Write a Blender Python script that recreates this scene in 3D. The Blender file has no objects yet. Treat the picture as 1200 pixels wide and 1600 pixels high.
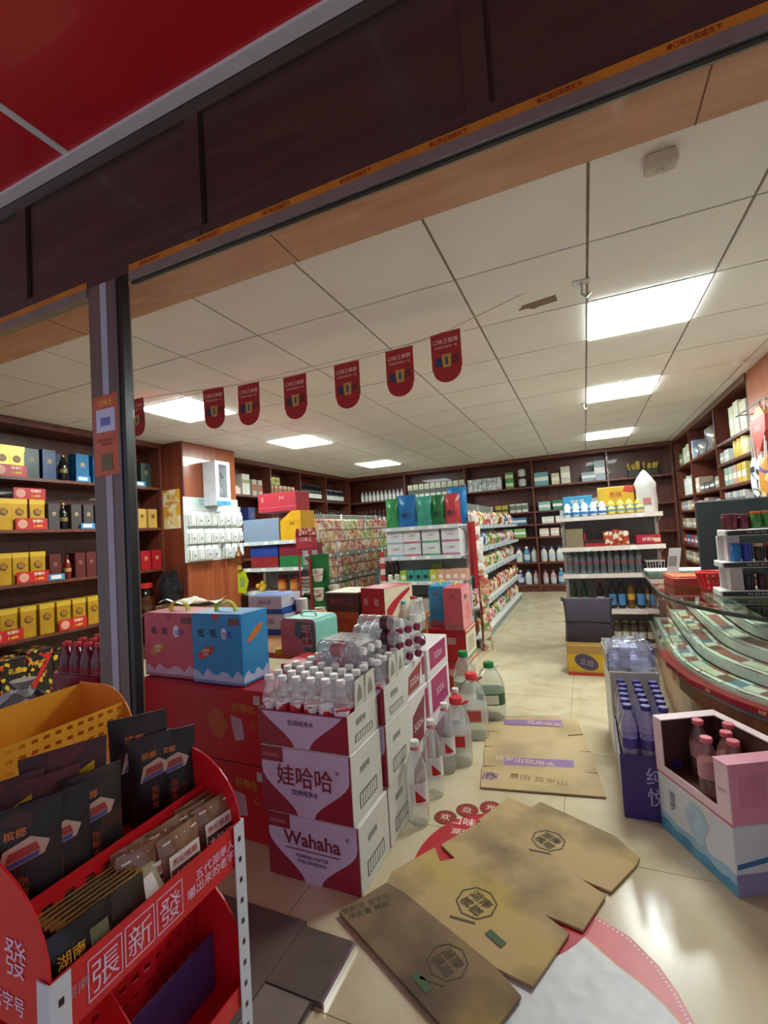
import bpy, bmesh, math, random
from mathutils import Matrix, Vector
random.seed(11)
sc = bpy.context.scene
C = sc.collection
pi = math.pi
# ------------------------------------------------------------------ camera
CAM = Vector((0, 0, 1.2))
AX = ((0.91517047, 0.07661057, -0.39571937), (0.39816991, -0.01925761, 0.91710952), (-0.06263967, 0.9968751, 0.04812802))
FPX = 722.634
cd = bpy.data.cameras.new('camera')
cam = bpy.data.objects.new('camera', cd)
C.objects.link(cam)
cd.sensor_fit = 'HORIZONTAL'
cd.sensor_width = 36
cd.lens = 36 * FPX / 1200
cd.clip_start = 0.02
cam.matrix_world = Matrix(((AX[0][0], AX[0][1], -AX[0][2], CAM.x), (AX[1][0], AX[1][1], -AX[1][2], CAM.y),
                           (AX[2][0], AX[2][1], -AX[2][2], CAM.z), (0, 0, 0, 1)))
sc.camera = cam


def at(u, v, x=None, y=None, z=None):
    """photo measurement -> point on a known plane of the room"""
    a, b = u - 600, -(v - 800)
    d = [AX[i][0] * a + AX[i][1] * b + AX[i][2] * FPX for i in range(3)]
    i, k = (0, x) if x is not None else (1, y) if y is not None else (2, z)
    t = (k - CAM[i]) / d[i]
    return Vector((CAM[0] + t * d[0], CAM[1] + t * d[1], CAM[2] + t * d[2]))


# ------------------------------------------------------------------ world, exposure
w = bpy.data.worlds.new('world')
sc.world = w
w.use_nodes = True
w.node_tree.nodes['Background'].inputs[0].default_value = (0.50, 0.53, 0.66, 1)
w.node_tree.nodes['Background'].inputs[1].default_value = 0.8
sc.view_settings.view_transform = 'Standard'
sc.view_settings.look = 'None'
sc.view_settings.gamma = 1
sc.view_settings.use_curve_mapping = False
sc.view_settings.exposure = 0.2
PANEL_LIGHT = 38.0


# ------------------------------------------------------------------ materials
def lin(h):
    h = h.lstrip('#')
    r = []
    for i in (0, 2, 4):
        c = int(h[i:i + 2], 16) / 255
        r.append(c / 12.92 if c <= 0.04045 else ((c + 0.055) / 1.055) ** 2.4)
    return (*r, 1)


MC = {}


def mat(col, rough=.5, metal=0., var=.10, scale=9., bump=0., bscale=60., emit=0., spec=.5, coat=0.):
    key = (col, rough, metal, var, scale, bump, emit, spec, coat)
    if key in MC:
        return MC[key]
    m = bpy.data.materials.new('m_' + col)
    m.use_nodes = True
    nt = m.node_tree
    b = nt.nodes['Principled BSDF']
    b.inputs['Roughness'].default_value = rough
    b.inputs['Metallic'].default_value = metal
    b.inputs['Specular IOR Level'].default_value = spec
    b.inputs['Coat Weight'].default_value = coat
    c = lin(col)
    tc = nt.nodes.new('ShaderNodeTexCoord')
    n = nt.nodes.new('ShaderNodeTexNoise')
    n.inputs['Scale'].default_value = scale
    n.inputs['Detail'].default_value = 3
    nt.links.new(tc.outputs['Object'], n.inputs['Vector'])
    r = nt.nodes.new('ShaderNodeMapRange')
    r.inputs['From Min'].default_value = .3
    r.inputs['From Max'].default_value = .7
    r.inputs['To Min'].default_value = 1 - var
    r.inputs['To Max'].default_value = 1 + var
    nt.links.new(n.outputs['Fac'], r.inputs['Value'])
    mx = nt.nodes.new('ShaderNodeMix')
    mx.data_type = 'RGBA'
    mx.blend_type = 'MULTIPLY'
    mx.inputs[0].default_value = 1
    mx.inputs[6].default_value = c
    nt.links.new(r.outputs[0], mx.inputs[7])
    nt.links.new(mx.outputs[2], b.inputs['Base Color'])
    if bump:
        n2 = nt.nodes.new('ShaderNodeTexNoise')
        n2.inputs['Scale'].default_value = bscale
        nt.links.new(tc.outputs['Object'], n2.inputs['Vector'])
        bp = nt.nodes.new('ShaderNodeBump')
        bp.inputs['Strength'].default_value = bump
        bp.inputs['Distance'].default_value = .01
        nt.links.new(n2.outputs['Fac'], bp.inputs['Height'])
        nt.links.new(bp.outputs[0], b.inputs['Normal'])
    if emit:
        b.inputs['Emission Color'].default_value = c
        b.inputs['Emission Strength'].default_value = emit
    MC[key] = m
    return m


def wood(c1, c2, rough=.4, sc_=(1, 1, .12), scale=14, coat=.15):
    key = ('wood', c1, c2, rough, sc_)
    if key in MC:
        return MC[key]
    m = bpy.data.materials.new('wood_' + c1[1:])
    m.use_nodes = True
    nt = m.node_tree
    b = nt.nodes['Principled BSDF']
    b.inputs['Roughness'].default_value = rough
    b.inputs['Coat Weight'].default_value = coat
    tc = nt.nodes.new('ShaderNodeTexCoord')
    mp = nt.nodes.new('ShaderNodeMapping')
    mp.inputs['Scale'].default_value = sc_
    nt.links.new(tc.outputs['Object'], mp.inputs[0])
    n = nt.nodes.new('ShaderNodeTexNoise')
    n.inputs['Scale'].default_value = scale
    n.inputs['Detail'].default_value = 6
    n.inputs['Distortion'].default_value = .6
    nt.links.new(mp.outputs[0], n.inputs['Vector'])
    cr = nt.nodes.new('ShaderNodeValToRGB')
    cr.color_ramp.elements[0].position = .3
    cr.color_ramp.elements[0].color = lin(c1)
    cr.color_ramp.elements[1].position = .7
    cr.color_ramp.elements[1].color = lin(c2)
    nt.links.new(n.outputs['Fac'], cr.inputs[0])
    nt.links.new(cr.outputs[0], b.inputs['Base Color'])
    MC[key] = m
    return m


def prints(name, cols, scale=26., rough=.35, stretch=(1, 1, 1)):
    """packaging print: patches of colour"""
    if name in MC:
        return MC[name]
    m = bpy.data.materials.new(name)
    m.use_nodes = True
    nt = m.node_tree
    b = nt.nodes['Principled BSDF']
    b.inputs['Roughness'].default_value = rough
    tc = nt.nodes.new('ShaderNodeTexCoord')
    oi = nt.nodes.new('ShaderNodeObjectInfo')
    ad = nt.nodes.new('ShaderNodeVectorMath')
    mp = nt.nodes.new('ShaderNodeMapping')
    mp.inputs['Scale'].default_value = stretch
    nt.links.new(tc.outputs['Object'], mp.inputs[0])
    nt.links.new(mp.outputs[0], ad.inputs[0])
    nt.links.new(oi.outputs['Random'], ad.inputs[1])
    v = nt.nodes.new('ShaderNodeTexVoronoi')
    v.inputs['Scale'].default_value = scale
    nt.links.new(ad.outputs[0], v.inputs['Vector'])
    sp = nt.nodes.new('ShaderNodeSeparateColor')
    nt.links.new(v.outputs['Color'], sp.inputs[0])
    cr = nt.nodes.new('ShaderNodeValToRGB')
    cr.color_ramp.interpolation = 'CONSTANT'
    els = cr.color_ramp.elements
    while len(els) < len(cols):
        els.new(.5)
    tot = sum(k for _, k in cols)
    p = 0
    for e, (c, k) in zip(els, cols):
        e.position = p
        e.color = lin(c)
        p += k / tot
    nt.links.new(sp.outputs[0], cr.inputs[0])
    nt.links.new(cr.outputs[0], b.inputs['Base Color'])
    MC[name] = m
    return m


def clear(name, tint='#ffffff', refl=1.0, rough=.04, ior=1.45, haze=0.0, hcol='#dfe6ea'):
    """thin clear plastic or glass: passes light, mirrors at grazing angles"""
    if name in MC:
        return MC[name]
    m = bpy.data.materials.new(name)
    m.use_nodes = True
    nt = m.node_tree
    for n in list(nt.nodes):
        if n.type != 'OUTPUT_MATERIAL':
            nt.nodes.remove(n)
    out = [n for n in nt.nodes if n.type == 'OUTPUT_MATERIAL'][0]
    tr = nt.nodes.new('ShaderNodeBsdfTransparent')
    tr.inputs[0].default_value = lin(tint)
    gl = nt.nodes.new('ShaderNodeBsdfGlossy')
    gl.inputs['Roughness'].default_value = rough
    # Schlick reflectance, the same from either side of the thin wall
    lw = nt.nodes.new('ShaderNodeLayerWeight')
    pw = nt.nodes.new('ShaderNodeMath')
    pw.operation = 'POWER'
    pw.inputs[1].default_value = 4
    nt.links.new(lw.outputs['Facing'], pw.inputs[0])
    mu = nt.nodes.new('ShaderNodeMath')
    mu.operation = 'MULTIPLY_ADD'
    mu.use_clamp = True
    mu.inputs[1].default_value = .7 * refl
    mu.inputs[2].default_value = .04 * refl
    nt.links.new(pw.outputs[0], mu.inputs[0])
    mx = nt.nodes.new('ShaderNodeMixShader')
    nt.links.new(mu.outputs[0], mx.inputs[0])
    base = tr.outputs[0]
    if haze:
        df = nt.nodes.new('ShaderNodeBsdfDiffuse')
        df.inputs[0].default_value = lin(hcol)
        m2 = nt.nodes.new('ShaderNodeMixShader')
        m2.inputs[0].default_value = haze
        nt.links.new(base, m2.inputs[1])
        nt.links.new(df.outputs[0], m2.inputs[2])
        base = m2.outputs[0]
    nt.links.new(base, mx.inputs[1])
    nt.links.new(gl.outputs[0], mx.inputs[2])
    nt.links.new(mx.outputs[0], out.inputs[0])
    MC[name] = m
    return m


# ------------------------------------------------------------------ mesh builders
class MB:
    def __init__(s):
        s.v, s.f = [], []
        s.smooth = False

    def box(s, x0, x1, y0, y1, z0, z1):
        n = len(s.v)
        s.v += [(x0, y0, z0), (x1, y0, z0), (x1, y1, z0), (x0, y1, z0), (x0, y0, z1), (x1, y0, z1), (x1, y1, z1), (x0, y1, z1)]
        s.f += [[n + i for i in q] for q in ((3, 2, 1, 0), (4, 5, 6, 7), (0, 1, 5, 4), (1, 2, 6, 5), (2, 3, 7, 6), (3, 0, 4, 7))]
        return s

    def cbox(s, w_, d, h, z=0, cx=0, cy=0):
        return s.box(cx - w_ / 2, cx + w_ / 2, cy - d / 2, cy + d / 2, z, z + h)

    def prism(s, poly, lo, hi, axis='z'):
        """poly: 2-D points; extruded along axis from lo to hi"""
        n = len(s.v)
        k = len(poly)
        for t in (lo, hi):
            for a, b in poly:
                s.v.append((a, b, t) if axis == 'z' else (a, t, b) if axis == 'y' else (t, a, b))
        s.f.append(list(range(n + k - 1, n - 1, -1)))
        s.f.append(list(range(n + k, n + 2 * k)))
        for i in range(k):
            j = (i + 1) % k
            s.f.append([n + i, n + j, n + k + j, n + k + i])
        return s

    def lathe(s, prof, seg=14, cx=0, cy=0, sq=0.):
        n = len(s.v)
        k = len(prof)
        for i in range(seg):
            a = 2 * pi * i / seg
            ca, sa = math.cos(a), math.sin(a)
            g = 1.
            if sq:
                g = (abs(ca) ** (2 + 6 * sq) + abs(sa) ** (2 + 6 * sq)) ** (-1 / (2 + 6 * sq))
            for r, z in prof:
                s.v.append((cx + r * g * ca, cy + r * g * sa, z))
        for i in range(seg):
            j = (i + 1) % seg
            for q in range(k - 1):
                s.f.append([n + i * k + q, n + j * k + q, n + j * k + q + 1, n + i * k + q + 1])
        s.f.append([n + i * k for i in range(seg - 1, -1, -1)])
        s.f.append([n + i * k + k - 1 for i in range(seg)])
        s.smooth = True
        return s

    def tube(s, pts, r, seg=6):
        pts = [Vector(p) for p in pts]
        n = len(s.v)
        for i, p in enumerate(pts):
            d = (pts[min(i + 1, len(pts) - 1)] - pts[max(i - 1, 0)]).normalized()
            u = d.orthogonal().normalized()
            if i:
                u = (pu - d * pu.dot(d)).normalized()
            pu = u
            q = d.cross(u)
            for k in range(seg):
                a = 2 * pi * k / seg
                s.v.append(tuple(p + (u * math.cos(a) + q * math.sin(a)) * r))
        for i in range(len(pts) - 1):
            for k in range(seg):
                j = (k + 1) % seg
                s.f.append([n + i * seg + k, n + i * seg + j, n + (i + 1) * seg + j, n + (i + 1) * seg + k])
        s.f.append([n + k for k in range(seg - 1, -1, -1)])
        s.f.append([n + (len(pts) - 1) * seg + k for k in range(seg)])
        return s

    def loft(s, rings, cap=True):
        n = len(s.v)
        k = len(rings[0])
        for r in rings:
            s.v += [tuple(p) for p in r]
        for i in range(len(rings) - 1):
            for a in range(k):
                b = (a + 1) % k
                s.f.append([n + i * k + a, n + i * k + b, n + (i + 1) * k + b, n + (i + 1) * k + a])
        if cap:
            s.f.append([n + a for a in range(k - 1, -1, -1)])
            s.f.append([n + (len(rings) - 1) * k + a for a in range(k)])
        return s

    def sheet(s, grid):
        n = len(s.v)
        h, w_ = len(grid), len(grid[0])
        for r in grid:
            s.v += [tuple(p) for p in r]
        for i in range(h - 1):
            for j in range(w_ - 1):
                s.f.append([n + i * w_ + j, n + i * w_ + j + 1, n + (i + 1) * w_ + j + 1, n + (i + 1) * w_ + j])
        return s

    def mesh(s, name, m, bevel=0.):
        me = bpy.data.meshes.new(name)
        me.from_pydata(s.v, [], s.f)
        if bevel:
            bm = bmesh.new()
            bm.from_mesh(me)
            bmesh.ops.bevel(bm, geom=bm.edges[:], offset=bevel, segments=1, affect='EDGES', profile=.7)
            bm.to_mesh(me)
            bm.free()
        me.materials.append(m)
        if s.smooth:
            for p in me.polygons:
                p.use_smooth = True
            me.set_sharp_from_angle(angle=.7)
        me.update()
        return me


def link(o, parent=None):
    C.objects.link(o)
    if parent:
        o.parent = parent
    return o


def tag(o, label=None, cat=None, group=None, kind=None):
    for k, v in (('label', label), ('category', cat), ('group', group), ('kind', kind)):
        if v:
            o[k] = v
    return o


def thing(name, label, cat, loc=(0, 0, 0), rz=0., group=None):
    o = link(bpy.data.objects.new(name, None))
    o.empty_display_size = .05
    o.location = loc
    o.rotation_euler = (0, 0, rz)
    return tag(o, label, cat, group)


def part(name, mb, m, parent, loc=(0, 0, 0), rot=(0, 0, 0), label=None, bevel=0., kind=None):
    me = mb if isinstance(mb, bpy.types.Mesh) else mb.mesh(name, m, bevel)
    o = link(bpy.data.objects.new(name, me), parent)
    o.location = loc
    o.rotation_euler = rot
    return tag(o, label, None, None, kind)


def single(name, mb, m, label, cat, loc=(0, 0, 0), rz=0., group=None, bevel=0., rot=None):
    o = part(name, mb, m, None, loc, rot or (0, 0, rz), bevel=bevel)
    return tag(o, label, cat, group)


def struct(name, mb, m, parent=None):
    o = part(name, mb, m, parent)
    if not parent:
        o['kind'] = 'structure'
    return o


def copy_tree(o, parent=None):
    c = o.copy()
    C.objects.link(c)
    c.parent = parent
    for ch in list(o.children):
        copy_tree(ch, c)
    return c


class Kit:
    """a prototype thing: the first put() moves it, later ones copy it with its parts"""

    def __init__(s, root):
        s.r, s.used = root, False

    def put(s, loc, rz=0., label=None, group=None, rot=None, scale=None):
        o = copy_tree(s.r) if s.used else s.r
        s.used = True
        o.location = loc
        o.rotation_euler = rot or (0, 0, rz)
        if scale:
            o.scale = scale
        return tag(o, label, None, group)


TX = {}


def text(body, size, m, parent, loc, facing='-y', bold=0.01, name='lettering', sx=1., rot=None, tilt=0.):
    """flat printed lettering, centred on loc, size = cap height in metres"""
    key = (body, bold)
    if key not in TX:
        c = bpy.data.curves.new('t', 'FONT')
        c.body = body
        c.offset = bold
        c.resolution_u = 2
        c.align_x = 'CENTER'
        c.space_line = 1.05
        o = bpy.data.objects.new('t', c)
        C.objects.link(o)
        dg = bpy.context.evaluated_depsgraph_get()
        me = bpy.data.meshes.new_from_object(o.evaluated_get(dg))
        bpy.data.objects.remove(o)
        ys = [v.co.y for v in me.vertices] or [0]
        xs = [v.co.x for v in me.vertices] or [0]
        me.transform(Matrix.Translation((-(min(xs) + max(xs)) / 2, -(min(ys) + max(ys)) / 2, 0)))
        me.materials.clear()
        TX[key] = me
    me = TX[key]
    k2 = (body, bold, m.name)
    if k2 not in TX:
        mm = me.copy()
        mm.materials.append(m)
        TX[k2] = mm
    o = link(bpy.data.objects.new(name, TX[k2]), parent)
    o.location = loc
    o.scale = (size * sx, size, size)
    if rot:
        o.rotation_euler = rot
    else:
        o.rotation_euler = {'-y': (pi / 2, tilt, 0), '+x': (pi / 2, tilt, pi / 2), '-x': (pi / 2, tilt, -pi / 2), 'up': (0, 0, tilt)}[facing]
    return o


def plaque(name, w_, h, m, parent, loc, facing='-y', t=.0012, label=None):
    """a thin printed panel, centred on loc"""
    mb = MB()
    if facing == '-y':
        mb.box(-w_ / 2, w_ / 2, -t, 0, -h / 2, h / 2)
    elif facing == '+x':
        mb.box(0, t, -w_ / 2, w_ / 2, -h / 2, h / 2)
    elif facing == '-x':
        mb.box(-t, 0, -w_ / 2, w_ / 2, -h / 2, h / 2)
    else:
        mb.box(-w_ / 2, w_ / 2, -h / 2, h / 2, 0, t)
    return part(name, mb, m, parent, loc, label=label)


# common materials
WOOD = wood('#57291d', '#763e2c')
WOODL = wood('#8a4327', '#a85c38')
WOODIN = wood('#4c2019', '#66301f')
DARK = wood('#382a23', '#4a3930', rough=.35, sc_=(.15, 1, 1), coat=.2)
WHITE = mat('#eceae4', .5, var=.04)
PAPER = mat('#e9e6da', .7, var=.05)
BLACK = mat('#17161a', .4)
GOLD = mat('#c89a2c', .3, metal=.35)
GOLDL = mat('#e0b83f', .32, metal=.25)
RED = mat('#c5161f', .42)
REDP = mat('#cf1b22', .35, var=.05)
SILVER = mat('#b9bcc0', .3, metal=.8)
CARTON = mat('#b08a5c', .8, var=.12)
PET = clear('clear_pet', '#fbfdfd', 2.0, .08, haze=.22, hcol='#f4f6f6')
GLASS = clear('counter_glass', '#eef5f0', 1.3, .02)
FILM = clear('packing_film', '#f2f3f8', 2.2, .18, 1.5, haze=.12)

# ================================================================== SETTING
XL, XR, YB, ZC = -4.85, 1.75, 9.05, 2.426


def floor_mat():
    m = bpy.data.materials.new('polished_marble_tile')
    m.use_nodes = True
    nt = m.node_tree
    b = nt.nodes['Principled BSDF']
    tc = nt.nodes.new('ShaderNodeTexCoord')
    ge = nt.nodes.new('ShaderNodeNewGeometry')
    n = nt.nodes.new('ShaderNodeTexNoise')
    n.inputs['Scale'].default_value = 3.2
    n.inputs['Detail'].default_value = 8
    n.inputs['Distortion'].default_value = 1.6
    nt.links.new(ge.outputs['Position'], n.inputs['Vector'])
    cr = nt.nodes.new('ShaderNodeValToRGB')
    e = cr.color_ramp.elements
    e[0].position = .33
    e[0].color = lin('#c0b08e')
    e[1].position = .62
    e[1].color = lin('#d2c5a6')
    k = e.new(.47)
    k.color = lin('#cabb9a')
    nt.links.new(n.outputs['Fac'], cr.inputs[0])
    # traffic dirt, in blotches of its own
    d = nt.nodes.new('ShaderNodeTexNoise')
    d.inputs['Scale'].default_value = 1.3
    d.inputs['Detail'].default_value = 5
    nt.links.new(ge.outputs['Position'], d.inputs['Vector'])
    dr = nt.nodes.new('ShaderNodeMapRange')
    dr.inputs['From Min'].default_value = .55
    dr.inputs['From Max'].default_value = .8
    dr.inputs['To Max'].default_value = .45
    nt.links.new(d.outputs['Fac'], dr.inputs['Value'])
    mx = nt.nodes.new('ShaderNodeMix')
    mx.data_type = 'RGBA'
    mx.inputs[7].default_value = lin('#94805f')
    nt.links.new(dr.outputs[0], mx.inputs[0])
    nt.links.new(cr.outputs[0], mx.inputs[6])
    nt.links.new(mx.outputs[2], b.inputs['Base Color'])
    rr = nt.nodes.new('ShaderNodeMapRange')
    rr.inputs['To Min'].default_value = .10
    rr.inputs['To Max'].default_value = .28
    nt.links.new(d.outputs['Fac'], rr.inputs['Value'])
    nt.links.new(rr.outputs[0], b.inputs['Roughness'])
    return m


FLOOR = floor_mat()
floor = struct('floor', MB().box(XL, XR, -1.4, YB, -.08, -.003), mat('#8f8468', .7))
TS = .8
tile_me = MB().box(0, TS - .003, 0, TS - .003, -.02, 0).mesh('floor_tile', FLOOR)
x = -.17 - 6 * TS
while x < XR:
    y = -1.36
    while y < YB - .05:
        x0, x1, y0, y1 = max(x, XL), min(x + TS, XR), y, min(y + TS, YB)
        if x1 - x0 > TS - .01 and y1 - y0 > TS - .01:
            part('floor_tile', tile_me, None, floor, (x, y, 0))
        elif x1 - x0 > .02 and y1 - y0 > .02:
            part('floor_tile', MB().box(x0, x1 - .003, y0, y1 - .003, -.02, 0), FLOOR, floor)
        y += TS
    x += TS

WALLP = mat('#d9d2c4', .8, var=.04)
struct('wall_left', MB().box(XL - .12, XL, -.0 + 1.15, YB, 0, ZC + .3), WALLP)
struct('wall_back', MB().box(XL - .12, XR + .12, YB, YB + .12, 0, ZC + .3), WALLP)
struct('wall_right', MB().box(XR, XR + .12, 1.15, YB, 0, ZC + .3), WALLP)
wf = struct('wall_front', MB().box(XL, -2.95, 1.16, 1.40, 0, 2.2), DARK)
part('return_wall', MB().box(1.05, XR, 1.16, 1.40, 0, 2.2), DARK, wf)

# ceiling: panels hung in a recessed grid
X0, Y0 = .1047, 2.2062
CEILM = mat('#f1eee9', .85, var=.035, scale=2.5)
ceil_ = struct('ceiling', MB().box(XL, XR, 1.44, YB, ZC + .006, ZC + .06), mat('#8a7f70', .8))
LIGHTS = {(0, 1), (0, 4), (0, 8), (-6, 1), (-6, 4), (-6, 8)}
ct = MB().box(.006, .594, .006, .594, 0, .008).mesh('ceiling_panel', CEILM)
for i in range(-9, 4):
    for j in range(-2, 12):
        x0, x1 = max(X0 + .6 * i, XL), min(X0 + .6 * i + .6, XR)
        y0, y1 = max(Y0 + .6 * j, 1.44), min(Y0 + .6 * j + .6, YB)
        if x1 - x0 < .03 or y1 - y0 < .03 or (i, j) in LIGHTS:
            continue
        if x1 - x0 > .59 and y1 - y0 > .59:
            part('ceiling_panel', ct, None, ceil_, (x0, y0, ZC))
        else:
            part('ceiling_panel', MB().box(x0 + .006, x1 - .006, y0 + .006, y1 - .006, ZC, ZC + .008), CEILM, ceil_)
# a torn strip of old tape on one ceiling panel
tp = [at(810, 486, z=ZC - .002), at(816, 478, z=ZC - .002), at(868, 461, z=ZC - .002), at(871, 470, z=ZC - .002), at(842, 479, z=ZC - .002), at(834, 483, z=ZC - .002), at(826, 482, z=ZC - .002)]
part('tape_remnant', MB().prism([(p.x, p.y) for p in tp], ZC - .002, ZC + .001), mat('#8a7360', .8), ceil_, label='torn brown tape')

# lit square ceiling lamps
LAMP = mat('#f4fffb', .5, var=0, emit=PANEL_LIGHT)
where = {(0, 1): 'brightest square ceiling lamp on the right, nearest the door', (0, 4): 'middle lamp of the right-hand row of square ceiling lamps',
         (0, 8): 'farthest lamp of the right-hand row of square ceiling lamps', (-6, 1): 'square ceiling lamp partly behind the leftmost red pennant',
         (-6, 4): 'square ceiling lamp in the left row, below the hanging red pennants', (-6, 8): 'farthest square ceiling lamp of the left row, near the back shelves'}
for (i, j), lb in where.items():
    t = thing('ceiling_lamp', lb, 'lamp', (X0 + .6 * i + .3, Y0 + .6 * j + .3, ZC), 0, 'square ceiling lamps')
    fr = MB()
    for a in (-1, 1):
        fr.box(-.297, .297, a * .297 - .008 * (a > 0), a * .297 + .008 * (a < 0), -.004, .02)
        fr.box(a * .297 - .008 * (a > 0), a * .297 + .008 * (a < 0), -.289, .289, -.004, .02)
    part('lamp_frame', fr, WHITE, t)
    part('diffuser', MB().box(-.288, .288, -.288, .288, -.009, .012), LAMP, t)  # set below the frame; glowing rim added to brighten the ceiling around it

# ---- storefront head: dark fascia, taped lower edge, metal door rail, timber soffit
YH = 1.15
FX0, FX1 = -3.6, 1.9
fas = struct('trim_1', MB().box(FX0, FX1, YH + .012, YH + .03, 2.2, 2.80), DARK)
for z0, z1, nm in ((2.2, 2.262, 'rail'), (2.655, 2.72, 'rail')):
    part(nm, MB().box(FX0, FX1, YH, YH + .013, z0, z1), DARK, fas)
xs = at(300, 240, y=YH).x
k = -2
while xs + k * 1.22 < FX1:
    xx = xs + k * .95
    part('stile', MB().box(xx - .03, xx + .03, YH - .001, YH + .013, 2.262, 2.655), DARK, fas)
    part('moulding', MB().box(xx + .03, xx + .04, YH + .004, YH + .014, 2.262, 2.655), mat('#241a17', .4), fas)
    k += 1
    if k > 3:
        break
bk = at(300, 335, y=YH)
part('latch_plate', MB().box(bk.x - .035, bk.x + .035, YH - .004, YH + .002, 2.225, 2.25), mat('#5e5a58', .35, metal=.6), fas)
PX0, PX1 = -1.664, -1.438
ORTAPE = mat('#b9731f', .45, var=.15)
tape = single('warning_tape', MB().box(PX1 + .002, FX1, YH - .004, YH - .001, 2.200, 2.226), ORTAPE,
              'orange printed tape stuck along the lower edge of the dark door head', 'tape')
t2 = single('warning_tape', MB().box(FX0, PX0 - .002, YH - .004, YH - .001, 2.200, 2.226), ORTAPE,
            'short orange tape on the door head left of the post', 'tape')
for i in range(7):
    xx = PX1 + .11 + i * .27
    text('●口味王和成天下', .016, mat('#8d2113', .5), tape, (xx, YH - .0055, 2.213), name='lettering', sx=.8)
rail = struct('trim_2', MB().box(PX1 + .002, FX1, YH - .006, YH + .03, 2.168, 2.2), mat('#8c8880', .35, metal=.5))
part('rail_lip', MB().box(PX1 + .002, FX1, YH + .004, YH + .016, 2.162, 2.168), mat('#2b2926', .4, metal=.4), rail)
part('rail_section', MB().box(FX0, PX0 - .002, YH - .006, YH + .03, 2.168, 2.2), mat('#8c8880', .35, metal=.5), rail)
sof = struct('trim_3', MB().box(FX0, FX1, YH + .03, 1.44, 2.235, ZC + .06), wood('#bd8866', '#d2a080', rough=.5, sc_=(.2, 1, 1)))
for xx in (-2.1, -.9, .35, 1.4):
    part('soffit_board_joint', MB().box(xx - .002, xx + .002, YH + .03, 1.441, 2.2342, 2.24), mat('#704830', .6), sof)

# ---- red canopy soffit outside
can = struct('canopy_soffit', MB().box(-4.6, 2.6, -1.5, YH + .0, 2.735, 2.80), mat('#3a0d10', .6))
REDS = mat('#c2151e', .38, var=.06, scale=1.2, coat=.2)
xs = at(108, 243, z=2.72).x
WT = mat('#d8d4d2', .4, var=.04)
for k in range(-2, 4):
    xa, xb = xs + k * 1.22, xs + (k + 1) * 1.22
    for y0, y1 in ((-1.5, -.14), (-.11, YH - .042)):
        part('red_panel', MB().box(xa + .012, xb - .012, y0, y1, 2.722, 2.736), REDS, can)
    part('joint_strip', MB().box(xa - .014, xa + .014, -1.5, YH - .028, 2.717, 2.737), WT, can)
part('edge_strip', MB().box(-4.6, 2.6, YH - .044, YH - .002, 2.708, 2.737), WT, can)
part('joint_strip', MB().box(-4.6, 2.6, -.142, -.108, 2.716, 2.737), WT, can)

# ---- door post
post = thing('door_post', 'dark brown door post with a grey stripe and an orange sticker', 'post', ((PX0 + PX1) / 2, YH + .05, 0))
hw = (PX1 - PX0) / 2
part('post_body', MB().box(-hw, hw - .075, -.05, .01, 0, 2.2), wood('#5f5048', '#705f55', rough=.45, sc_=(1, 1, .05)), post)
part('rubber_edge', MB().box(hw - .075, hw - .045, -.05, -.02, 0, 2.2), mat('#15161a', .3), post)
part('grey_stripe', MB().box(-.045, -.012, -.0525, -.05, 0, 2.2), mat('#a9a9b8', .5), post)
part('glazing_bead', MB().box(hw - .082, hw - .070, -.054, -.05, 0, 2.2), mat('#6b625c', .35, metal=.4), post)
s0, s1 = at(148, 632, y=YH), at(188, 730, y=YH)
sx, sz = (s0.x + s1.x) / 2 - (PX0 + PX1) / 2, (s0.z + s1.z) / 2
stk = plaque('sticker', .135, .30, mat('#c4572a', .4), post, (sx, -.0526, sz))
plaque('screen_print', .10, .085, mat('#c9cbe6', .4), stk, (0, -.0014, .055))
plaque('screen_print', .05, .03, mat('#6474b4', .4), stk, (.0, -.0028, .05))
text('口味王', .026, mat('#f0b63a', .5), stk, (0, -.0016, .122), name='lettering')
text('口味王和成天下\n就是好味', .014, mat('#7d1f14', .5), stk, (0, -.0016, -.025), name='lettering')
plaque('pack_print', .06, .06, mat('#6d5a24', .4), stk, (0, -.0014, -.10))

# small fittings on the ceiling
def hook(u, v, label, s=1.):
    p = at(u, v, z=ZC)
    t = thing('ceiling_hook', label, 'hook', (p.x, p.y, ZC))
    part('plate', MB().box(-.03 * s, .03 * s, -.02 * s, .02 * s, -.006, 0), SILVER, t)
    part('hook_arm', MB().tube([(0, 0, -.005), (0, 0, -.05 * s), (.015 * s, 0, -.065 * s), (.03 * s, 0, -.05 * s)], .005 * s), SILVER, t)


hook(908, 440, 'small metal hook on the ceiling beside the brightest lamp', 1.3)
hook(912, 630, 'small metal hook on the ceiling beside the middle right lamp')
p = at(1035, 225, z=ZC)
t = thing('motion_sensor', 'greyish box fitting under the ceiling by the wooden soffit', 'sensor', (p.x, p.y + .05, ZC))
part('sensor_body', MB().box(-.05, .05, -.03, .03, -.05, 0), mat('#cfc6b8', .6), t, bevel=.008)
part('sensor_lens', MB().lathe([(.001, -.066), (.012, -.062), (.016, -.05)], 12), mat('#d6d2c8', .4), t)
p = at(1155, 563, z=ZC)
t = thing('smoke_detector', 'small round white detector on the ceiling at the right wall', 'detector', (p.x, p.y, ZC))
part('detector_base', MB().lathe([(.05, -.012), (.055, 0)], 16), WHITE, t)
part('detector_dome', MB().lathe([(.012, -.04), (.035, -.032), (.042, -.012)], 16), WHITE, t)

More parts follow.
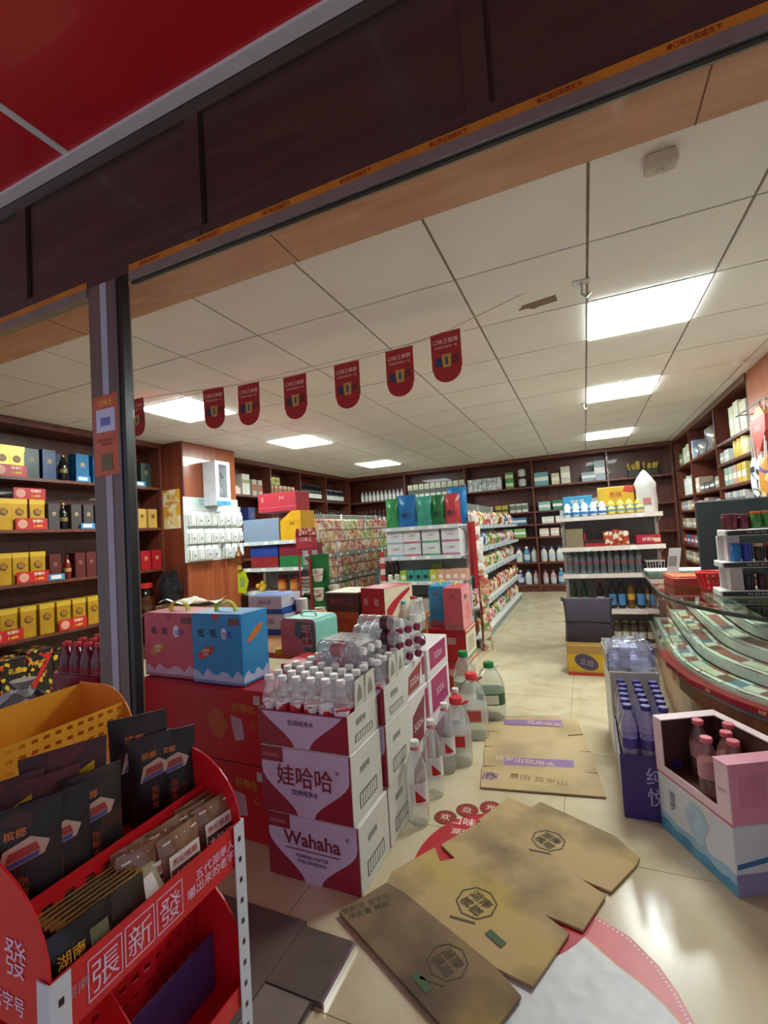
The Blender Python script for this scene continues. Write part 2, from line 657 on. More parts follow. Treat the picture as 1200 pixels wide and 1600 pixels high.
# dark stone plates at the threshold
STONE = mat('#655a53', .35, var=.25, scale=7, bump=.15)
a = thing('threshold_plate', 'dark stone threshold plate with a bright metal edge beside the cardboard mat', 'plate', (0, 0, 0))
part('slab', MB().box(-.885, -.712, 1.045, 1.232, 0, .016), STONE, a)
part('metal_edge', MB().box(-.712, -.704, 1.045, 1.232, 0, .018), mat('#d8d6d2', .2, metal=.9), a)
b = thing('threshold_plate', 'larger dark stone threshold plate in front of the red cartons', 'plate', (0, 0, 0))
part('slab', MB().box(-1.42, -.888, .55, 1.25, 0, .014), STONE, b)
c = thing('threshold_plate', 'worn grey stone threshold plate at the bottom edge beside the rack post', 'plate', (0, 0, 0))
part('slab', MB().box(-.885, -.742, .60, 1.042, 0, .012), mat('#7d726c', .4, var=.3, scale=5), c)
part('metal_edge', MB().box(-.742, -.732, .60, 1.042, 0, .013), mat('#6a665f', .35, metal=.7), c)

# ================================================================== WALL SHELVING
BT = .028          # board thickness


def shelving(label, along, f, back, ends, levels, uprights=None, plinth=.1, top=ZC - .004):
    """built-in timber shelving; along='y' (left/right wall) or 'x' (back wall); f = front plane, back = wall plane"""
    t = thing('wall_shelving', label, 'shelving')
    lo, hi = min(f, back), max(f, back)

    def bx(a0, a1, z0, z1, d0=lo, d1=hi):
        return MB().box(d0, d1, a0, a1, z0, z1) if along == 'y' else MB().box(a0, a1, d0, d1, z0, z1)

    for k, e in enumerate(ends):
        h = .014
        a0, a1 = e - h, e + h
        if k == 0:
            a0, a1 = e, e + 2 * h
        if k == len(ends) - 1:
            a0, a1 = e - 2 * h, e
        part('upright', bx(a0, a1, 0, top - .06), WOOD, t)
    s = 1 if back > f else -1
    bd0, bd1 = sorted((back - s * .012, back - s * .002))
    part('back_panel', bx(ends[0], ends[-1], plinth, top, bd0, bd1), WOODIN, t)
    cr0, cr1 = sorted((f - s * .012, back - s * .002))
    part('crown', bx(ends[0], ends[-1], top - .06, top, cr0, cr1), WOOD, t)
    for k in range(len(ends) - 1):
        a0, a1 = ends[k] + (.028 if k == 0 else .014), ends[k + 1] - (.028 if k == len(ends) - 2 else .014)
        d0, d1 = sorted((f + s * .004, back - s * .012))
        for z in levels[k]:
            part('shelf_board', bx(a0, a1, z - BT / 2, z + BT / 2, d0, d1), WOOD, t)
        if plinth:
            part('plinth', bx(a0, a1, 0, plinth, *sorted((f + s * .03, f + s * .05))), WOODIN, t)
            part('shelf_board', bx(a0, a1, plinth, plinth + BT, d0, d1), WOOD, t)
    return t


LV = [.48, .955, 1.425, 1.89]
LF, LB = -4.5, XL            # left fronts / wall
shelving('dark timber wall shelving full of boxed spirits left of the pillar', 'y', LF, LB, [1.42, 3.93], [LV])
shelving('dark timber wall shelving between the pillar and the far left corner', 'y', LF, LB, [4.84, 6.0, 6.83, 7.7, 8.69], [LV] * 4)
BF = 8.7
LVB = [.52, .97, 1.43, 1.88]
LVC = [.52, .97, 1.2, 1.43, 1.88]
shelving('dark timber wall shelving along the whole back wall', 'x', BF, YB, [XL + .01, -3.27, -2.04, -.81, .42, 1.38], [LVB, LVB, LVC, LVC, LVB])
RF = 1.4
LR1 = [.5, .75, 1.0, 1.25, 1.47, 1.72, 1.94]
shelving('dark timber wall shelving along the right wall behind the counter', 'y', RF, XR, [5.0, 6.19, 7.55, 8.69],
         [[.48, .96, 1.25, 1.47, 1.72, 1.94], [.48, .96, 1.25, 1.48, 1.94], [.5, .75, 1.0, 1.26, 1.48, 1.94]])
# right-hand timber column in front of the shelving, nearest the door
t = thing('clad_column', 'plain reddish timber-clad column at the right edge behind the red hanging pack', 'column')
part('cladding', MB().box(RF, XR - .002, 4.2, 4.995, 0, ZC - .004), WOODL, t)
part('base_board', MB().box(RF - .012, RF, 4.2, 4.995, 0, .1), WOODIN, t)

# the clad pillar on the left
PXF, PY0, PY1 = -4.2, 3.96, 4.83
t = thing('clad_pillar', 'reddish timber-clad pillar holding the pegboard of phone accessories', 'pillar')
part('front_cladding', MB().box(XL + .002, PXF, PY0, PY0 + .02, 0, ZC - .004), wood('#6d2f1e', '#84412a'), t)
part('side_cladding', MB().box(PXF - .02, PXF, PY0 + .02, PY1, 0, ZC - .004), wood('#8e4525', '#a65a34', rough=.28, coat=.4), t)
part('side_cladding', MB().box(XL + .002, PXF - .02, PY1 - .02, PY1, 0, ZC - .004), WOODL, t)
part('panel_joint', MB().box(PXF, PXF + .001, (PY0 + PY1) / 2 - .002, (PY0 + PY1) / 2 + .002, 0, 1.2), WOODIN, t)
part('corner_bead', MB().box(PXF - .004, PXF + .004, PY0 - .004, PY0 + .006, 0, ZC - .004), WOOD, t)

# ================================================================== GONDOLAS
GW = mat('#d9dcd8', .4, var=.04)
GB = mat('#8f9492', .5, var=.06)
LIP = mat('#c9d6d8', .35, var=.05)
TAGM = mat('#f0efe6', .5, var=.03)


def price_strip(parent, n, x0, x1, y, z, facing='-y', h=.03):
    """small price cards in a shelf lip"""
    for k in range(n):
        u = x0 + (x1 - x0) * (k + .5 + random.uniform(-.2, .2)) / n
        if facing == '-y':
            plaque('price_card', .05, h, TAGM, parent, (u, y, z))
        else:
            plaque('price_card', .05, h, TAGM, parent, (y, u, z), facing='+x')


def endcap(label, x0, x1, yf, yb, levels, lip=LIP, mback=GB, mshelf=GW, post=GW, cards=4, plinth=.1, top=None):
    """shelf unit facing the door (-y)"""
    t = thing('gondola_shelf', label, 'shelf')
    top = top or max(levels) + .32
    for x in (x0, x1 - .03):
        part('upright', MB().box(x, x + .03, yb - .03, yb, 0, top), post, t)
    part('back_panel', MB().box(x0 + .03, x1 - .03, yb - .012, yb, plinth, top), mback, t)
    part('base_shelf', MB().box(x0, x1, yf, yb - .012, plinth - .02, plinth), mshelf, t)
    part('kick_plate', MB().box(x0, x1, yf + .02, yf + .035, 0, plinth - .02), GB, t)
    for z in levels:
        s = part('shelf_board', MB().box(x0, x1, yf + .01, yb - .012, z - .018, z), mshelf, t)
        l = part('shelf_lip', MB().box(x0, x1, yf, yf + .01, z - .034, z + .004), lip, t)
        price_strip(l, cards, x0, x1, yf - .0005, z - .015)
        for x in (x0, x1 - .012):
            part('bracket', MB().prism([(yf + .02, z - .02), (yb - .012, z - .02), (yb - .012, z - .09)], x, x + .012, 'x'), GB, t)
    return t


def aisle_side(label, xf, xb, y0, y1, levels, lip=LIP, bays=3, top=1.55, plinth=.1):
    """shelf run along the aisle, facing +x"""
    t = thing('gondola_shelf', label, 'shelf')
    part('back_panel', MB().box(xb, xb + .012, y0, y1, plinth, top), GB, t)
    for k in range(bays + 1):
        y = y0 + (y1 - y0 - .03) * k / bays
        part('upright', MB().box(xb - .0, xb + .03, y, y + .03, 0, top), GW, t)
    part('base_shelf', MB().box(xb + .03, xf, y0, y1, plinth - .02, plinth), GW, t)
    part('kick_plate', MB().box(xf - .03, xf - .015, y0, y1, 0, plinth - .02), GB, t)
    for z in levels:
        for k in range(bays):
            ya, yb = y0 + (y1 - y0) * k / bays + .002, y0 + (y1 - y0) * (k + 1) / bays - .002
            part('shelf_board', MB().box(xb + .03, xf - .01, ya, yb, z - .018, z), GW, t)
            l = part('shelf_lip', MB().box(xf - .01, xf, ya, yb, z - .04, z + .004), lip, t)
            price_strip(l, 5, ya, yb, xf + .0005, z - .018, '+x')
    return t


G2X0, G2X1, G2Y = -1.88, -1.09, 4.28
endcap('end shelf of the snack gondola holding coloured chip bags and white boxes', G2X0, G2X1, G2Y, G2Y + .36, [.42, .72, .965, 1.255], top=1.56)
aisle_side('long snack shelf of the gondola facing the open aisle', -1.03, -1.46, 4.66, 7.95, [.40, .735, .985, 1.235], lip=mat('#9fb0c0', .3))
G1X0, G1X1, G1Y = -3.36, -2.62, 3.92
endcap('end shelf of the left gondola holding gift boxes and jars', G1X0, G1X1, G1Y, G1Y + .36, [.40, .68, .925, 1.2], top=1.3)
aisle_side('side shelf of the left gondola with packets of instant noodles', -2.6, -3.0, 4.32, 6.6, [.42, .74, 1.025], lip=GB, bays=2, top=1.5)
G3X0, G3X1, G3Y = -.22, .62, 4.6
PINKW = mat('#e6d8cf', .45, var=.03)
endcap('freestanding white shelf with toy eggs on top and drink bottles below', G3X0, G3X1, G3Y, G3Y + .36, [.40, .72, .965, 1.245],
       lip=PINKW, mshelf=PINKW, mback=mat('#6e7173', .6), cards=2, top=1.33)

# ================================================================== GLASS COUNTER (curved)
PLAN = [(.37, 4.0), (.352, 3.6), (.34, 3.2), (.335, 2.9), (.345, 2.74), (.375, 2.58), (.425, 2.43), (.49, 2.29), (.575, 2.165), (.68, 2.06), (.81, 1.975), (.96, 1.92), (1.12, 1.885), (1.35, 1.86)]


def offset(pl, d):
    """plan curve moved inwards (to the right of its direction of travel is outward)"""
    out = []
    for i, p in enumerate(pl):
        a, b = pl[max(i - 1, 0)], pl[min(i + 1, len(pl) - 1)]
        tx, ty = b[0] - a[0], b[1] - a[1]
        l = math.hypot(tx, ty)
        nx, ny = -ty / l, tx / l
        out.append((p[0] + nx * d, p[1] + ny * d))
    return out


def band(pl, d0, d1, z0, z1):
    a, b = offset(pl, d0), offset(pl, d1)
    mb = MB()
    mb.loft([[(p[0], p[1], z0), (q[0], q[1], z0), (q[0], q[1], z1), (p[0], p[1], z1)] for p, q in zip(a, b)])
    return mb


def strip(pl, prof):
    """sheet swept along the plan: prof = [(inset, z)...]"""
    return MB().sheet([[(*offset(pl, d)[i], z) for d, z in prof] for i in range(len(pl))])


t = thing('glass_counter', 'curved glass cigarette counter with a timber base', 'counter')
CW = wood('#7a4a30', '#955f3f', rough=.35)
part('timber_base', band(PLAN, .07, .50, .02, .40), CW, t)
part('base_moulding', band(PLAN, .03, .075, .33, .40), CW, t)
part('deck', band(PLAN, .02, .50, .40, .425), mat('#8c8f88', .3, metal=.3), t)
gp = strip(PLAN, [(.03, .425), (.012, .48), (0, .56), (0, .70), (.004, .79)])
gp.smooth = True
part('curved_glass', gp, GLASS, t)
part('top_glass', band(PLAN, .0, .50, .792, .80), clear('top_glass', '#e2eee6', 1.2, .02), t)
part('top_edge', band(PLAN, -.006, .004, .786, .802), mat('#38443c', .2), t)
part('back_panel', band(PLAN, .495, .51, .42, .79), mat('#5d4b40', .5), t)
STEP = mat('#c8cdc4', .35, metal=.2)
TIERS = [(.05, .455), (.155, .515), (.26, .575), (.365, .635)]
for d, z in TIERS:
    part('tier_tray', band(PLAN, d - .004, d + .098, z - .012, z), STEP, t)
    part('tier_front', band(PLAN, d - .006, d - .002, z - .03, z + .012), mat('#d9ddd4', .2), t)
# timber side of the service area
t = thing('service_desk', 'low white-topped service desk between the counter and the right shelving', 'desk', (0, 0, 0))
part('desk_top', MB().box(.42, 1.0, 4.06, 4.42, .74, .78), WHITE, t)
part('desk_body', MB().box(.46, .98, 4.08, 4.40, 0, .74), WOODL, t)

# cigarette packs, one by one on the tiers
PK = {}
pc = [('#a8544c', '#e8dcc0'), ('#e4e2da', '#b86a60'), ('#c9bb94', '#8a5248'), ('#6f857a', '#e4e0d0'), ('#d9dbe0', '#71859d'), ('#a8786a', '#efe6d6'), ('#a8b4a4', '#f0ece0'), ('#d8cbb8', '#a8685c')]
for k, (c1, c2) in enumerate(pc):
    r = thing('cigarette_pack', 'p', 'cigarette pack')
    part('pack', MB().cbox(.074, .090, .022), mat(c1, .25, var=.05), r)
    part('pack_band', MB().box(-.0372, .0372, -.022, .026, .0215, .0228), mat(c2, .25, var=.05), r)
    part('price_slip', MB().box(-.037, .037, -.0455, -.030, .0215, .0232), mat('#e6e8e0', .4), r)
    PK[k] = Kit(r)
ARC = [0]
for a, b in zip(PLAN, PLAN[1:]):
    ARC.append(ARC[-1] + math.hypot(b[0] - a[0], b[1] - a[1]))


def along(s, d):
    o = offset(PLAN, d)
    for i in range(len(PLAN) - 1):
        if ARC[i] <= s <= ARC[i + 1]:
            f = (s - ARC[i]) / (ARC[i + 1] - ARC[i])
            p = (o[i][0] + (o[i + 1][0] - o[i][0]) * f, o[i][1] + (o[i + 1][1] - o[i][1]) * f)
            return p, math.atan2(o[i + 1][1] - o[i][1], o[i + 1][0] - o[i][0])
    return o[-1], 0


ORD = ['front tier', 'second tier', 'third tier', 'topmost tier']
CN = ['red with a cream band', 'white with a red band', 'tan with a maroon band', 'dark green with a pale band', 'silver with a blue band', 'brown with a cream band', 'grey-green with a cream band', 'beige with a rust band']
for ti, (d, z) in enumerate(TIERS):
    s = .25 + .02 * ti
    while s < ARC[-1] - .35:
        p, a = along(s, d + .047)
        k = random.randrange(len(pc))
        PK[k].put((p[0], p[1], z + .001), 0, '%s cigarette pack %s, %s of the counter' % (CN[k].split(' with ')[0], 'with ' + CN[k].split(' with ')[1].replace('a ', ''), ORD[ti]), 'cigarette packs in the counter', rot=(math.radians(6), 0, a))
        s += .083
# red cartons lying along the bottom of the case
r = thing('cigarette_carton', 'red cigarette carton lying at the foot of the counter glass', 'carton')
part('carton_body', MB().cbox(.26, .05, .024), mat('#a8222a', .3), r)
text('利群', .018, mat('#e8d8b0', .4), r, (0, -.0255, .012))
k = Kit(r)
for i in range(5):
    p, a = along(1.08 + i * .262, .022)
    k.put((p[0], p[1], .4265), a, 'red cigarette carton lying along the foot of the counter glass', 'red cartons in the counter')

# ================================================================== PRODUCT KITS
def bottle_prof(r, h, neck=.012, sh=.62, ribs=3, base=.0):
    p = [(r * .72, 0), (r * .96, .008 * h / .23), (r, .05 * h)]
    for i in range(ribs):
        z = (.12 + .42 * (i + .5) / ribs) * h
        p += [(r, z - .02 * h), (r * .93, z), (r, z + .02 * h)]
    p += [(r, sh * h), (r * .93, (sh + .08) * h), (r * .62, (sh + .2) * h), (neck * 1.05, (sh + .28) * h), (neck, .945 * h)]
    return p


def bottle(name, label, cat, r, h, cap, body=None, lab=None, lz=(.28, .5), neck=.012, sh=.62, ribs=3, seg=14, liquid=None, sq=0., cap_h=.07, capr=None):
    t = thing(name, label, cat)
    part('bottle_body', MB().lathe(bottle_prof(r, h, neck, sh, ribs), seg, sq=sq), body or PET, t)
    cr = capr or neck * 1.3
    part('cap', MB().lathe([(cr * .97, (1 - cap_h) * h - .002), (cr, (1 - cap_h) * h), (cr, h * .99), (cr * .9, h)], 10), cap, t)
    if lab:
        part('label_sleeve', MB().lathe([(r * 1.012, lz[0] * h), (r * 1.012, lz[1] * h)], seg, sq=sq), lab, t)
    if liquid:
        part('drink', MB().lathe([(r * .68, .01 * h), (r * .92, .05 * h), (r * .92, sh * h), (r * .86, (sh + .06) * h)], seg, sq=sq), liquid, t)
    return t


def carton(name, label, cat, w_, d, h, m, loc=(0, 0, 0), rz=0, group=None, seam=True, tapec='#c9a878', bevel=.003):
    t = thing(name, label, cat, loc, rz, group)
    part('box_body', MB().cbox(w_, d, h), m, t, bevel=bevel)
    if seam:
        part('sealing_tape', MB().box(-w_ / 2 + .01, w_ / 2 - .01, -.02, .02, h - .0005, h + .0008), mat(tapec, .3), t)
    return t


def bag_mesh(w_, h, t, m, name='bag', n=6, crimp=.06):
    """pillow bag standing on its lower edge, front to -y"""
    mb = MB()
    for s in (-1, 1):
        g = []
        for i in range(n + 1):
            v = i / n
            row = []
            for j in range(n + 1):
                u = j / n
                f = max(0, 1 - abs(2 * u - 1) ** 3) * max(0, 1 - abs(2 * v - 1) ** 4)
                wv = .012 * math.sin(u * 19 + v * 5 + s)
                row.append((((u - .5) * w_) * (1 - .06 * math.sin(pi * v)), s * (t / 2 * f + .0008) + wv * t, v * h))
            g.append(row)
        if s > 0:
            g = [r[::-1] for r in g]
        mb.sheet(g)
    mb.smooth = True
    me = mb.mesh(name, m)
    return me


def bag(name, label, cat, w_, h, t, m, loc=(0, 0, 0), rz=0, group=None, panel=None, ptxt=None, ptm=None, rot=None):
    o = thing(name, label, cat, loc, rz, group)
    if rot:
        o.rotation_euler = rot
    part('bag_body', bag_mesh(w_, h, t, m), m, o)
    c = mat('#d8d4cc', .3, metal=.2)
    for z in (.0, h * .955):
        part('crimped_seal', MB().box(-w_ / 2, w_ / 2, -.0016, .0016, z, z + h * .045), m, o)
    if panel:
        part('print_panel', MB().sheet([[(x * w_, -t / 2 * (1 - abs(2 * x) ** 3) * (1 - abs(2 * z - 1) ** 4) - .004, z * h) for x in (-.32, -.1, .1, .32)] for z in (.35, .5, .65, .78)]), panel, o)
    if ptxt:
        text(ptxt, h * .12, ptm or WHITE, o, (0, -t / 2 - .006, h * .57))
    return o


# ---- spirits boxes on the left wall: gold, coloured, bottles
def spirit_box(name, lab, w_, d, h, m, ch=None, chm=None, disc=None, lid=None):
    t = thing(name, lab, 'box')
    part('box_body', MB().cbox(w_, d, h), m, t, bevel=.002)
    if lid:
        part('lid_band', MB().cbox(w_ + .003, d + .003, h * .16, h * .845), lid, t)
    if disc:
        part('emblem', MB().prism([(w_ * .27 * math.cos(a * pi / 8), h * .58 + w_ * .27 * math.sin(a * pi / 8)) for a in range(16)], -d / 2 - .001, -d / 2, 'y'), disc, t)
    if ch:
        text(ch, w_ * .42, chm, t, (0, -d / 2 - .0022, h * .6))
    return t


BROWN = mat('#5a3a14', .4)
kg = Kit(spirit_box('spirits_box', 'g', .124, .12, .27, GOLD, '福', mat('#c58b2a', .4), disc=BROWN, lid=GOLDL))
kb = Kit(spirit_box('spirits_box', 'b', .12, .12, .28, mat('#1c3f6e', .35), '贵', mat('#d8b26a', .4)))
kbl = Kit(spirit_box('spirits_box', 'b', .13, .12, .28, mat('#2477ad', .35), '贵', mat('#e0c07a', .4)))
kgn = Kit(spirit_box('spirits_box', 'b', .13, .12, .27, mat('#18342c', .35), '贵', mat('#a0905a', .4)))
kgy = Kit(spirit_box('spirits_box', 'b', .1, .12, .24, mat('#4a4342', .4), '贵', mat('#cdb48a', .4)))
kma = Kit(spirit_box('spirits_box', 'b', .1, .12, .24, mat('#5d2320', .4), '贵', mat('#a5705a', .4)))
kyl = Kit(spirit_box('spirits_box', 'b', .115, .12, .215, mat('#c9a24e', .4), '贵', mat('#5e3a12', .4)))
krd = Kit(spirit_box('spirits_box', 'b', .12, .12, .215, mat('#b01e26', .4), '贵', mat('#dcb07a', .4)))
kbt = Kit(bottle('spirits_bottle', 'b', 'bottle', .038, .25, mat('#b9973c', .3, metal=.5), mat('#14141a', .12, coat=.5), mat('#8c7433', .4), (.3, .45), neck=.013, ribs=0, sh=.56))
kbr = Kit(bottle('spirits_bottle', 'b', 'bottle', .034, .22, mat('#7a1a18', .3), mat('#7d1e1c', .12, coat=.5), mat('#b7905a', .4), (.3, .45), neck=.012, ribs=0, sh=.56))
FXB = LF - .085      # box centres on the left shelves
lvn = {1.89: 'top shelf', 1.425: 'second shelf from the top', .955: 'third shelf from the top', .48: 'fourth shelf from the top'}


def left_y(px, v):
    return at(px, v, x=LF).y


def lput(kit, px, lv, lab, grp='boxed spirits on the left shelves', dz=0, dx=0):
    kit.put((FXB + dx, left_y(px, 800), lv + BT / 2 + dz), pi / 2, lab, grp)


lput(kg, -14, 1.89, 'gold spirits box on the top left shelf, cut by the photo edge')
lput(kg, 8, 1.89, 'gold spirits box with a red price card, top left shelf, left of a taller neighbour')
lput(kg, 31, 1.89, 'gold spirits box on the top left shelf beside the dark green box')
lput(kgn, 54, 1.89, 'dark green spirits box between the gold and blue boxes on the top shelf')
lput(kb, 82, 1.89, 'navy spirits box with a gilt character on the top shelf')
lput(kbt, 106, 1.89, 'black spirits bottle with gilt label between two blue boxes on the top shelf', 'spirits bottles on the left shelves', dx=.03)
lput(kb, 108, 1.89, 'navy spirits box standing behind the black bottle on the top shelf', dx=-.12)
lput(kbl, 134, 1.89, 'bright blue spirits box next to the door post on the top shelf')
lput(kbl, 160, 1.89, 'bright blue spirits box hidden mostly by the door post, top shelf')
lput(kbt, 212, 1.89, 'black spirits bottle just right of the door post on the top shelf', 'spirits bottles on the left shelves', dx=.03)
lput(kgn, 233, 1.89, 'dark green spirits box on the top shelf right of the door post')
for i, px in enumerate((-14, 8, 33, 61)):
    lput(kg, px, 1.425, ['gold spirits box on the second left shelf, cut by the photo edge', 'gold spirits box, second left shelf, first whole one', 'gold spirits box, second left shelf, under the left half of the red card',
                         'gold spirits box, second left shelf, beside the grey box'][i])
for i, px in enumerate((87, 122, 141, 162)):
    lput(kgy, px, 1.425, ['dark grey spirits box left of the black bottle on the second shelf', 'dark grey spirits box right of the black bottle on the second shelf', 'dark grey spirits box behind the blue tag on the second shelf',
                          'dark grey spirits box half hidden by the door post, second shelf'][i])
lput(kbt, 104, 1.425, 'black spirits bottle among dark grey boxes on the second shelf', 'spirits bottles on the left shelves', dx=.03)
for i, px in enumerate((224, 241)):
    lput(kyl, px, 1.425, ['pale yellow spirits box beside the door post, second shelf', 'pale yellow spirits box beside the pillar, second shelf'][i])
for i, px in enumerate((-14, 6, 33, 60)):
    lput(kg, px, .955, ['gold spirits box on the third left shelf, cut by the photo edge', 'gold spirits box, third left shelf, first whole one', 'gold spirits box, third left shelf, behind the red price card',
                        'gold spirits box, third left shelf, beside the maroon box'][i])
for i, px in enumerate((87, 126, 143, 164)):
    lput(kma, px, .955, ['maroon spirits box with the blue tag, third left shelf', 'maroon spirits box right of the red bottle, third left shelf', 'maroon spirits box left of the door post, third shelf',
                         'maroon spirits box half hidden by the door post, third shelf'][i])
lput(kbr, 108, .955, 'red spirits bottle between maroon boxes on the third shelf', 'spirits bottles on the left shelves', dx=.03)
for i, px in enumerate((228, 245)):
    lput(krd, px, .955, ['red spirits box beside the door post, third shelf', 'red spirits box beside the pillar, third shelf'][i])
for i, px in enumerate((-14, 13, 43, 72, 98, 122, 145, 166)):
    lput(kg, px, .48, 'gold spirits box, fourth left shelf, %s from the photo edge' % 'zero first second third fourth fifth sixth seventh'.split()[i] if i else 'gold spirits box on the fourth left shelf, cut by the photo edge')
for i, px in enumerate((100, 127, 154)):
    lput(kg, px, .48, 'gold spirits box of the rear row on the fourth left shelf, %s' % ('left', 'middle', 'right')[i], dx=-.13, dz=0)
# price cards
kc = thing('price_card', 'c', 'price card')
part('card', MB().box(-.13, .13, -.003, 0, 0, .10), mat('#c4241f', .4), kc)
part('card_emblem', MB().prism([(-.075 + .04 * math.cos(a * pi / 6), .05 + .04 * math.sin(a * pi / 6)) for a in range(12)], -.0045, -.003, 'y'), mat('#e2a08a', .4), kc)
text('惊爆价', .03, mat('#ffe9d8', .4), kc, (.05, -.0045, .075))
text('1-499', .034, mat('#ffd84a', .4), kc, (.05, -.0045, .03))
kc = Kit(kc)
for px, lv, dz, dx, lb in ((18, 1.89, 0, .15, 'red price card in front of gold boxes on the top left shelf'), (50, 1.425, 0, .15, 'red price card in front of gold boxes, second left shelf'),
                           (50, 1.425, .272, .06, 'red card standing on top of the gold boxes, second left shelf'), (50, .955, 0, .15, 'red price card in front of gold boxes, third left shelf'),
                           (110, .48, 0, .15, 'red price card leaning on the fifth gold box of the fourth left shelf'), (6, .48, 0, .15, 'red price card at the photo edge of the fourth left shelf')):
    kc.put((FXB + min(dx, .079), left_y(px, 800), lv + BT / 2 + dz), pi / 2, lb, 'red price cards on the left shelves')
kt = thing('price_tag', 't', 'price tag')
part('tag_plate', MB().box(-.07, .07, -.006, 0, 0, .055), mat('#3d8fbe', .4), kt)
part('tag_paper', MB().box(-.05, .04, -.0075, -.006, .012, .045), WHITE, kt)
kt = Kit(kt)
for px, lv, lb in ((132, 1.89, 'blue price tag on the top left shelf, beside the post'), (137, 1.425, 'blue price tag on the second left shelf'), (86, .955, 'blue price tag on the third left shelf'), (221, 1.89, 'blue price tag on the top shelf right of the post')):
    kt.put((FXB + .08, left_y(px, 800), lv + BT / 2), pi / 2, lb, 'blue price tags on the left shelves')
# jar of infused spirit with red lid
t = thing('wine_jar', 'large glass jar of amber liquor with a red lid beside the pillar', 'jar', (LF - .12, left_y(237, 900), .48 + BT / 2))
part('jar_body', MB().lathe([(.10, 0), (.12, .03), (.125, .16), (.11, .22), (.075, .26), (.075, .28)], 18), clear('jar_glass', '#e6dccb', 1.2), t)
part('liquor', MB().lathe([(.095, .005), (.115, .03), (.119, .15), (.11, .17)], 18), mat('#5e2f14', .2), t)
part('jar_lid', MB().lathe([(.082, .27), (.085, .28), (.085, .315), (.07, .325)], 18), mat('#c8281e', .4), t)
# dark bundle on the lower shelf beside the pillar
t = thing('black_plush', 'dark furry bundle hanging low on the near face of the pillar', 'bundle', (-4.35, PY0 - .09, 0))
g = MB()
for i in range(60):
    a, b = random.uniform(0, 2 * pi), random.uniform(-1, 1)
    x_, y_, z_ = .11 * math.cos(a) * math.sqrt(1 - b * b), .07 * math.sin(a) * math.sqrt(1 - b * b), .70 + .17 * b
    g.tube([(x_, y_, z_), (x_ * 1.25, y_ * 1.2, z_ + .04), (x_ * 1.35, y_ * 1.2, z_ + .09)], .012, 5)
part('fur', g, mat('#18161a', .9), t, kind='stuff')
part('plush_body', MB().lathe([(.02, .52), (.08, .56), (.11, .66), (.10, .78), (.05, .86), (.01, .88)], 14), mat('#1d1a1e', .9), t)
part('hanging_cord', MB().tube([(0, .03, .87), (0, .085, 1.0)], .004), BLACK, t)
# black gift boxes on the floor by the left shelves
BLKP = prints('black_yellow_print', [('#1a1716', 6), ('#d8b030', 1.2), ('#c23022', 1), ('#201b18', 5), ('#d9782c', .8)], 34)
for i, (px, v, h) in enumerate(((-6, 1060, .40), (34, 1055, .42), (74, 1050, .36))):
    yy = left_y(px, 1000)
    c_ = carton('black_gift_box', ('black gift box with yellow print below the gold boxes, at the photo edge', 'black gift box with yellow print and red ribbon below the gold boxes', 'shorter black gift box with orange print below the gold boxes')[i],
                'box', .2, .22, h, BLKP, (LF + .14, yy, 0), pi / 2, 'black gift boxes on the floor', seam=False)
    text('礼盒', .05, mat('#e0c23a', .4), c_, (0, -.1125, h * .75))
    if i == 1:
        part('ribbon', MB().prism([(-.09, .1), (-.05, .1), (.09, .36), (.05, .36)], -.1125, -.1105, 'y'), RED, c_)

# ================================================================== PILLAR: poster, pegboard, toy box
a, b = at(254, 767, y=PY0), at(283, 825, y=PY0)
t = thing('poster', 'yellow promotional poster on the near face of the pillar', 'poster', ((a.x + b.x) / 2, PY0 - .0005, (a.z + b.z) / 2))
part('poster_sheet', MB().box(-abs(b.x - a.x) / 2, abs(b.x - a.x) / 2, -.002, 0, -(a.z - b.z) / 2, (a.z - b.z) / 2), prints('poster_print', [('#e8cf8c', 4), ('#e2a93c', 2), ('#efe2c0', 3), ('#d98f4c', .8)], 9), t)
text('新品', .07, mat('#c8791c', .5), t, (0, -.0035, .14))
text('爆款来袭', .05, mat('#d8861f', .5), t, (0, -.0035, .07))
text('福利', .05, mat('#cf5030', .5), t, (-.03, -.0035, -.06), tilt=.2)

a, b = at(285, 776, x=PXF), at(345, 874, x=PXF)
pb0, pb1, pz0, pz1 = a.y, at(371, 800, x=PXF).y, b.z, a.z
t = thing('pegboard', 'white pegboard with a blue-green header on the pillar side', 'pegboard', (PXF + .001, (pb0 + pb1) / 2, (pz0 + pz1) / 2))
W2, H2 = (pb1 - pb0) / 2, (pz1 - pz0) / 2
part('board', MB().box(0, .008, -W2, W2, -H2, H2), mat('#dfe3de', .5, var=.03), t)
part('header', MB().box(.008, .010, -W2, W2 * .55, H2 - .10, H2), mat('#cfe0dc', .5), t)
text('手机配件专区', .035, mat('#2c8a8c', .5), t, (.0115, -.12, H2 - .035), '+x')
text('数据线 充电器 耳机', .022, mat('#5d9aa0', .5), t, (.0115, -.12, H2 - .075), '+x')
rows = [at(330, 800, x=PXF).z, at(330, 826, x=PXF).z, at(330, 851, x=PXF).z]
peg = []
bl = thing('accessory_pack', 'p', 'accessory pack')
part('backing_card', MB().box(-.045, .045, -.002, 0, -.17, 0), mat('#f6f8f2', .4, var=.02), bl)
part('blister', MB().box(-.034, .034, -.026, -.002, -.15, -.045), clear('blister', '#ffffff', 1.4, .08, haze=.45, hcol='#ffffff'), bl)
part('charger', MB().box(-.010, .010, -.0265, -.003, -.125, -.10), mat('#4b4c4e', .4), bl)
bl = Kit(bl)
bl2 = thing('accessory_pack', 'p', 'accessory pack')
part('backing_card', MB().box(-.045, .045, -.002, 0, -.17, 0), mat('#e4e9e2', .4, var=.02), bl2)
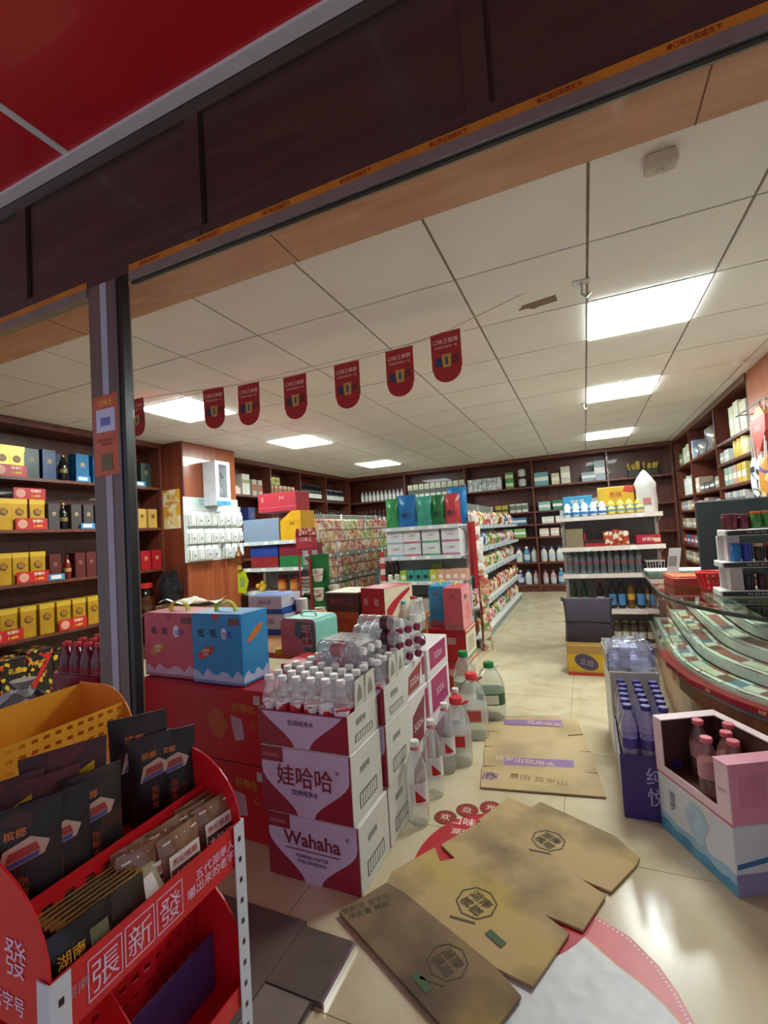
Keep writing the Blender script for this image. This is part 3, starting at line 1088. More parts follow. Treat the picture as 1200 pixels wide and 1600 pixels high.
part('coiled_cable', MB().tube([(.022 * math.cos(q), -.008, -.1 + .035 * math.sin(q)) for q in [i * pi / 6 for i in range(13)]], .006), mat('#f7f7f4', .3), bl2)
part('blister', MB().box(-.034, .034, -.022, -.002, -.15, -.045), clear('blister', '#ffffff', 1.4, .08, haze=.45, hcol='#ffffff'), bl2)
bl2 = Kit(bl2)
for ri, z in enumerate(rows):
    n = 8
    for q in range(n):
        if ri == 2 and q in (4,):
            continue
        yy = pb0 + .06 + (pb1 - pb0 - .12) * q / (n - 1)
        hk = part('hook', MB().tube([(.008, yy - (pb0 + pb1) / 2, z - (pz0 + pz1) / 2), (.10, yy - (pb0 + pb1) / 2, z - (pz0 + pz1) / 2 + .004)], .003, 5), SILVER, t)
        for d in (.03, .075):
            (bl if (q + ri) % 3 else bl2).put((PXF + d, yy, z - .004), pi / 2, 'carded phone accessory, %s pegboard row, %s from the left%s' % (('upper', 'middle', 'lower')[ri], 'first second third fourth fifth sixth seventh eighth'.split()[q], ', in front' if d > .05 else ', behind'),
                                              'carded accessories on the pegboard')
# toy box hung on the pillar
a, b = at(322, 716, x=PXF + .2), at(362, 790, x=PXF + .2)
cy, zt, zb = at(347, 750, x=PXF + .2).y, a.z - .01, b.z
hh = zt - zb
t = thing('toy_box', 'white window-fronted toy box with a blue foot hanging on the pillar', 'toy box', (PXF + .115, cy, zb))
hwid = .12
part('box_shell', MB().box(-.10, .09, -hwid, hwid, .0, .02).box(-.10, -.09, -hwid, hwid, .02, hh).box(-.09, .09, -hwid, -hwid + .015, .02, hh).box(-.09, .09, hwid - .015, hwid, .02, hh).box(-.09, .09, -hwid + .015, hwid - .015, hh - .02, hh), mat('#d8dce4', .4), t)
part('front_frame', MB().box(.09, .10, -hwid, -hwid + .05, 0, hh).box(.09, .10, hwid - .05, hwid, 0, hh).box(.09, .10, -hwid + .05, hwid - .05, hh - .04, hh).box(.09, .10, -hwid + .05, hwid - .05, 0, .09), mat('#eef0f4', .4), t)
part('window', MB().box(.094, .096, -hwid + .05, hwid - .05, .09, hh - .04), clear('toy_window', '#ffffff', 1.2, .05, haze=.08), t)
part('blue_foot', MB().box(.10, .102, -hwid, hwid, 0, .05), mat('#3d9ed0', .4), t)
part('toy_gear', MB().lathe([(.03, .05), (.07, .10), (.075, .18), (.05, .24), (.02, .27)], 12), mat('#7b7480', .4), t)
part('toy_gear', MB().tube([(.03, -.06, .30), (.03, -.02, .38), (.03, .04, .40), (.03, .07, .34)], .014), mat('#22252a', .4), t)
part('hanging_string', MB().tube([(0, -.07, hh), (-.08, 0, hh + .085), (0, .07, hh)], .003, 5), mat('#b0b0b0', .5), t)
text('玩具', .03, mat('#3d6aa8', .5), t, (.1035, 0, .03), '+x')

# ================================================================== FRONT: WATER CARTONS
WC_W, WC_D = .375, .245
MAROON = mat('#8e1d33', .4, var=.08, scale=4)
MAROOND = mat('#6d1428', .4)
LILAC = mat('#c9b6d2', .45, var=.05)
CARDW = mat('#d3d3c6', .6, var=.04)
INK = mat('#7a2438', .5)
GREYP = mat('#6a6a66', .6)


def curve_v(w_, h, top_half, neck, full=.23):
    """the pale goblet shape printed on the maroon end of the carton"""
    pts = []
    n = 12
    for i in range(n + 1):
        z = h * i / n
        u = min(1, max(0, (z / full + .02) / .66))
        pts.append((neck + (top_half - neck) * (u * u * (3 - 2 * u)), z))
    return [(-a, b) for a, b in pts] + [(a, b) for a, b in reversed(pts)]


def water_carton(label, z0, h, loc, kind, group, flap=False):
    t = thing('water_carton', label, 'carton', (loc[0], loc[1], z0), 0, group)
    w_, d = WC_W, WC_D
    yf = -d / 2
    if kind == 'tray':           # top carton, torn open so that the bottles show
        hi = h
        part('front_wall', MB().box(-w_ / 2, w_ / 2, yf, yf + .004, 0, h), MAROON, t)
        part('left_wall', MB().box(-w_ / 2, -w_ / 2 + .004, yf + .004, -yf, 0, h), CARDW, t)
        part('right_wall', MB().box(w_ / 2 - .004, w_ / 2, yf + .004, -yf, 0, hi), CARDW, t)
        part('back_wall', MB().box(-w_ / 2 + .004, w_ / 2 - .004, -yf - .004, -yf, 0, h + .03), CARDW, t)
        part('carton_floor', MB().box(-w_ / 2 + .004, w_ / 2 - .004, yf + .004, -yf - .004, 0, .004), CARDW, t)
    else:
        part('box_body', MB().cbox(w_, d, h - .002), CARDW, t, bevel=.003)
        part('maroon_end', MB().box(-w_ / 2 + .002, w_ / 2 - .002, yf - .001, yf, .002, h - .004), MAROON, t)
    hh = h - .004
    part('pale_goblet', MB().prism(curve_v(w_, hh, w_ * .48, w_ * .085), yf - .002, yf - .001, 'y'), LILAC, t)
    if kind != 'tray':
        part('maroon_panel', MB().box(-w_ / 2 + .004, -w_ / 2 + .10, yf - .0035, yf - .002, hh * .78, hh), MAROON, t)
        text('饮用纯净水', .014, mat('#c98a9c', .5), t, (-w_ / 2 + .05, yf - .0045, hh * .88))
    if kind == 'cn':
        text('娃哈哈', .078, INK, t, (.0, yf - .0035, hh * .60), bold=.012)
        text('®', .02, GREYP, t, (.135, yf - .0035, hh * .74))
        text('饮用纯净水', .022, mat('#4a3a66', .5), t, (.0, yf - .0035, hh * .36))
    elif kind == 'en':
        text('Wahaha', .066, INK, t, (.0, yf - .0035, hh * .66), bold=.02, sx=1.05)
        text('®', .02, GREYP, t, (.145, yf - .0035, hh * .8))
        part('underline', MB().box(-.11, .11, yf - .0035, yf - .0025, hh * .485, hh * .50), INK, t)
        text('PURIFIED WATER\nFOR DRINKING', .017, mat('#4a3a66', .5), t, (.0, yf - .0035, hh * .36))
    else:
        text('饮用纯净水', .022, mat('#4a3a66', .5), t, (.0, yf - .0035, hh * .72))
    # printing on the pale long side
    xs_ = w_ / 2 + .0012
    text('娃哈哈', .026, GREYP, t, (xs_, -.02, (hi if kind == 'tray' else h) * .68), '+x', bold=.01)
    bar = part('barcode_panel', MB().box(w_ / 2, w_ / 2 + .0008, -.07, .07, h * .14, h * .36), mat('#4a4a46', .6), t)
    for q in range(7):
        part('bar', MB().box(w_ / 2 + .0008, w_ / 2 + .0014, -.065 + q * .019, -.052 + q * .019, h * .16, h * .34), CARDW, bar)
    if flap:
        for fa, fb in ((-.055, .025), (.03, .115)):
            part('raised_flap', MB().prism([(fa, h), (fb, h), (fb, h + .10), (fa + .012, h + .095)], w_ / 2 - .006, w_ / 2 - .002, 'x'), mat('#cfcfc0', .6), t)
            m_ = (fa + fb) / 2
            part('flap_print', MB().prism([(m_ - .02, h + .02), (m_ + .02, h + .025), (m_ + .018, h + .055), (m_, h + .08), (m_ - .016, h + .05)], w_ / 2 - .002, w_ / 2 - .0012, 'x'), mat('#8e8d80', .6), t)
    return t


AX0, AY0 = -.772 - WC_W / 2, 1.405 + WC_D / 2
BY0 = AY0 + WC_D + .008
GR = 'printed cartons of bottled water'
water_carton('bottom water carton of the front stack, with the Latin lettering', 0, .225, (AX0, AY0), 'en', GR)
water_carton('middle water carton of the front stack, with three large Chinese characters', .226, .235, (AX0 - .012, AY0 - .006), 'cn', GR)
water_carton('top water carton of the front stack, torn open, bottles standing in it', .462, .125, (AX0 - .018, AY0 - .004), 'tray', GR, flap=True)
water_carton('bottom water carton of the second stack, beside the tall bottles', 0, .225, (AX0, BY0), 'cn', GR)
water_carton('middle water carton of the second stack', .226, .235, (AX0 + .006, BY0), 'cn', GR)
water_carton('top water carton of the second stack, open, with a raised flap', .462, .14, (AX0 + .006, BY0), 'tray', GR, flap=True)
WCAP = mat('#e6e7e0', .4, var=.03)
RLAB = prints('red_white_label', [('#c02030', 3), ('#e8e4e6', 3), ('#a81c2c', 2)], 38)
kw = Kit(bottle('water_bottle', 'w', 'bottle', .0295, .235, WCAP, None, RLAB, (.42, .60), neck=.013, sh=.60, ribs=2))
for r in range(4):
    for q in range(6):
        kw.put((AX0 - .018 - .155 + q * .0615 + random.uniform(-.001, .001), AY0 - .004 - .090 + r * .0605, .467), random.uniform(0, 6),
               'white-capped water bottle, %s row of the front open carton' % ('first', 'second', 'third', 'last')[r], 'white-capped bottles in the front carton')
for r in range(4):
    for q in range(6):
        if 0 < q < 5 and r < 3:
            continue
        kw.put((AX0 + .006 - .155 + q * .0615, BY0 - .090 + r * .0605, .467), random.uniform(0, 6), 'white-capped water bottle beside the lying pack', 'white-capped bottles in the second carton')


def lying_pack(kit, x0, y0, z0, nx, ny, r, h, label, group, rz=0., jit=0.):
    """shrink-wrapped bottles lying on their sides, bottle axis along local +x"""
    for i in range(ny):
        for j in range(nx):
            a = rz
            lx, ly, lz = 0, (i - (ny - 1) / 2) * r * 2.02, r + j * r * 1.98
            x_, y_ = x0 + lx * math.cos(a) - ly * math.sin(a), y0 + lx * math.sin(a) + ly * math.cos(a)
            kit.put((x_, y_, z0 + lz), 0, label, group, rot=(0, pi / 2, a))


klay = Kit(bottle('water_bottle', 'w', 'bottle', .029, .22, WCAP, None, RLAB, (.30, .52), neck=.013, sh=.60, ribs=4))
p = at(490, 1030, z=.705)
lying_pack(klay, AX0 - .09, BY0 - .035, .655, 2, 3, .029, .22, 'red-labelled water bottle lying in the wrapped pack', 'lying water bottles', rz=-.10)
f = single('packing_film', MB().cbox(.20, .185, .125), FILM, 'clear film around the lying red-labelled water bottles', 'film', (AX0 + .0, BY0 - .04, .6545), -.10, bevel=.02)

# stacks beyond: soda water cartons with maroon caps
SX, SY = -.968, BY0 + .275
PINKM = mat('#a3235a', .4)
for i, (z, h) in enumerate(((0, .225), (.226, .235), (.462, .14))):
    t = thing('soda_carton', ('bottom soda water carton behind the water cartons', 'middle soda water carton with the pink lettering panel', 'top soda water carton under the maroon-capped bottles')[i],
              'carton', (SX + (0, .008, 0)[i], SY + .0, z), 0, 'soda water cartons')
    part('box_body', MB().cbox(.37, .29, h - .002), mat('#d8d2cf', .6, var=.04), t, bevel=.003)
    pm = (mat('#7d1f33', .4), mat('#7d1f33', .4), mat('#8e3037', .4))[i]
    part('side_panel', MB().prism([(-.10, .01), (.05, .01), (.09, h * .82), (-.08, h * .62)], .185, .1862, 'x'), pm, t)
    text('SODA', .045, mat('#e6d5da', .5), t, (.1875, -.01, h * .38), '+x')
    part('pink_panel', MB().box(.185, .1862, .10, .14, h * .3, h * .9), PINKM, t)
for i, (z, h) in enumerate(((0, .225), (.226, .235), (.462, .15))):
    t = thing('soda_carton', ('bottom pink-printed soda carton beside the red cartons', 'middle pink-printed soda carton beside the red cap jug', 'open pink-printed soda carton with a bottle on top')[i],
              'carton', (SX + .03, SY + .338, z), 0, 'pink soda cartons')
    part('box_body', MB().cbox(.33, .37, h - .002), mat('#dcd6d4', .6, var=.04), t, bevel=.003)
    part('pink_panel', MB().prism([(-.14, h * .25), (.14, h * .25), (.14, h * .95), (-.14, h * .95)], .165, .1662, 'x'), mat('#a82466', .4), t)
    text('SODA', .05, mat('#e8c9d8', .5), t, (.1675, 0, h * .6), '+x')
MCAP = mat('#7d2347', .35)
kso = Kit(bottle('soda_bottle', 's', 'bottle', .031, .225, MCAP, None, mat('#cfc9d0', .4), (.3, .5), neck=.013, sh=.6, ribs=2, capr=.0185))
lying_pack(kso, SX - .03, SY - .0, .603, 3, 4, .031, .225, 'maroon-capped soda bottle lying on the soda cartons', 'maroon-capped soda bottles', rz=-.35)
kso2 = Kit(bottle('mineral_bottle', 's', 'bottle', .033, .22, WCAP, None, mat('#5a3038', .4), (.55, .72), neck=.013, sh=.72, ribs=2))
lying_pack(kso2, AX0 - .02, BY0 + .135, .71, 2, 1, .033, .22, 'clear bottle with a dark label lying between the white-capped and maroon-capped bottles', 'dark-labelled lying bottles', rz=-.12)
t = bottle('soda_bottle', 'clear maroon-labelled bottle lying on the open pink-printed soda carton', 'bottle', .038, .2, MCAP, None, mat('#c4b9be', .4), (.5, .7), neck=.013)
t.location = (SX + .06, SY + .30, .652)
t.rotation_euler = (0, pi / 2, -.9)

# tall bottles and jugs on the floor beside the stacks
k15 = Kit(bottle('water_bottle', 'w', 'bottle', .044, .335, WCAP, clear('pet_tall', '#fafdfc', 2.0, .08, haze=.18, hcol='#f4f6f6'), None, neck=.015, sh=.62, ribs=0, seg=18, cap_h=.055))
LABW = mat('#e4e4e2', .4)
for u, v, nm in ((648, 1297, 'nearest of the white-capped tall bottles on the floor'), (664, 1250, 'second of the white-capped tall bottles on the floor'), (677, 1212, 'third of the white-capped tall bottles, half behind the second'),
                 (690, 1180, 'farthest of the white-capped tall bottles, by the red-capped jug')):
    q = at(u, v - 8, z=0)
    o = k15.put((-.722, q.y + .02, .0), .5, 'tall clear water bottle, ' + nm, 'tall water bottles on the floor')
for o in [o for o in list(C.objects) if o.name.startswith('water_bottle') and o.get('group') == 'tall water bottles on the floor']:
    part('front_label', MB().sheet([[(.0448 * math.cos(a), .0448 * math.sin(a), z) for a in [-2.4 + .23 * i for i in range(10)]] for z in (.09, .18)]), LABW, o)
    part('red_drop', MB().sheet([[(.0455 * math.cos(a), .0455 * math.sin(a), zz) for a, zz in [(-1.9 + .16 * i, .105 + .05 * (j / 3) * (1 - (i / 6) * .9)) for i in range(7)]] for j in range(4)]), RED, o)
    part('cap_band', MB().lathe([(.0215, .300), (.0215, .303)], 12), mat('#d86a70', .5), o)


def jug(label, loc, r, h, capm, labm, lab2=None, hcol=None, rz=0., rounded=.25):
    t = thing('water_jug', label, 'jug', loc, rz)
    prof = [(r * .8, 0), (r * .97, .012), (r, .04), (r * .96, .06), (r, .08), (r * .985, h * .28), (r * .985, h * .5), (r, h * .53), (r, h * .58), (r * .88, h * .70), (r * .6, h * .83), (.03, h * .88), (.027, h * .91)]
    part('jug_body', MB().lathe(prof, 20, sq=rounded), clear('jug_pet', '#f8fdfa', 2.0, .08, haze=.18, hcol='#f2f6f2'), t)
    part('cap', MB().lathe([(.031, h * .90), (.034, h * .905), (.034, h * .985), (.030, h)], 16), capm, t)
    part('label_band', MB().lathe([(r * 1.0, h * .29), (r * 1.0, h * .49)], 20, sq=rounded), labm, t)
    if lab2:
        part('label_panel', MB().sheet([[(1.018 * r * ((abs(math.cos(a)) ** 3.5 + abs(math.sin(a)) ** 3.5) ** (-1 / 3.5)) * math.cos(a), 1.018 * r * ((abs(math.cos(a)) ** 3.5 + abs(math.sin(a)) ** 3.5) ** (-1 / 3.5)) * math.sin(a), z) for a in [-2.1 + .12 * i for i in range(9)]] for z in (h * .31, h * .47)]), lab2, t)
    part('handle', MB().tube([(.03, 0, h * .885), (.06, 0, h * .92), (.06, .03, h * .90), (.04, .05, h * .84), (.0, .06, h * .80)], .006), hcol or capm, t)
    return t


GREENC = mat('#157a3c', .4)
q = at(765, 1128, z=0)
jug('large green-capped water jug with a green label, nearest the aisle', (q.x, q.y + .085, 0), .088, .345, GREENC, mat('#2c5a38', .4, var=.2, scale=30), mat('#d9ded0', .4), hcol=PET, rz=.3)
q = at(700, 1198, z=0)
jug('clear water jug with red cap and red-white label on the floor', (-.69, q.y + .07, 0), .070, .33, mat('#d2363c', .4), clear('jug_label', '#f2eeee', 1, .2, haze=.35, hcol='#f0e8e6'), RED, rz=.3)
q = at(722, 1158, z=0)
jug('larger red-capped water jug behind the red-labelled jug', (-.68, q.y + .09, 0), .082, .36, mat('#d2363c', .4), clear('jug_label', '#f2eeee', 1), mat('#c8503a', .4), rz=.3)
q = at(700, 1128, z=0)
jug('green-capped water jug half hidden behind the red-capped jugs', (-.83, q.y + .27, 0), .07, .375, GREENC, mat('#a6b4a2', .4), None, hcol=PET)

# ================================================================== RED CARTONS, GIFT BOXES
REDC = mat('#b5141f', .38, var=.08, scale=3)
for i, (z, nm) in enumerate(((0, 'lower large red carton below the gift boxes, mostly in shadow'), (.301, 'upper large red carton with a cartoon-free gold print, under the blue gift box'))):
    nm = nm.replace('a cartoon-free gold print', 'gold lettering')
    t = thing('red_carton', nm, 'carton', (-1.505, 1.66, z), -.02, 'large red cartons')
    part('box_body', MB().box(-.46, .30, -.135, .135, 0, .298), REDC, t, bevel=.004)
    text('好想你', .04, mat('#b8842c', .5), t, (.17, -.1365, .225), tilt=.05)
    text('心', .035, mat('#b8842c', .5), t, (.22, -.1365, .165))
    part('orange_print', MB().prism([(.0, .10), (.05, .09), (.085, .14), (.06, .20), (.01, .22), (-.03, .17)], -.1362, -.1352, 'y'), mat('#b5562a', .5), t)
    part('pale_print', MB().prism([(.12, .09), (.17, .10), (.16, .18), (.10, .19)], -.1362, -.1352, 'y'), mat('#b9929c', .5), t)
    for q in (0, 1):
        part('label_square', MB().box(.225 + q * .045, .258 + q * .045 if q == 0 else .298, -.1365, -.1352, .245, .28), mat('#b9b6a8', .5), t)


def gift_box(label, loc, w_, d, h, m, m2, wave, band):
    t = thing('gift_box', label, 'gift box', loc, -.03, 'drink gift boxes with yellow handles')
    part('box_body', MB().cbox(w_, d, h), m, t, bevel=.003)
    n = 10
    part('cloud_print', MB().prism([(-w_ / 2 + .002, .012)] + [(w_ / 2 - .002, .012)] + [(w_ / 2 - .002 - (w_ - .004) * i / n, h * (.14 + .05 * math.sin(i * 2.1) + (.03 if i % 2 else 0))) for i in range(n + 1)], -d / 2 - .0012, -d / 2, 'y'), wave, t)
    part('cloud_print', MB().prism([(-d / 2 + .002, .012), (d / 2 - .002, .012)] + [(d / 2 - .002 - (d - .004) * i / n, h * (.15 + .05 * math.sin(i * 1.7))) for i in range(n + 1)], w_ / 2, w_ / 2 + .0012, 'x'), wave, t)
    part('foot_band', MB().box(-w_ / 2 + .002, w_ / 2 - .002, -d / 2 - .0012, -d / 2, .002, .014), band, t)
    text('旺 · 旺', h * .13, BLACK, t, (-w_ * .17, -d / 2 - .0024, h * .72), bold=.015)
    part('oval_mark', MB().prism([(w_ * .16 + w_ * .055 * math.cos(a * pi / 8), h * .72 + w_ * .085 * math.sin(a * pi / 8)) for a in range(16)], -d / 2 - .0012, -d / 2, 'y'), mat('#e8e4ec', .4), t)
    text('O泡', h * .10, mat('#5a4aa8', .5), t, (w_ * .22, -d / 2 - .0034, h * .71))
    for (bx_, bz, fc) in ((-w_ * .22, h * .44, '-y'),):
        part('slogan_blob', MB().prism([(bx_ + w_ * .17 * math.cos(a * pi / 8), bz + h * .075 * math.sin(a * pi / 8) + .02 * math.cos(a * pi / 8)) for a in range(16)], -d / 2 - .0018, -d / 2, 'y'), m2, t)
        text('水果味\n饮料', h * .055, mat('#f4e8d8', .5), t, (bx_, -d / 2 - .003, bz), tilt=-.1)
    part('slogan_blob', MB().prism([(d * .3 * math.cos(a * pi / 8), h * .70 + h * .06 * math.sin(a * pi / 8) + .03 * math.cos(a * pi / 8)) for a in range(16)], w_ / 2, w_ / 2 + .0015, 'x'), mat('#d8742a', .5), t)
    part('pointed_tab', MB().prism([(-.03, h), (.03, h), (0, h - .035)], -d / 2 - .0018, -d / 2, 'y'), mat('#c8363e', .4), t)
    part('corner_print', MB().box(w_ * .26, w_ * .46, -d / 2 - .0018, -d / 2, h * .84, h * .94), mat('#7a4a4a', .5), t)
    hs = part('handle', MB().loft([[(x_, y_ * 1., z_) for x_, y_, z_ in ((cx_ * 1.0, -.010, cz), (cx_, .010, cz), (cx_ * 1.0 * .90, .010, cz - .004), (cx_ * .90, -.010, cz - .004))] for cx_, cz in [(.062 * math.cos(a), h + .048 * math.sin(a)) for a in [pi * i / 8 for i in range(9)]]]), mat('#c9c52c', .4), t, loc=(-.02, 0, 0))
    return t


p0, p1, p2 = at(297, 1076, y=1.55), at(384, 1081, y=1.55), at(232, 1055, y=1.55)
ZG = .602
gift_box('light blue drink gift box with a yellow handle on the red cartons', ((p0.x + p1.x) / 2 + .005, 1.555 + .085, ZG), .285, .17, .30, mat('#2c8fc8', .38, var=.05), mat('#c8452e', .5), mat('#b9c4e4', .45), mat('#7f8cc8', .4))
gift_box('pink drink gift box with a yellow handle beside the door post', ((p0.x + p1.x) / 2 - .312, 1.585 + .085, ZG), .325, .17, .295, mat('#c8505e', .38, var=.05), mat('#c87a3c', .5), mat('#c9a3b4', .45), mat('#b07084', .4))
# paper sheet rolled on the gift boxes
t = thing('paper_sheet', 'crumpled white paper sheet lying behind the gift boxes', 'paper', (-2.43, 2.33, .822))
g = []
for i in range(8):
    g.append([((-.22 + j * .065), (i - 4) * .022, .012 + .018 * math.sin(j * 1.3 + i * .7) + .012 * (j % 2)) for j in range(8)])
part('sheet', MB().sheet(g), PAPER, t)
# a plain dark carton that carries it
carton('brown_carton', 'plain brown carton under the white paper behind the gift boxes', 'carton', .44, .22, .82, CARTON, (-2.43, 2.33, 0), 0)

# red bottle pack, grey bag beyond the post at the left
kr = Kit(bottle('red_drink_bottle', 'r', 'bottle', .038, .27, mat('#c22233', .35), mat('#6b1526', .15, coat=.4), mat('#8c1a2a', .35), (.15, .6), neck=.014, sh=.66, ribs=0, capr=.02))
p = at(122, 1096, y=1.45)
px_, py_ = p.x, 1.56
pz = p.z
t = thing('red_carton', 'red carton under the pack of red drink bottles left of the post', 'carton', (px_, py_, 0))
part('box_body', MB().cbox(.36, .26, pz), REDC, t, bevel=.004)
for r_ in range(3):
    for q in range(4):
        kr.put((px_ - .117 + q * .078, py_ - .08 + r_ * .078, pz + .001), 0, 'red drink bottle in the wrapped pack left of the post, %s row' % ('front', 'middle', 'back')[r_], 'red drink bottles in the wrapped pack')
t = thing('shrink_wrap', 'printed red shrink wrap round the red drink bottles left of the post', 'wrap', (px_, py_, pz + .001))
part('wrap_sleeve', MB().box(-.16, .16, -.124, -.123, .0, .125), mat('#8c1a26', .3), t)
text('旺 旺', .05, mat('#e6c9b0', .4), t, (.075, -.126, .06))
text('GOOD', .03, mat('#d8a8a0', .4), t, (-.08, -.126, .06))
part('film', MB().box(-.16, .16, -.12, .12, .128, .13), FILM, t)
p = at(36, 1108, y=1.25)
t = thing('plastic_sack', 'slumped grey and black plastic sack beside the red bottle pack', 'sack', (p.x - .03, 1.27, 0))
rings = []
for z, r_ in ((0, .14), (.08, .17), (.3, .17), (.5, .16), (p.z + .02, .13), (p.z + .06, .06)):
    rings.append([(r_ * (1.15 + .12 * math.sin(5 * a + z * 9)) * math.cos(a), r_ * (.8 + .1 * math.sin(3 * a + z * 20)) * math.sin(a), z + .02 * math.sin(4 * a)) for a in [2 * pi * i / 20 for i in range(20)]])
g = MB().loft(rings)
g.smooth = True
part('sack_body', g, prints('sack_print', [('#6b6a6c', 4), ('#2e2a2c', 3), ('#a09c98', 2)], 6, .4), t)
part('tied_neck', MB().lathe([(.05, p.z + .05), (.02, p.z + .08), (.05, p.z + .12)], 10), mat('#a09c98', .5), t)

# ================================================================== LOW TABLE WITH BOXES
TBZ = .60
ORW = wood('#b0703a', '#c48a50', rough=.5)
t = thing('low_table', 'low orange timber table behind the stacked drinks', 'table', (-1.65, 2.72, 0))
part('table_top', MB().cbox(1.05, 1.3, .03, TBZ - .03), ORW, t)
for x_ in (-.49, .49):
    for y_ in (-.6, .6):
        part('leg', MB().box(x_ - .02, x_ + .02, y_ - .02, y_ + .02, 0, TBZ - .03), ORW, t)
p = at(419, 1056, z=TBZ)
c_ = carton('small_red_box', 'small plain red box behind the blue gift box', 'box', .12, .2, .11, mat('#c01c22', .4), (-1.215, 1.80, 0), 0, seam=False)
c_.children[0].scale = (1, 1, 1)
c_.location.z = 0
for ch in c_.children:
    ch.location.z = TBZ - .05
part('box_foot', MB().cbox(.115, .195, TBZ - .05), REDC, c_)

# teal drinks case with rounded corners
a, b = at(423, 1030, z=TBZ), at(484, 1032, z=TBZ)
w_ = (b - a).length
t = thing('drinks_case', 'teal gift case with a pink front and rounded corners on the table', 'case', ((a.x + b.x) / 2 + .02, a.y + .17, TBZ), -.06)
t.scale = (1, 1, .86)
rp = []
for cx_, cz, s_ in ((w_ / 2 - .03, .03, -pi / 2), (w_ / 2 - .03, .195, 0), (-w_ / 2 + .03, .195, pi / 2), (-w_ / 2 + .03, .03, pi)):
    rp += [(cx_ + .03 * math.cos(s_ + q * pi / 8), cz + .03 * math.sin(s_ + q * pi / 8)) for q in range(5)]
part('case_body', MB().prism(rp, -.10, .10, 'y'), mat('#7fc9b8', .4, var=.05), t)
part('front_print', MB().prism([(x_ * .99, .112 + (z_ - .112) * .99) for x_, z_ in rp], -.1012, -.10, 'y'), mat('#bb7a74', .4), t)
part('green_print', MB().prism([(-w_ * .05, .21), (w_ * .45, .2), (w_ * .47, .03), (w_ * .2, .02), (w_ * .1, .10), (-.02, .13)], -.1024, -.1012, 'y'), mat('#3f7a64', .4), t)
part('name_panel', MB().prism([(w_ * .12, .06), (w_ * .40, .06), (w_ * .40, .19), (w_ * .12, .19)], -.1034, -.1024, 'y'), mat('#c98c84', .4), t)
text('一口\n椰浆\n水果', .036, mat('#2f2a2a', .5), t, (w_ * .26, -.1046, .128), bold=.012)
part('carry_handle', MB().tube([(-.05, 0, .222), (-.04, 0, .25), (.04, 0, .25), (.05, 0, .222)], .007), mat('#a9ddd0', .4), t)
part('yellow_bottle_cap', MB().lathe([(.02, 0), (.02, .03), (.015, .035)], 12), mat('#d8b81e', .4), t, loc=(-w_ / 2 - .035, -.08, 0))


# white-blue milk cartons
def milk(label, loc, rz, w_, d, h):
    t = thing('milk_carton', label, 'carton', loc, rz, 'white and blue milk cartons on the table')
    part('box_body', MB().cbox(w_, d, h), mat('#c3c5d4', .45, var=.04), t, bevel=.003)
    part('blue_foot', MB().box(-w_ / 2, w_ / 2, -d / 2 - .0012, -d / 2, 0.002, h * .28), mat('#1f55a4', .4), t)
    part('blue_side', MB().box(w_ / 2, w_ / 2 + .0012, -d / 2, d / 2, .002, h * .35), mat('#1f55a4', .4), t)
    part('blue_lid', MB().box(-w_ / 2 + .004, w_ / 2 - .004, -d / 2 + .004, d / 2 - .004, h, h + .002), mat('#2a63b4', .4), t)
    text('纯牛奶', h * .28, mat('#7a7d9c', .5), t, (.0, -d / 2 - .002, h * .65))
    text('蒙牛', h * .2, mat('#2058a8', .5), t, (w_ / 2 + .002, .02, h * .7), '+x')
    return t


a = at(388, 975, y=2.45)
b = at(446, 975, y=2.45)
zt = at(420, 940, y=2.75).z
milk('lower white and blue milk carton beside the teal case', ((a.x + b.x) / 2, 2.57, TBZ), 0, .27, .22, .13)
milk('upper white and blue milk carton with the lettering, on top of the other', ((a.x + b.x) / 2 - .01, 2.56, TBZ + .133), .03, .26, .22, .115)
# red jar beside them
p = at(470, 968, y=2.6)
t = thing('red_jar', 'small red jar with white lid right of the milk cartons', 'jar', (p.x, 2.62, TBZ))
t.scale = (.8, .8, .8)
part('jar_body', MB().lathe([(.045, 0), (.05, .02), (.052, .12), (.045, .16)], 14), mat('#c23c26', .3), t)
part('stacked_tin', MB().lathe([(.05, .17), (.05, .26)], 14), mat('#d8d2cc', .4), t)
part('jar_lid', MB().lathe([(.047, .16), (.048, .17)], 14), WHITE, t)

# brown carton, cream-topped, and red/cream swirl carton
a, b = at(510, 990, z=TBZ), at(560, 990, z=TBZ)
w_ = .235
t = thing('snack_carton', 'dark brown carton with a cream lid and orange lower half on the table', 'carton', (a.x + w_ / 2 + .01, a.y + .14, TBZ), -.08)
part('box_body', MB().cbox(w_, .26, .25), mat('#4a2420', .4, var=.1), t, bevel=.003)
part('cream_lid', MB().cbox(w_ + .004, .264, .006, .25), mat('#d8d2b8', .5), t)
part('orange_print', MB().box(-w_ / 2 + .002, w_ / 2 - .002, -.1312, -.13, .01, .135), mat('#a8481e', .4, var=.15, scale=20), t)
text('酸奶饮品', .045, mat('#8a4a44', .5), t, (0, -.1312, .20))
text('原味优选', .03, mat('#7a2c14', .5), t, (0, -.1325, .08))
t2 = thing('snack_carton', 'red and cream carton with a red script beside the cream-lidded carton', 'carton', (a.x + w_ + .155, a.y + .09, TBZ), -.35)
part('box_body', MB().cbox(.20, .25, .285), mat('#b01a26', .4), t2, bevel=.003)
part('cream_side', MB().box(.10, .1012, -.125, .125, .003, .282), mat('#ddd0b0', .45), t2)
part('red_swirl', MB().prism([(-.11, .10), (-.07, .12), (0, .19), (.10, .25), (.10, .27), (.02, .24), (-.06, .20), (-.11, .16)], .1012, .1024, 'x'), mat('#b8262a', .4), t2)
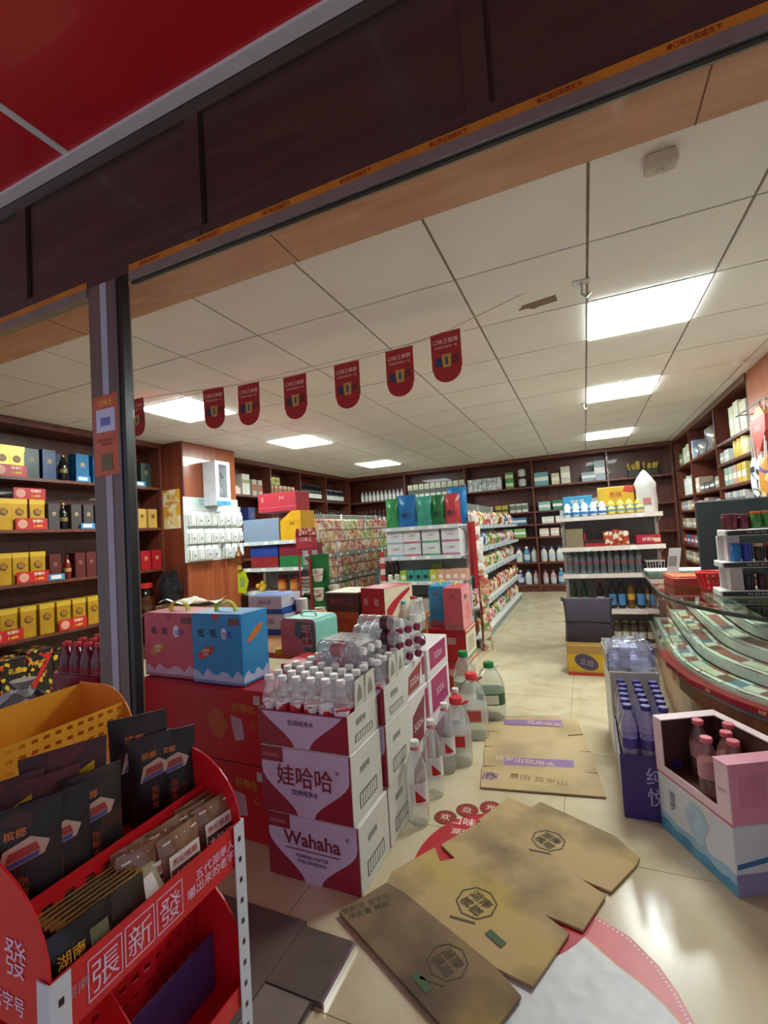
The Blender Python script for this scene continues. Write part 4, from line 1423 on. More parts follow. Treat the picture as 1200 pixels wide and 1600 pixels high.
part('swirl_disc', MB().prism([(.03 + .05 * math.cos(q * pi / 8), .09 + .05 * math.sin(q * pi / 8)) for q in range(16)], .1012, .1024, 'x'), mat('#c89a7a', .4), t2)
for q in (-.06, .03):
    part('label_square', MB().box(q - .015, q + .02, -.1262, -.125, .18, .22), mat('#b8747a', .5), t2)
# small clear bottles on the table edge
kcl = Kit(bottle('small_bottle', 'c', 'bottle', .026, .19, WCAP, None, mat('#d3d6cf', .4), (.3, .5), neck=.012, ribs=1))
kcr = Kit(bottle('small_bottle', 'c', 'bottle', .030, .22, mat('#c8322c', .4), None, mat('#d3d6cf', .4), (.3, .5), neck=.012, ribs=1))
kcb = Kit(bottle('small_bottle', 'c', 'bottle', .026, .19, mat('#4aa8c4', .4), None, mat('#9fb8a4', .4), (.3, .5), neck=.012, ribs=1))
o0 = at(632, 990, y=2.75)
i = 0
for r_ in range(3):
    for q in range(5):
        i += 1
        if r_ == 0 and q == 3:
            kk, lb = kcb, 'small clear bottle with a light blue cap in the cluster behind the maroon caps'
        elif r_ == 0 and q == 4:
            kk, lb = kcr, 'clear bottle with a red cap at the right of the small bottle cluster'
        else:
            kk, lb = kcl, 'small white-capped bottle in the cluster on the table'
        kk.put((-1.10 + q * .06 - .12, 2.62 + r_ * .065, TBZ), 0, lb, 'small bottles on the table')

# red carton tower with pink and blue drink boxes on top
RT = at(706, 1062, z=0)
for i in range(2):
    t = thing('red_carton', ('lower red carton of the tower at the aisle end', 'upper red carton of the tower at the aisle end')[i], 'carton', (-1.015, 3.53, i * .232), 0, 'red cartons of the aisle tower')
    part('box_body', MB().cbox(.30, .32, .23), mat('#ae1622', .4, var=.06), t, bevel=.003)
    part('cream_side', MB().box(.15, .1512, -.16, .16, .004, .226), mat('#ddd6c4', .45), t)
    part('orange_edge', MB().box(.1512, .1522, -.16, .16, .195, .215), mat('#c8642c', .45), t)
    part('green_edge', MB().box(.1512, .1522, -.16, .16, .01, .025), mat('#5a9a4a', .45), t)
    part('barcode_panel', MB().box(.01, .075, -.1612, -.16, .12, .17), mat('#c8a0a0', .5), t)
    part('print_panel', MB().box(.1512, .1522, -.11, .08, .05, .16), mat('#bfae98', .45), t)


def tall_drink(label, loc, m, side):
    t = thing('gift_box', label, 'gift box', loc, 0)
    part('box_body', MB().cbox(.14, .28, .31), m, t, bevel=.003)
    part('print_side', MB().box(.07, .0712, -.14, .14, .003, .307), side, t)
    part('foot_print', MB().prism([(-.068, .003), (.068, .003), (.068, .03), (.04, .05), (0, .035), (-.04, .055), (-.068, .04)], -.1412, -.14, 'y'), mat('#9a5a5e', .45), t)
    part('swirl_disc', MB().prism([(.03 + .06 * math.cos(q * pi / 8), .12 + .07 * math.sin(q * pi / 8)) for q in range(16)], .0712, .072, 'x'), mat('#d9746a', .4), t)
    text('旺旺', .045, BLACK, t, (.0724, -.03, .23), '+x')
    text('O泡', .03, mat('#8a3a4a', .5), t, (-.01, -.1412, .25))
    part('handle', MB().tube([(0, -.04, .31), (0, -.03, .335), (0, .03, .335), (0, .04, .31)], .006), mat('#e0c21e', .4), t)


tall_drink('pink drink box standing on the red carton tower', (-.938, 3.48, .4635), mat('#c0525e', .4, var=.05), mat('#dc8f92', .4))
tall_drink('blue drink box behind the pink one on the carton tower', (-1.09, 3.60, .4635), mat('#2f84b4', .4, var=.05), mat('#4aa8d4', .4))

# ================================================================== RED SNACK RACK AT THE DOOR
RX, RY0, RY1 = -.785, .452, .862
rk = thing('snack_rack', 'red perforated tiered snack rack with white slotted posts at the entrance', 'rack')


def slot_panel(name, y0, y1, z0, z1, x, m, nslot, rows, parent, hw=.006, hh=.012, t_=.003, slant=.0):
    """upright perforated sheet in the plane x, running along y, with real slots"""
    mb = MB()
    pitch = (y1 - y0) / nslot
    zr = (z1 - z0) / rows
    for r in range(rows):
        za, zb = z0 + r * zr, z0 + (r + 1) * zr
        zc = (za + zb) / 2
        mb.box(x, x + t_, y0, y1, za, zc - hh / 2)
        mb.box(x, x + t_, y0, y1, zc + hh / 2, zb)
        for k in range(nslot + 1):
            ya = y0 + k * pitch - pitch / 2 + hw
            yb = ya + pitch - 2 * hw
            mb.box(x, x + t_, max(ya, y0), min(yb, y1), zc - hh / 2, zc + hh / 2)
    return part(name, mb, m, parent, kind='stuff')


def arc_side(name, y, xf, xb, z0, zf, zt, m, parent, t_=.004):
    """side cheek: straight foot, front edge rising in a quarter curve"""
    pts = [(xb, z0), (xf, z0), (xf, zf)]
    for i in range(1, 9):
        a = i / 8 * pi / 2
        pts.append((xf - (xf - xb) * .55 * (1 - math.cos(a)) - 0, zf + (zt - zf) * math.sin(a)))
    pts.append((xb, zt))
    return part(name, MB().prism(pts, y, y + t_, 'y'), m, parent)


def slot_post(x, y, z1, parent, ang=1):
    p_ = part('slotted_post', MB().box(x - .028, x + .002, y - .002, y, 0, z1).box(x, x + .002, y, y + .030 * ang, 0, z1) if ang > 0 else MB().box(x - .028, x + .002, y, y + .002, 0, z1).box(x, x + .002, y - .030, y, 0, z1), mat('#cfd2da', .35, var=.03), parent)
    z = z1 - .03
    while z > .05:
        part('slot', MB().box(x + .0021, x + .0026, y + ang * .011, y + ang * .019, z - .011, z) if ang > 0 else MB().box(x + .0021, x + .0026, y - .019, y - .011, z - .011, z), BLACK, p_)
        z -= .045
    return p_


slot_post(RX + .004, RY1 + .006, .562, rk, -1)
slot_post(RX + .004, RY0 - .006, .562, rk, 1)
slot_post(-1.10, RY1 + .006, .66, rk, -1)
slot_post(-1.10, RY0 - .006, .66, rk, 1)
# tier 1 (upper red tray)
part('front_band', MB().box(RX - .003, RX, RY0, RY1, .468, .56), REDP, rk)
part('tray_floor', MB().box(-1.10, RX - .003, RY0, RY1, .468, .472), REDP, rk)
cheek = arc_side('side_cheek', RY1, RX, -1.12, .468, .56, .715, REDP, rk)
cheek2 = arc_side('side_cheek', RY0 - .004, RX, -1.12, .468, .56, .715, REDP, rk)
slot_panel('perforated_divider', RY0, RY1, .50, .63, -.892, REDP, 11, 2, rk, hw=.009, hh=.016)
part('tray_back', MB().box(-1.04, -1.037, RY0, RY1, .472, .65), REDP, rk)
part('step_floor', MB().box(-1.037, -.892, RY0, RY1, .570, .573), REDP, rk)
part('front_step', MB().box(-.889, RX - .003, RY0, RY1, .498, .501), REDP, rk)
part('cross_divider', MB().prism([(-1.037, .472), (-.892, .472), (-.892, .60), (-1.037, .70)], .655, .658, 'y'), REDP, rk)
PINKT = mat('#e4bcd4', .5)
for i, ch in enumerate('張新發'):
    yy = .535 + i * .065
    text(ch, .052, PINKT, rk, (RX + .0012, yy, .512), '+x', bold=.0)
    fr = MB()
    for a, b in ((-.03, -.0285), (.0285, .03)):
        fr.box(RX, RX + .0012, yy + a, yy + b, .482, .545)
    fr.box(RX, RX + .0012, yy - .03, yy + .03, .544, .5455).box(RX, RX + .0012, yy - .03, yy + .03, .4815, .483)
    part('letter_frame', fr, PINKT, rk)
text('五代湖南人\n嚼出来的老字号', .0225, PINKT, rk, (RX + .0012, .784, .514), '+x', bold=.01)
text('湖南', .02, mat('#c47a80', .5), rk, (RX + .0012, .487, .52), '+x')
text('發', .062, PINKT, rk, (-.868, RY0 - .0052, .575), bold=.0)
text('老字号', .03, PINKT, rk, (-.89, RY0 - .0052, .505), bold=.01)
# tier 2 (lower red tray, empty)
part('front_band', MB().box(RX - .003, RX, RY0, RY1, .17, .215), REDP, rk)
part('tray_floor', MB().box(-1.10, RX - .003, RY0, RY1, .17, .174), REDP, rk)
arc_side('side_cheek', RY1 - .006, RX, -1.10, .17, .24, .43, REDP, rk)
slot_panel('perforated_divider', RY0, RY1 - .01, .19, .40, -.93, REDP, 14, 6, rk, hw=.008, hh=.012)
part('cross_divider', MB().prism([(-.93, .175), (RX - .01, .175), (RX - .01, .25), (-.93, .36)], .63, .633, 'y'), REDP, rk)
part('tray_back', MB().box(-1.10, -1.097, RY0, RY1, .174, .44), REDP, rk)
part('clear_divider', MB().box(-.87, -.868, .64, RY1 - .012, .176, .30), clear('purple_acrylic', '#9a7ab8', 1.4, .08, haze=.22, hcol='#8a6ab8'), rk)
# tier 3 (orange top tray)
ORP = mat('#eba62c', .4, var=.05)
part('tray_floor', MB().box(-1.33, -1.155, RY0 - .1, RY1, .70, .704), ORP, rk)
slot_panel('perforated_front', RY0 - .1, RY1, .706, .80, -1.162, ORP, 20, 4, rk, hw=.007, hh=.009)
part('tray_back', MB().box(-1.335, -1.332, RY0 - .1, RY1, .70, .835), ORP, rk)
arc_side('side_cheek', RY1, -1.12, -1.335, .66, .70, .84, mat('#e08430', .4, var=.05), rk)
part('cross_divider', MB().prism([(-1.332, .704), (-1.162, .704), (-1.162, .79), (-1.332, .83)], .585, .588, 'y'), ORP, rk)
part('ledge_strip', MB().box(-1.155, -1.05, RY0, RY1, .695, .699), mat('#c87a50', .35), rk)
part('ticket_strip', MB().box(-1.05, -1.047, .62, RY1, .690, .715), mat('#d8cfc4', .4), rk)
part('back_legs', MB().box(-1.34, -1.31, RY1 - .03, RY1, 0, .70), REDP, rk)
part('back_legs', MB().box(-1.34, -1.31, RY0, RY0 + .03, 0, .70), REDP, rk)

# bags in the rack
BAGM = prints('betel_bag_print', [('#1a1312', 9), ('#2a1712', 4), ('#3f2014', 1.5)], 16, .5)
BAGM2 = prints('betel_bag_maroon', [('#3a1213', 5), ('#521716', 3), ('#7a3420', 1)], 14, .5)
OR = mat('#d0742a', .4)
for i, (x, y, h, w_, mm, lean, rz) in enumerate(((-1.005, .505, .215, .13, BAGM2, -.10, 1.2), (-.985, .555, .205, .13, BAGM2, -.06, 1.1), (-.985, .605, .235, .15, BAGM2, -.10, 1.15), (-.932, .495, .19, .12, BAGM, -.1, 1.1),
                                                (-.93, .552, .185, .11, BAGM, -.08, 1.15), (-.935, .622, .19, .11, BAGM, -.06, 1.2), (-.995, .775, .235, .125, BAGM, -.06, .95), (-.965, .785, .19, .10, BAGM, -.05, 1.1), (-.945, .825, .185, .105, BAGM, -.08, .95))):
    nm = ['maroon snack bag at the far left of the rack, behind', 'maroon snack bag at the far left of the rack, in front', 'tall maroon snack bag with a yellow label in the rack', 'black snack bag with an orange mark, leftmost in the front of the rack',
          'black snack bag second in the front of the rack', 'black snack bag beside the red partition of the rack', 'tallest black snack bag right of the partition in the rack', 'black snack bag between two others at the back of the rack',
          'black snack bag at the right end of the rack'][i]
    t = thing('snack_bag', nm, 'snack bag', (x, y, .575), 0, 'dark snack bags in the red rack')
    t.rotation_euler = (lean, 0, rz)
    part('bag_body', bag_mesh(w_, h, .035, mm), mm, t)
    part('top_seal', MB().box(-w_ / 2, w_ / 2, -.0015, .0015, h * .94, h), mm, t)
    f_ = -.0195
    if i < 3:
        part('yellow_label', MB().prism([(-w_ * .25, h * .55), (w_ * .30, h * .68), (w_ * .32, h * .84), (-w_ * .22, h * .70)], f_ - .001, f_, 'y'), mat('#c8a81e', .4), t)
        text('槟榔', h * .09, mat('#5a2a10', .5), t, (.0, f_ - .002, h * .69), tilt=-.2)
    else:
        part('badge_print', MB().prism([(-w_ * .30, h * .50), (w_ * .25, h * .56), (w_ * .32, h * .66), (w_ * .1, h * .74), (-w_ * .22, h * .68)], f_ - .001, f_, 'y'), mat('#c9a890', .4), t)
        part('badge_print', MB().prism([(-w_ * .20, h * .57), (w_ * .2, h * .61), (w_ * .16, h * .68), (-w_ * .16, h * .65)], f_ - .002, f_ - .001, 'y'), mat('#a8322c', .4), t)
        part('badge_print', MB().prism([(-w_ * .26, h * .51), (w_ * .18, h * .56), (w_ * .2, h * .6), (-w_ * .22, h * .56)], f_ - .002, f_ - .001, 'y'), mat('#4a4a8c', .4), t)
        text('槟榔', h * .085, OR, t, (-.01, f_ - .002, h * .80))
        text('张\n新\n发', h * .085, mat('#a8481e', .5), t, (0, f_ - .002, h * .30))
# clear packs with printed cards, front right of the tray
kp = thing('candy_pack', 'k', 'snack pack')
part('pack_body', bag_mesh(.10, .115, .026, clear('pack_film', '#d8b8a0', 1.5, .12, haze=.55, hcol='#a87a5e')), None, kp)
part('zip_seal', MB().tube([(-.04 + .01 * i, -.004 - .002 * (i % 2), .102) for i in range(9)], .0022, 5), mat('#d9cfc4', .4), kp)
part('white_card', MB().box(-.036, .036, -.0160, -.0150, .018, .078), mat('#e2d6cc', .45), kp)
part('brown_card', MB().box(-.033, .033, -.0168, -.0160, .021, .052), mat('#5e2f26', .45), kp)
text('木糖醇', .021, WHITE, kp, (0, -.0176, .036), bold=.01)
text('枸杞槟榔', .015, mat('#b8482c', .5), kp, (0, -.0168, .064))
kp = Kit(kp)
for i, (x, y, rz, lean) in enumerate(((-.822, .83, 1.45, -.12), (-.815, .725, 1.5, -.10), (-.85, .80, 1.4, -.08), (-.838, .655, 1.35, -.1), (-.862, .735, 1.5, -.05), (-.872, .665, 1.45, -.05), (-.876, .815, 1.5, -.02))):
    kp.put((x, y, .503), 0, 'clear snack pack with a white card in the rack, ' + ('front right corner', 'front middle', 'behind the front right pack', 'front left end', 'behind the front middle pack', 'behind the left end pack', 'rear right')[i], 'clear snack packs in the red rack', rot=(lean, 0, rz))
t = thing('candy_pack', 'long pale snack pack lying along the front band of the rack', 'snack pack', (-.802, .60, .478), 0)
t.rotation_euler = (-.5, -.12, 1.5)
part('pack_body', bag_mesh(.16, .08, .022, clear('pack_film2', '#e8dcc0', 1.5, .12, haze=.6, hcol='#c9bb94')), None, t)
part('white_card', MB().box(-.02, .06, -.0135, -.0125, .02, .062), mat('#e6e0d8', .45), t)
part('red_card', MB().box(-.05, .0, -.0143, -.0133, .025, .055), mat('#a8242c', .45), t)
text('槟', .02, mat('#e8d8d0', .5), t, (-.025, -.0152, .04))
t.location.z = .512
kf = thing('flat_pack', 'f', 'snack pack')
part('pack_body', bag_mesh(.15, .10, .012, mat('#2b1c14', .3, var=.3, scale=30)), None, kf)
part('gold_edge', MB().box(-.075, .075, -.0014, .0014, .094, .10), mat('#a87a3c', .35, metal=.3), kf)
part('print_panel', MB().box(-.05, .0, -.0082, -.0074, .05, .075), mat('#b8501e', .4), kf)
kf = Kit(kf)
for i in range(7):
    kf.put((-.870 + i * .0125, .545 + .002 * i, .503), 0, 'dark flat snack pack at the rack front, %s from the front' % 'seventh sixth fifth fourth third second first'.split()[i], 'dark flat packs in the red rack', rot=(-.28, 0, 1.5))
t = thing('snack_bag', 'black snack bag with orange lettering at the near end of the rack', 'snack bag', (-.80, .51, .504))
t.rotation_euler = (-.15, 0, 1.5)
part('bag_body', bag_mesh(.11, .10, .02, mat('#191210', .3)), None, t)
text('湖南', .022, mat('#d89a1e', .4), t, (-.02, -.0125, .06))
part('pale_print', MB().box(.01, .04, -.0112, -.0104, .05, .075), mat('#6a6a4a', .4), t)

# ================================================================== FLOOR STICKER, CARDBOARD MATS
N = 48
ell = lambda cx, cy, a, b: [(cx + a * math.cos(2 * pi * i / N), cy + b * math.sin(2 * pi * i / N)) for i in range(N)]
t = thing('floor_sticker', 'red and white crescent floor sticker emerging from under the muddy cardboard', 'sticker')
out_ = [(at(u, v, z=0).x, at(u, v, z=0).y) for u, v in ((860, 1400), (935, 1434), (985, 1465), (1030, 1510), (1060, 1553), (1084, 1598), (1100, 1640))]
inn_ = [(at(u, v, z=0).x, at(u, v, z=0).y) for u, v in ((870, 1440), (915, 1468), (960, 1508), (1005, 1542), (1040, 1575), (1062, 1602), (1075, 1640))]
part('red_disc', MB().prism(out_ + [(.10, 1.0), (-.25, .95), (-.40, 1.15), (-.25, 1.45)], .0005, .0012), mat('#d4656a', .4, var=.10, scale=14), t)
part('cream_edge', MB().prism([(x_ + .004, y_ + .004) for x_, y_ in inn_] + [(.06, 1.0), (-.25, .96), (-.39, 1.15), (-.25, 1.42)], .0012, .0016), mat('#d8b888', .5), t)
part('white_centre', MB().prism(inn_ + [(.06, 1.0), (-.25, .96), (-.39, 1.15), (-.25, 1.42)], .0016, .002), mat('#d6d7d9', .45, var=.10, scale=22), t)
dm = MB().prism([(.0035 * math.cos(q * pi / 3), .0035 * math.sin(q * pi / 3)) for q in range(6)], 0, .0004).mesh('stitch_dot', mat('#eadfe0', .5))
for i in range(len(out_) - 1):
    for k in range(7):
        f = k / 7
        part('stitch_dot', dm, None, t, (out_[i][0] * (1 - f) + out_[i + 1][0] * f - .009, out_[i][1] * (1 - f) + out_[i + 1][1] * f - .006, .0013))
t = thing('floor_sticker', 'round red welcome sticker with scalloped lettering, mostly under the cardboard', 'sticker')
part('red_disc', MB().prism(ell(-.36, 1.66, .31, .345), .0021, .0026), mat('#b9222c', .4, var=.08), t)
for i, ch in enumerate('欢迎光临本店请'):
    a = 2.45 - i * .29
    sx_, sy_ = -.36 + .35 * math.cos(a), 1.66 + .385 * math.sin(a)
    s_ = part('scallop', MB().prism([(.047 * math.cos(q * pi / 8), .047 * math.sin(q * pi / 8)) for q in range(16)], .0026, .0031), mat('#8e2a22', .45), t, (sx_, sy_, 0))
    text(ch, .042, mat('#e4d4bc', .5), s_, (0, 0, .0034), 'up', tilt=.05)
text('口味王槟榔', .055, mat('#e8d6c8', .5), t, (-.47, 1.905, .0029), 'up', tilt=.08)
text('湖南特产', .04, mat('#e8d6c8', .5), t, (-.505, 1.835, .0029), 'up', tilt=.08)


def card_mat(mud, base='#b99a70'):
    key = 'mat' + base
    m = bpy.data.materials.new('worn_cardboard')
    m.use_nodes = True
    nt = m.node_tree
    b = nt.nodes['Principled BSDF']
    b.inputs['Roughness'].default_value = .75
    ge = nt.nodes.new('ShaderNodeNewGeometry')
    n1 = nt.nodes.new('ShaderNodeTexNoise')
    n1.inputs['Scale'].default_value = 3.2
    n1.inputs['Detail'].default_value = 6
    n2 = nt.nodes.new('ShaderNodeTexNoise')
    n2.inputs['Scale'].default_value = 2.3
    n2.noise_dimensions = '4D'
    n2.inputs['W'].default_value = 3.1
    for n in (n1, n2):
        nt.links.new(ge.outputs['Position'], n.inputs['Vector'])
    r1 = nt.nodes.new('ShaderNodeMapRange')
    r1.inputs['From Min'].default_value = .44
    r1.inputs['From Max'].default_value = .68
    r1.inputs['To Max'].default_value = mud
    r2 = nt.nodes.new('ShaderNodeMapRange')
    r2.inputs['From Min'].default_value = .50
    r2.inputs['From Max'].default_value = .66
    r2.inputs['To Max'].default_value = mud * .7
    nt.links.new(n1.outputs['Fac'], r1.inputs['Value'])
    nt.links.new(n2.outputs['Fac'], r2.inputs['Value'])
    m1 = nt.nodes.new('ShaderNodeMix')
    m1.data_type = 'RGBA'
    m1.inputs[6].default_value = lin(base)
    m1.inputs[7].default_value = lin('#b89e3c')
    nt.links.new(r2.outputs[0], m1.inputs[0])
    m2 = nt.nodes.new('ShaderNodeMix')
    m2.data_type = 'RGBA'
    m2.inputs[7].default_value = lin('#4f3d2d')
    nt.links.new(m1.outputs[2], m2.inputs[6])
    nt.links.new(r1.outputs[0], m2.inputs[0])
    nt.links.new(m2.outputs[2], b.inputs['Base Color'])
    return m


CM1, CM1D, CM2 = card_mat(.85, '#b79c6c'), card_mat(1.0, '#83694c'), card_mat(.35, '#bba27a')


def gpoly(pts):
    return [(q.x, q.y) for q in [at(u, v, z=0) for u, v in pts]]


t = thing('cardboard_mat', 'large muddy unfolded cardboard box lying as a mat in the doorway', 'cardboard')
PAN = [[(530, 1432), (605, 1386), (632, 1402), (775, 1520), (815, 1566), (788, 1602), (760, 1640), (690, 1612)],
       [(605, 1386), (612, 1368), (680, 1330), (688, 1352), (712, 1347), (850, 1435), (890, 1466), (833, 1550), (775, 1520), (632, 1402)],
       [(712, 1347), (690, 1325), (752, 1288), (763, 1298), (905, 1377), (947, 1405), (912, 1460), (850, 1435)],
       [(763, 1298), (748, 1285), (795, 1250), (830, 1265), (845, 1257), (960, 1310), (1000, 1345), (995, 1356), (955, 1398), (905, 1377)]]
for i, pn in enumerate(PAN):
    part('cardboard_panel', MB().prism(gpoly(pn), .004 + .0012 * (3 - i), .011 + .0016 * (3 - i)), CM1D if i == 0 else CM1, t)
INKC = mat('#544c38', .8)
for (u, v, r_, zz) in ((857, 1318, .062, .0115), (745, 1418, .066, .0147), (700, 1512, .058, .0163)):
    q = at(u, v, z=0)
    ring = MB()
    for k in range(8):
        a0, a1 = 2 * pi * k / 8 + .2, 2 * pi * (k + 1) / 8 + .2
        ring.prism([(r_ * math.cos(a0), r_ * math.sin(a0)), (r_ * math.cos(a1), r_ * math.sin(a1)), (.92 * r_ * math.cos(a1), .92 * r_ * math.sin(a1)), (.92 * r_ * math.cos(a0), .92 * r_ * math.sin(a0))], zz, zz + .0006)
    o = part('octagon_print', ring, INKC, t, (q.x, q.y, 0))
    text('湖南\n槟榔', r_ * .62, INKC, o, (0, 0, zz + .0008), 'up', tilt=-.6)
    part('bar_print', MB().box(-r_, r_ * .2, -r_ * 1.25, -r_ * 1.12, zz, zz + .0006), INKC, o, rot=(0, 0, 0))
q = at(575, 1425, z=0)
text('张新发 老字号\n净含量 槟榔', .026, INKC, t, (q.x, q.y, .0165), 'up', tilt=.75)
q = at(645, 1442, z=0)
part('grey_sticker', MB().prism([(-.025, -.02), (.025, -.02), (.025, .02), (-.025, .02)], .0147, .0153), mat('#76705f', .6), t, (q.x, q.y, 0), (0, 0, -.5))
for u, v in ((660, 1545), (775, 1475)):
    q = at(u, v, z=0)
    part('green_sticker', MB().prism([(-.03, -.012), (.03, -.012), (.03, .012), (-.03, .012)], .0163, .0169), mat('#3f5a34', .6), t, (q.x, q.y, 0), (0, 0, -.55))
q4 = lambda L: [(700 + a / 4, 880 + b / 4) for a, b in L]
t = thing('cardboard_mat', 'smaller flattened cardboard box with purple print lying in the aisle', 'cardboard')
P1 = [[(240, 1055), (245, 1010), (350, 1005), (352, 960), (680, 958), (715, 980), (810, 980), (845, 1075), (750, 1080), (352, 1058)],
      [(352, 1058), (750, 1080), (755, 1090), (860, 1090), (887, 1185), (790, 1185), (352, 1155), (232, 1150), (235, 1065)],
      [(352, 1155), (790, 1185), (905, 1195), (937, 1322), (800, 1312), (350, 1280), (225, 1275), (228, 1158)],
      [(350, 1280), (800, 1312), (942, 1330), (990, 1475), (205, 1412), (215, 1285)]]
for i, pn in enumerate(P1):
    part('cardboard_panel', MB().prism(gpoly(q4(pn)), .001 + .001 * i, .007 + .0012 * i), CM2, t)
PUR = mat('#8a6a94', .7)
for i, pn in enumerate(([(352, 988), (712, 992), (716, 1030), (352, 1018)], [(352, 1222), (785, 1245), (792, 1290), (350, 1272)])):
    part('purple_band', MB().prism(gpoly(q4(pn)), .0095, .0101), PUR, t)
for u, v, b in ((600, 1012, '优质纸品'), (480, 1248, '百岁山饮用水')):
    q = at(700 + u / 4, 880 + v / 4, z=0)
    text(b, .05, mat('#c4ad92', .7), t, (q.x, q.y, .0105), 'up', tilt=.0)
q = at(700 + 265 / 4, 880 + 1345 / 4, z=0)
text('商', .085, mat('#7a5a78', .7), t, (q.x, q.y, .0112), 'up')
q = at(700 + 560 / 4, 880 + 1365 / 4, z=0)
text('景田 百岁山', .05, mat('#86684a', .7), t, (q.x, q.y, .0112), 'up')

# ================================================================== RIGHT FOREGROUND: CARTONS, PURPLE WATER
TH = math.radians(-62.7)
CX, CY = .378, 2.0


def rlocal(x, y):
    return (CX + x * math.cos(TH) - y * math.sin(TH), CY + x * math.sin(TH) + y * math.cos(TH))


t = thing('drink_carton', 'white and blue drink carton on the floor under the open pink carton', 'carton', (CX, CY, 0), TH)
part('box_body', MB().cbox(.36, .25, .215), mat('#c9ccd0', .5, var=.04), t, bevel=.003)
n = 12
part('blue_wave', MB().prism([(-.178, .003), (.178, .003)] + [(.178 - .356 * i / n, .035 + .006 * math.sin(i * 1.9) + .012 * (i / n)) for i in range(n + 1)], -.1262, -.125, 'y'), mat('#4f8dab', .45, var=.25, scale=14), t)
part('pale_wave', MB().prism([(-.178, .035), (.178, .03)] + [(.178 - .356 * i / n, .068 + .006 * math.sin(i * 1.3)) for i in range(n + 1)], -.1257, -.125, 'y'), mat('#8fb2c2', .45, var=.12, scale=12), t)
part('splash_print', MB().prism([(-.04, .14), (.0, .20), (.05, .19), (.08, .15), (.05, .10), (.06, .06), (.0, .07), (-.02, .11)], -.1265, -.125, 'y'), mat('#a3bac8', .45, var=.12, scale=24), t)
text('百\n岁', .034, mat('#4a5a6a', .5), t, (-.10, -.1275, .14))
part('foot_side', MB().box(.18, .1812, -.125, .125, .003, .07), mat('#8a86a8', .45, var=.15, scale=12), t)
part('blue_band', MB().prism([(-.12, .085), (.125, .12), (.125, .135), (-.12, .10)], .18, .1814, 'x'), mat('#2f6a9c', .45), t)
text('岁', .05, mat('#8a8a98', .5), t, (.1816, .02, .165), '+x')
t = thing('drink_carton', 'open pink drink carton with bottles showing through its cut-out side', 'carton', (CX, CY, .217), TH)
PKB = mat('#cf8499', .5, var=.05)
PKL = mat('#ddc2c6', .5, var=.05)
BRN = mat('#6e4a42', .8)
L, D, H = .36, .25, .205
part('base', MB().box(-L / 2, L / 2, -D / 2, D / 2, 0, .004), PKB, t)
part('front_rim', MB().box(-L / 2, L / 2, -D / 2, -D / 2 + .004, .004, .035), PKL, t)
part('front_post', MB().box(-L / 2, -L / 2 + .045, -D / 2, -D / 2 + .004, .035, H), PKL, t)
part('front_post', MB().box(L / 2 - .055, L / 2, -D / 2, -D / 2 + .004, .035, H - .02), PKL, t)
part('near_end', MB().box(L / 2 - .004, L / 2, -D / 2 + .004, D / 2, .004, H - .02), PKB, t)
part('far_end', MB().box(-L / 2, -L / 2 + .004, -D / 2 + .004, D / 2, .004, H), PKB, t)
part('back_wall', MB().box(-L / 2 + .004, L / 2 - .004, D / 2 - .004, D / 2, .004, H), BRN, t)
part('inner_liner', MB().box(-L / 2 + .004, -L / 2 + .006, -D / 2 + .004, D / 2 - .004, .004, H), mat('#54352f', .8), t)
part('inner_liner', MB().box(-L / 2 + .006, L / 2 - .004, -D / 2 + .004, D / 2 - .004, .004, .006), mat('#54352f', .8), t)
part('top_edge', MB().box(-L / 2, L / 2, D / 2 - .035, D / 2, H, H + .004), PKL, t)
part('top_edge', MB().box(-L / 2, -L / 2 + .05, -D / 2, D / 2 - .035, H, H + .004), PKL, t)
part('top_flap', MB().box(L / 2 - .06, L / 2, -D / 2, D / 2 - .035, H - .02, H - .016), PKB, t)
part('edge_stripe', MB().box(-L / 2, L / 2, -D / 2 - .001, -D / 2, .0, .006), mat('#c05a70', .5), t)
part('end_print', MB().box(L / 2, L / 2 + .001, -.09, .0, .05, .15), mat('#c47890', .5), t)
text('果味', .016, mat('#c49aa4', .5), t, (L / 2 - .028, -D / 2 - .001, .1))
kpk = Kit(bottle('peach_drink', 'p', 'bottle', .033, .205, mat('#d86a78', .4), clear('peach_pet', '#e6cdc4', 1.6, .05, haze=.3, hcol='#a88078'), mat('#c08c92', .4), (.35, .62), neck=.013, ribs=1, capr=.0195))
for i, (x, y) in enumerate(((.035, -.075), (.075, -.01), (.01, .02), (-.10, .0), (-.05, .08))):
    q = rlocal(x, y)
    kpk.put((q[0], q[1], .2235), 0, ('pink-capped bottle at the cut-out of the pink carton, in front', 'pink-capped bottle at the cut-out, right behind the front one', 'pink-capped bottle in the middle of the pink carton', 'pink-capped bottle at the dark back of the pink carton',
                                     'pink-capped bottle in the far corner of the pink carton')[i], 'peach drink bottles in the pink carton')
q = at(1196, 1250, y=1.98)
kpk.put((.60, 1.945, .001), 0, 'pink-capped bottle standing on the floor at the right photo edge', 'peach drink bottle on the floor', scale=(1, 1, 1.9))

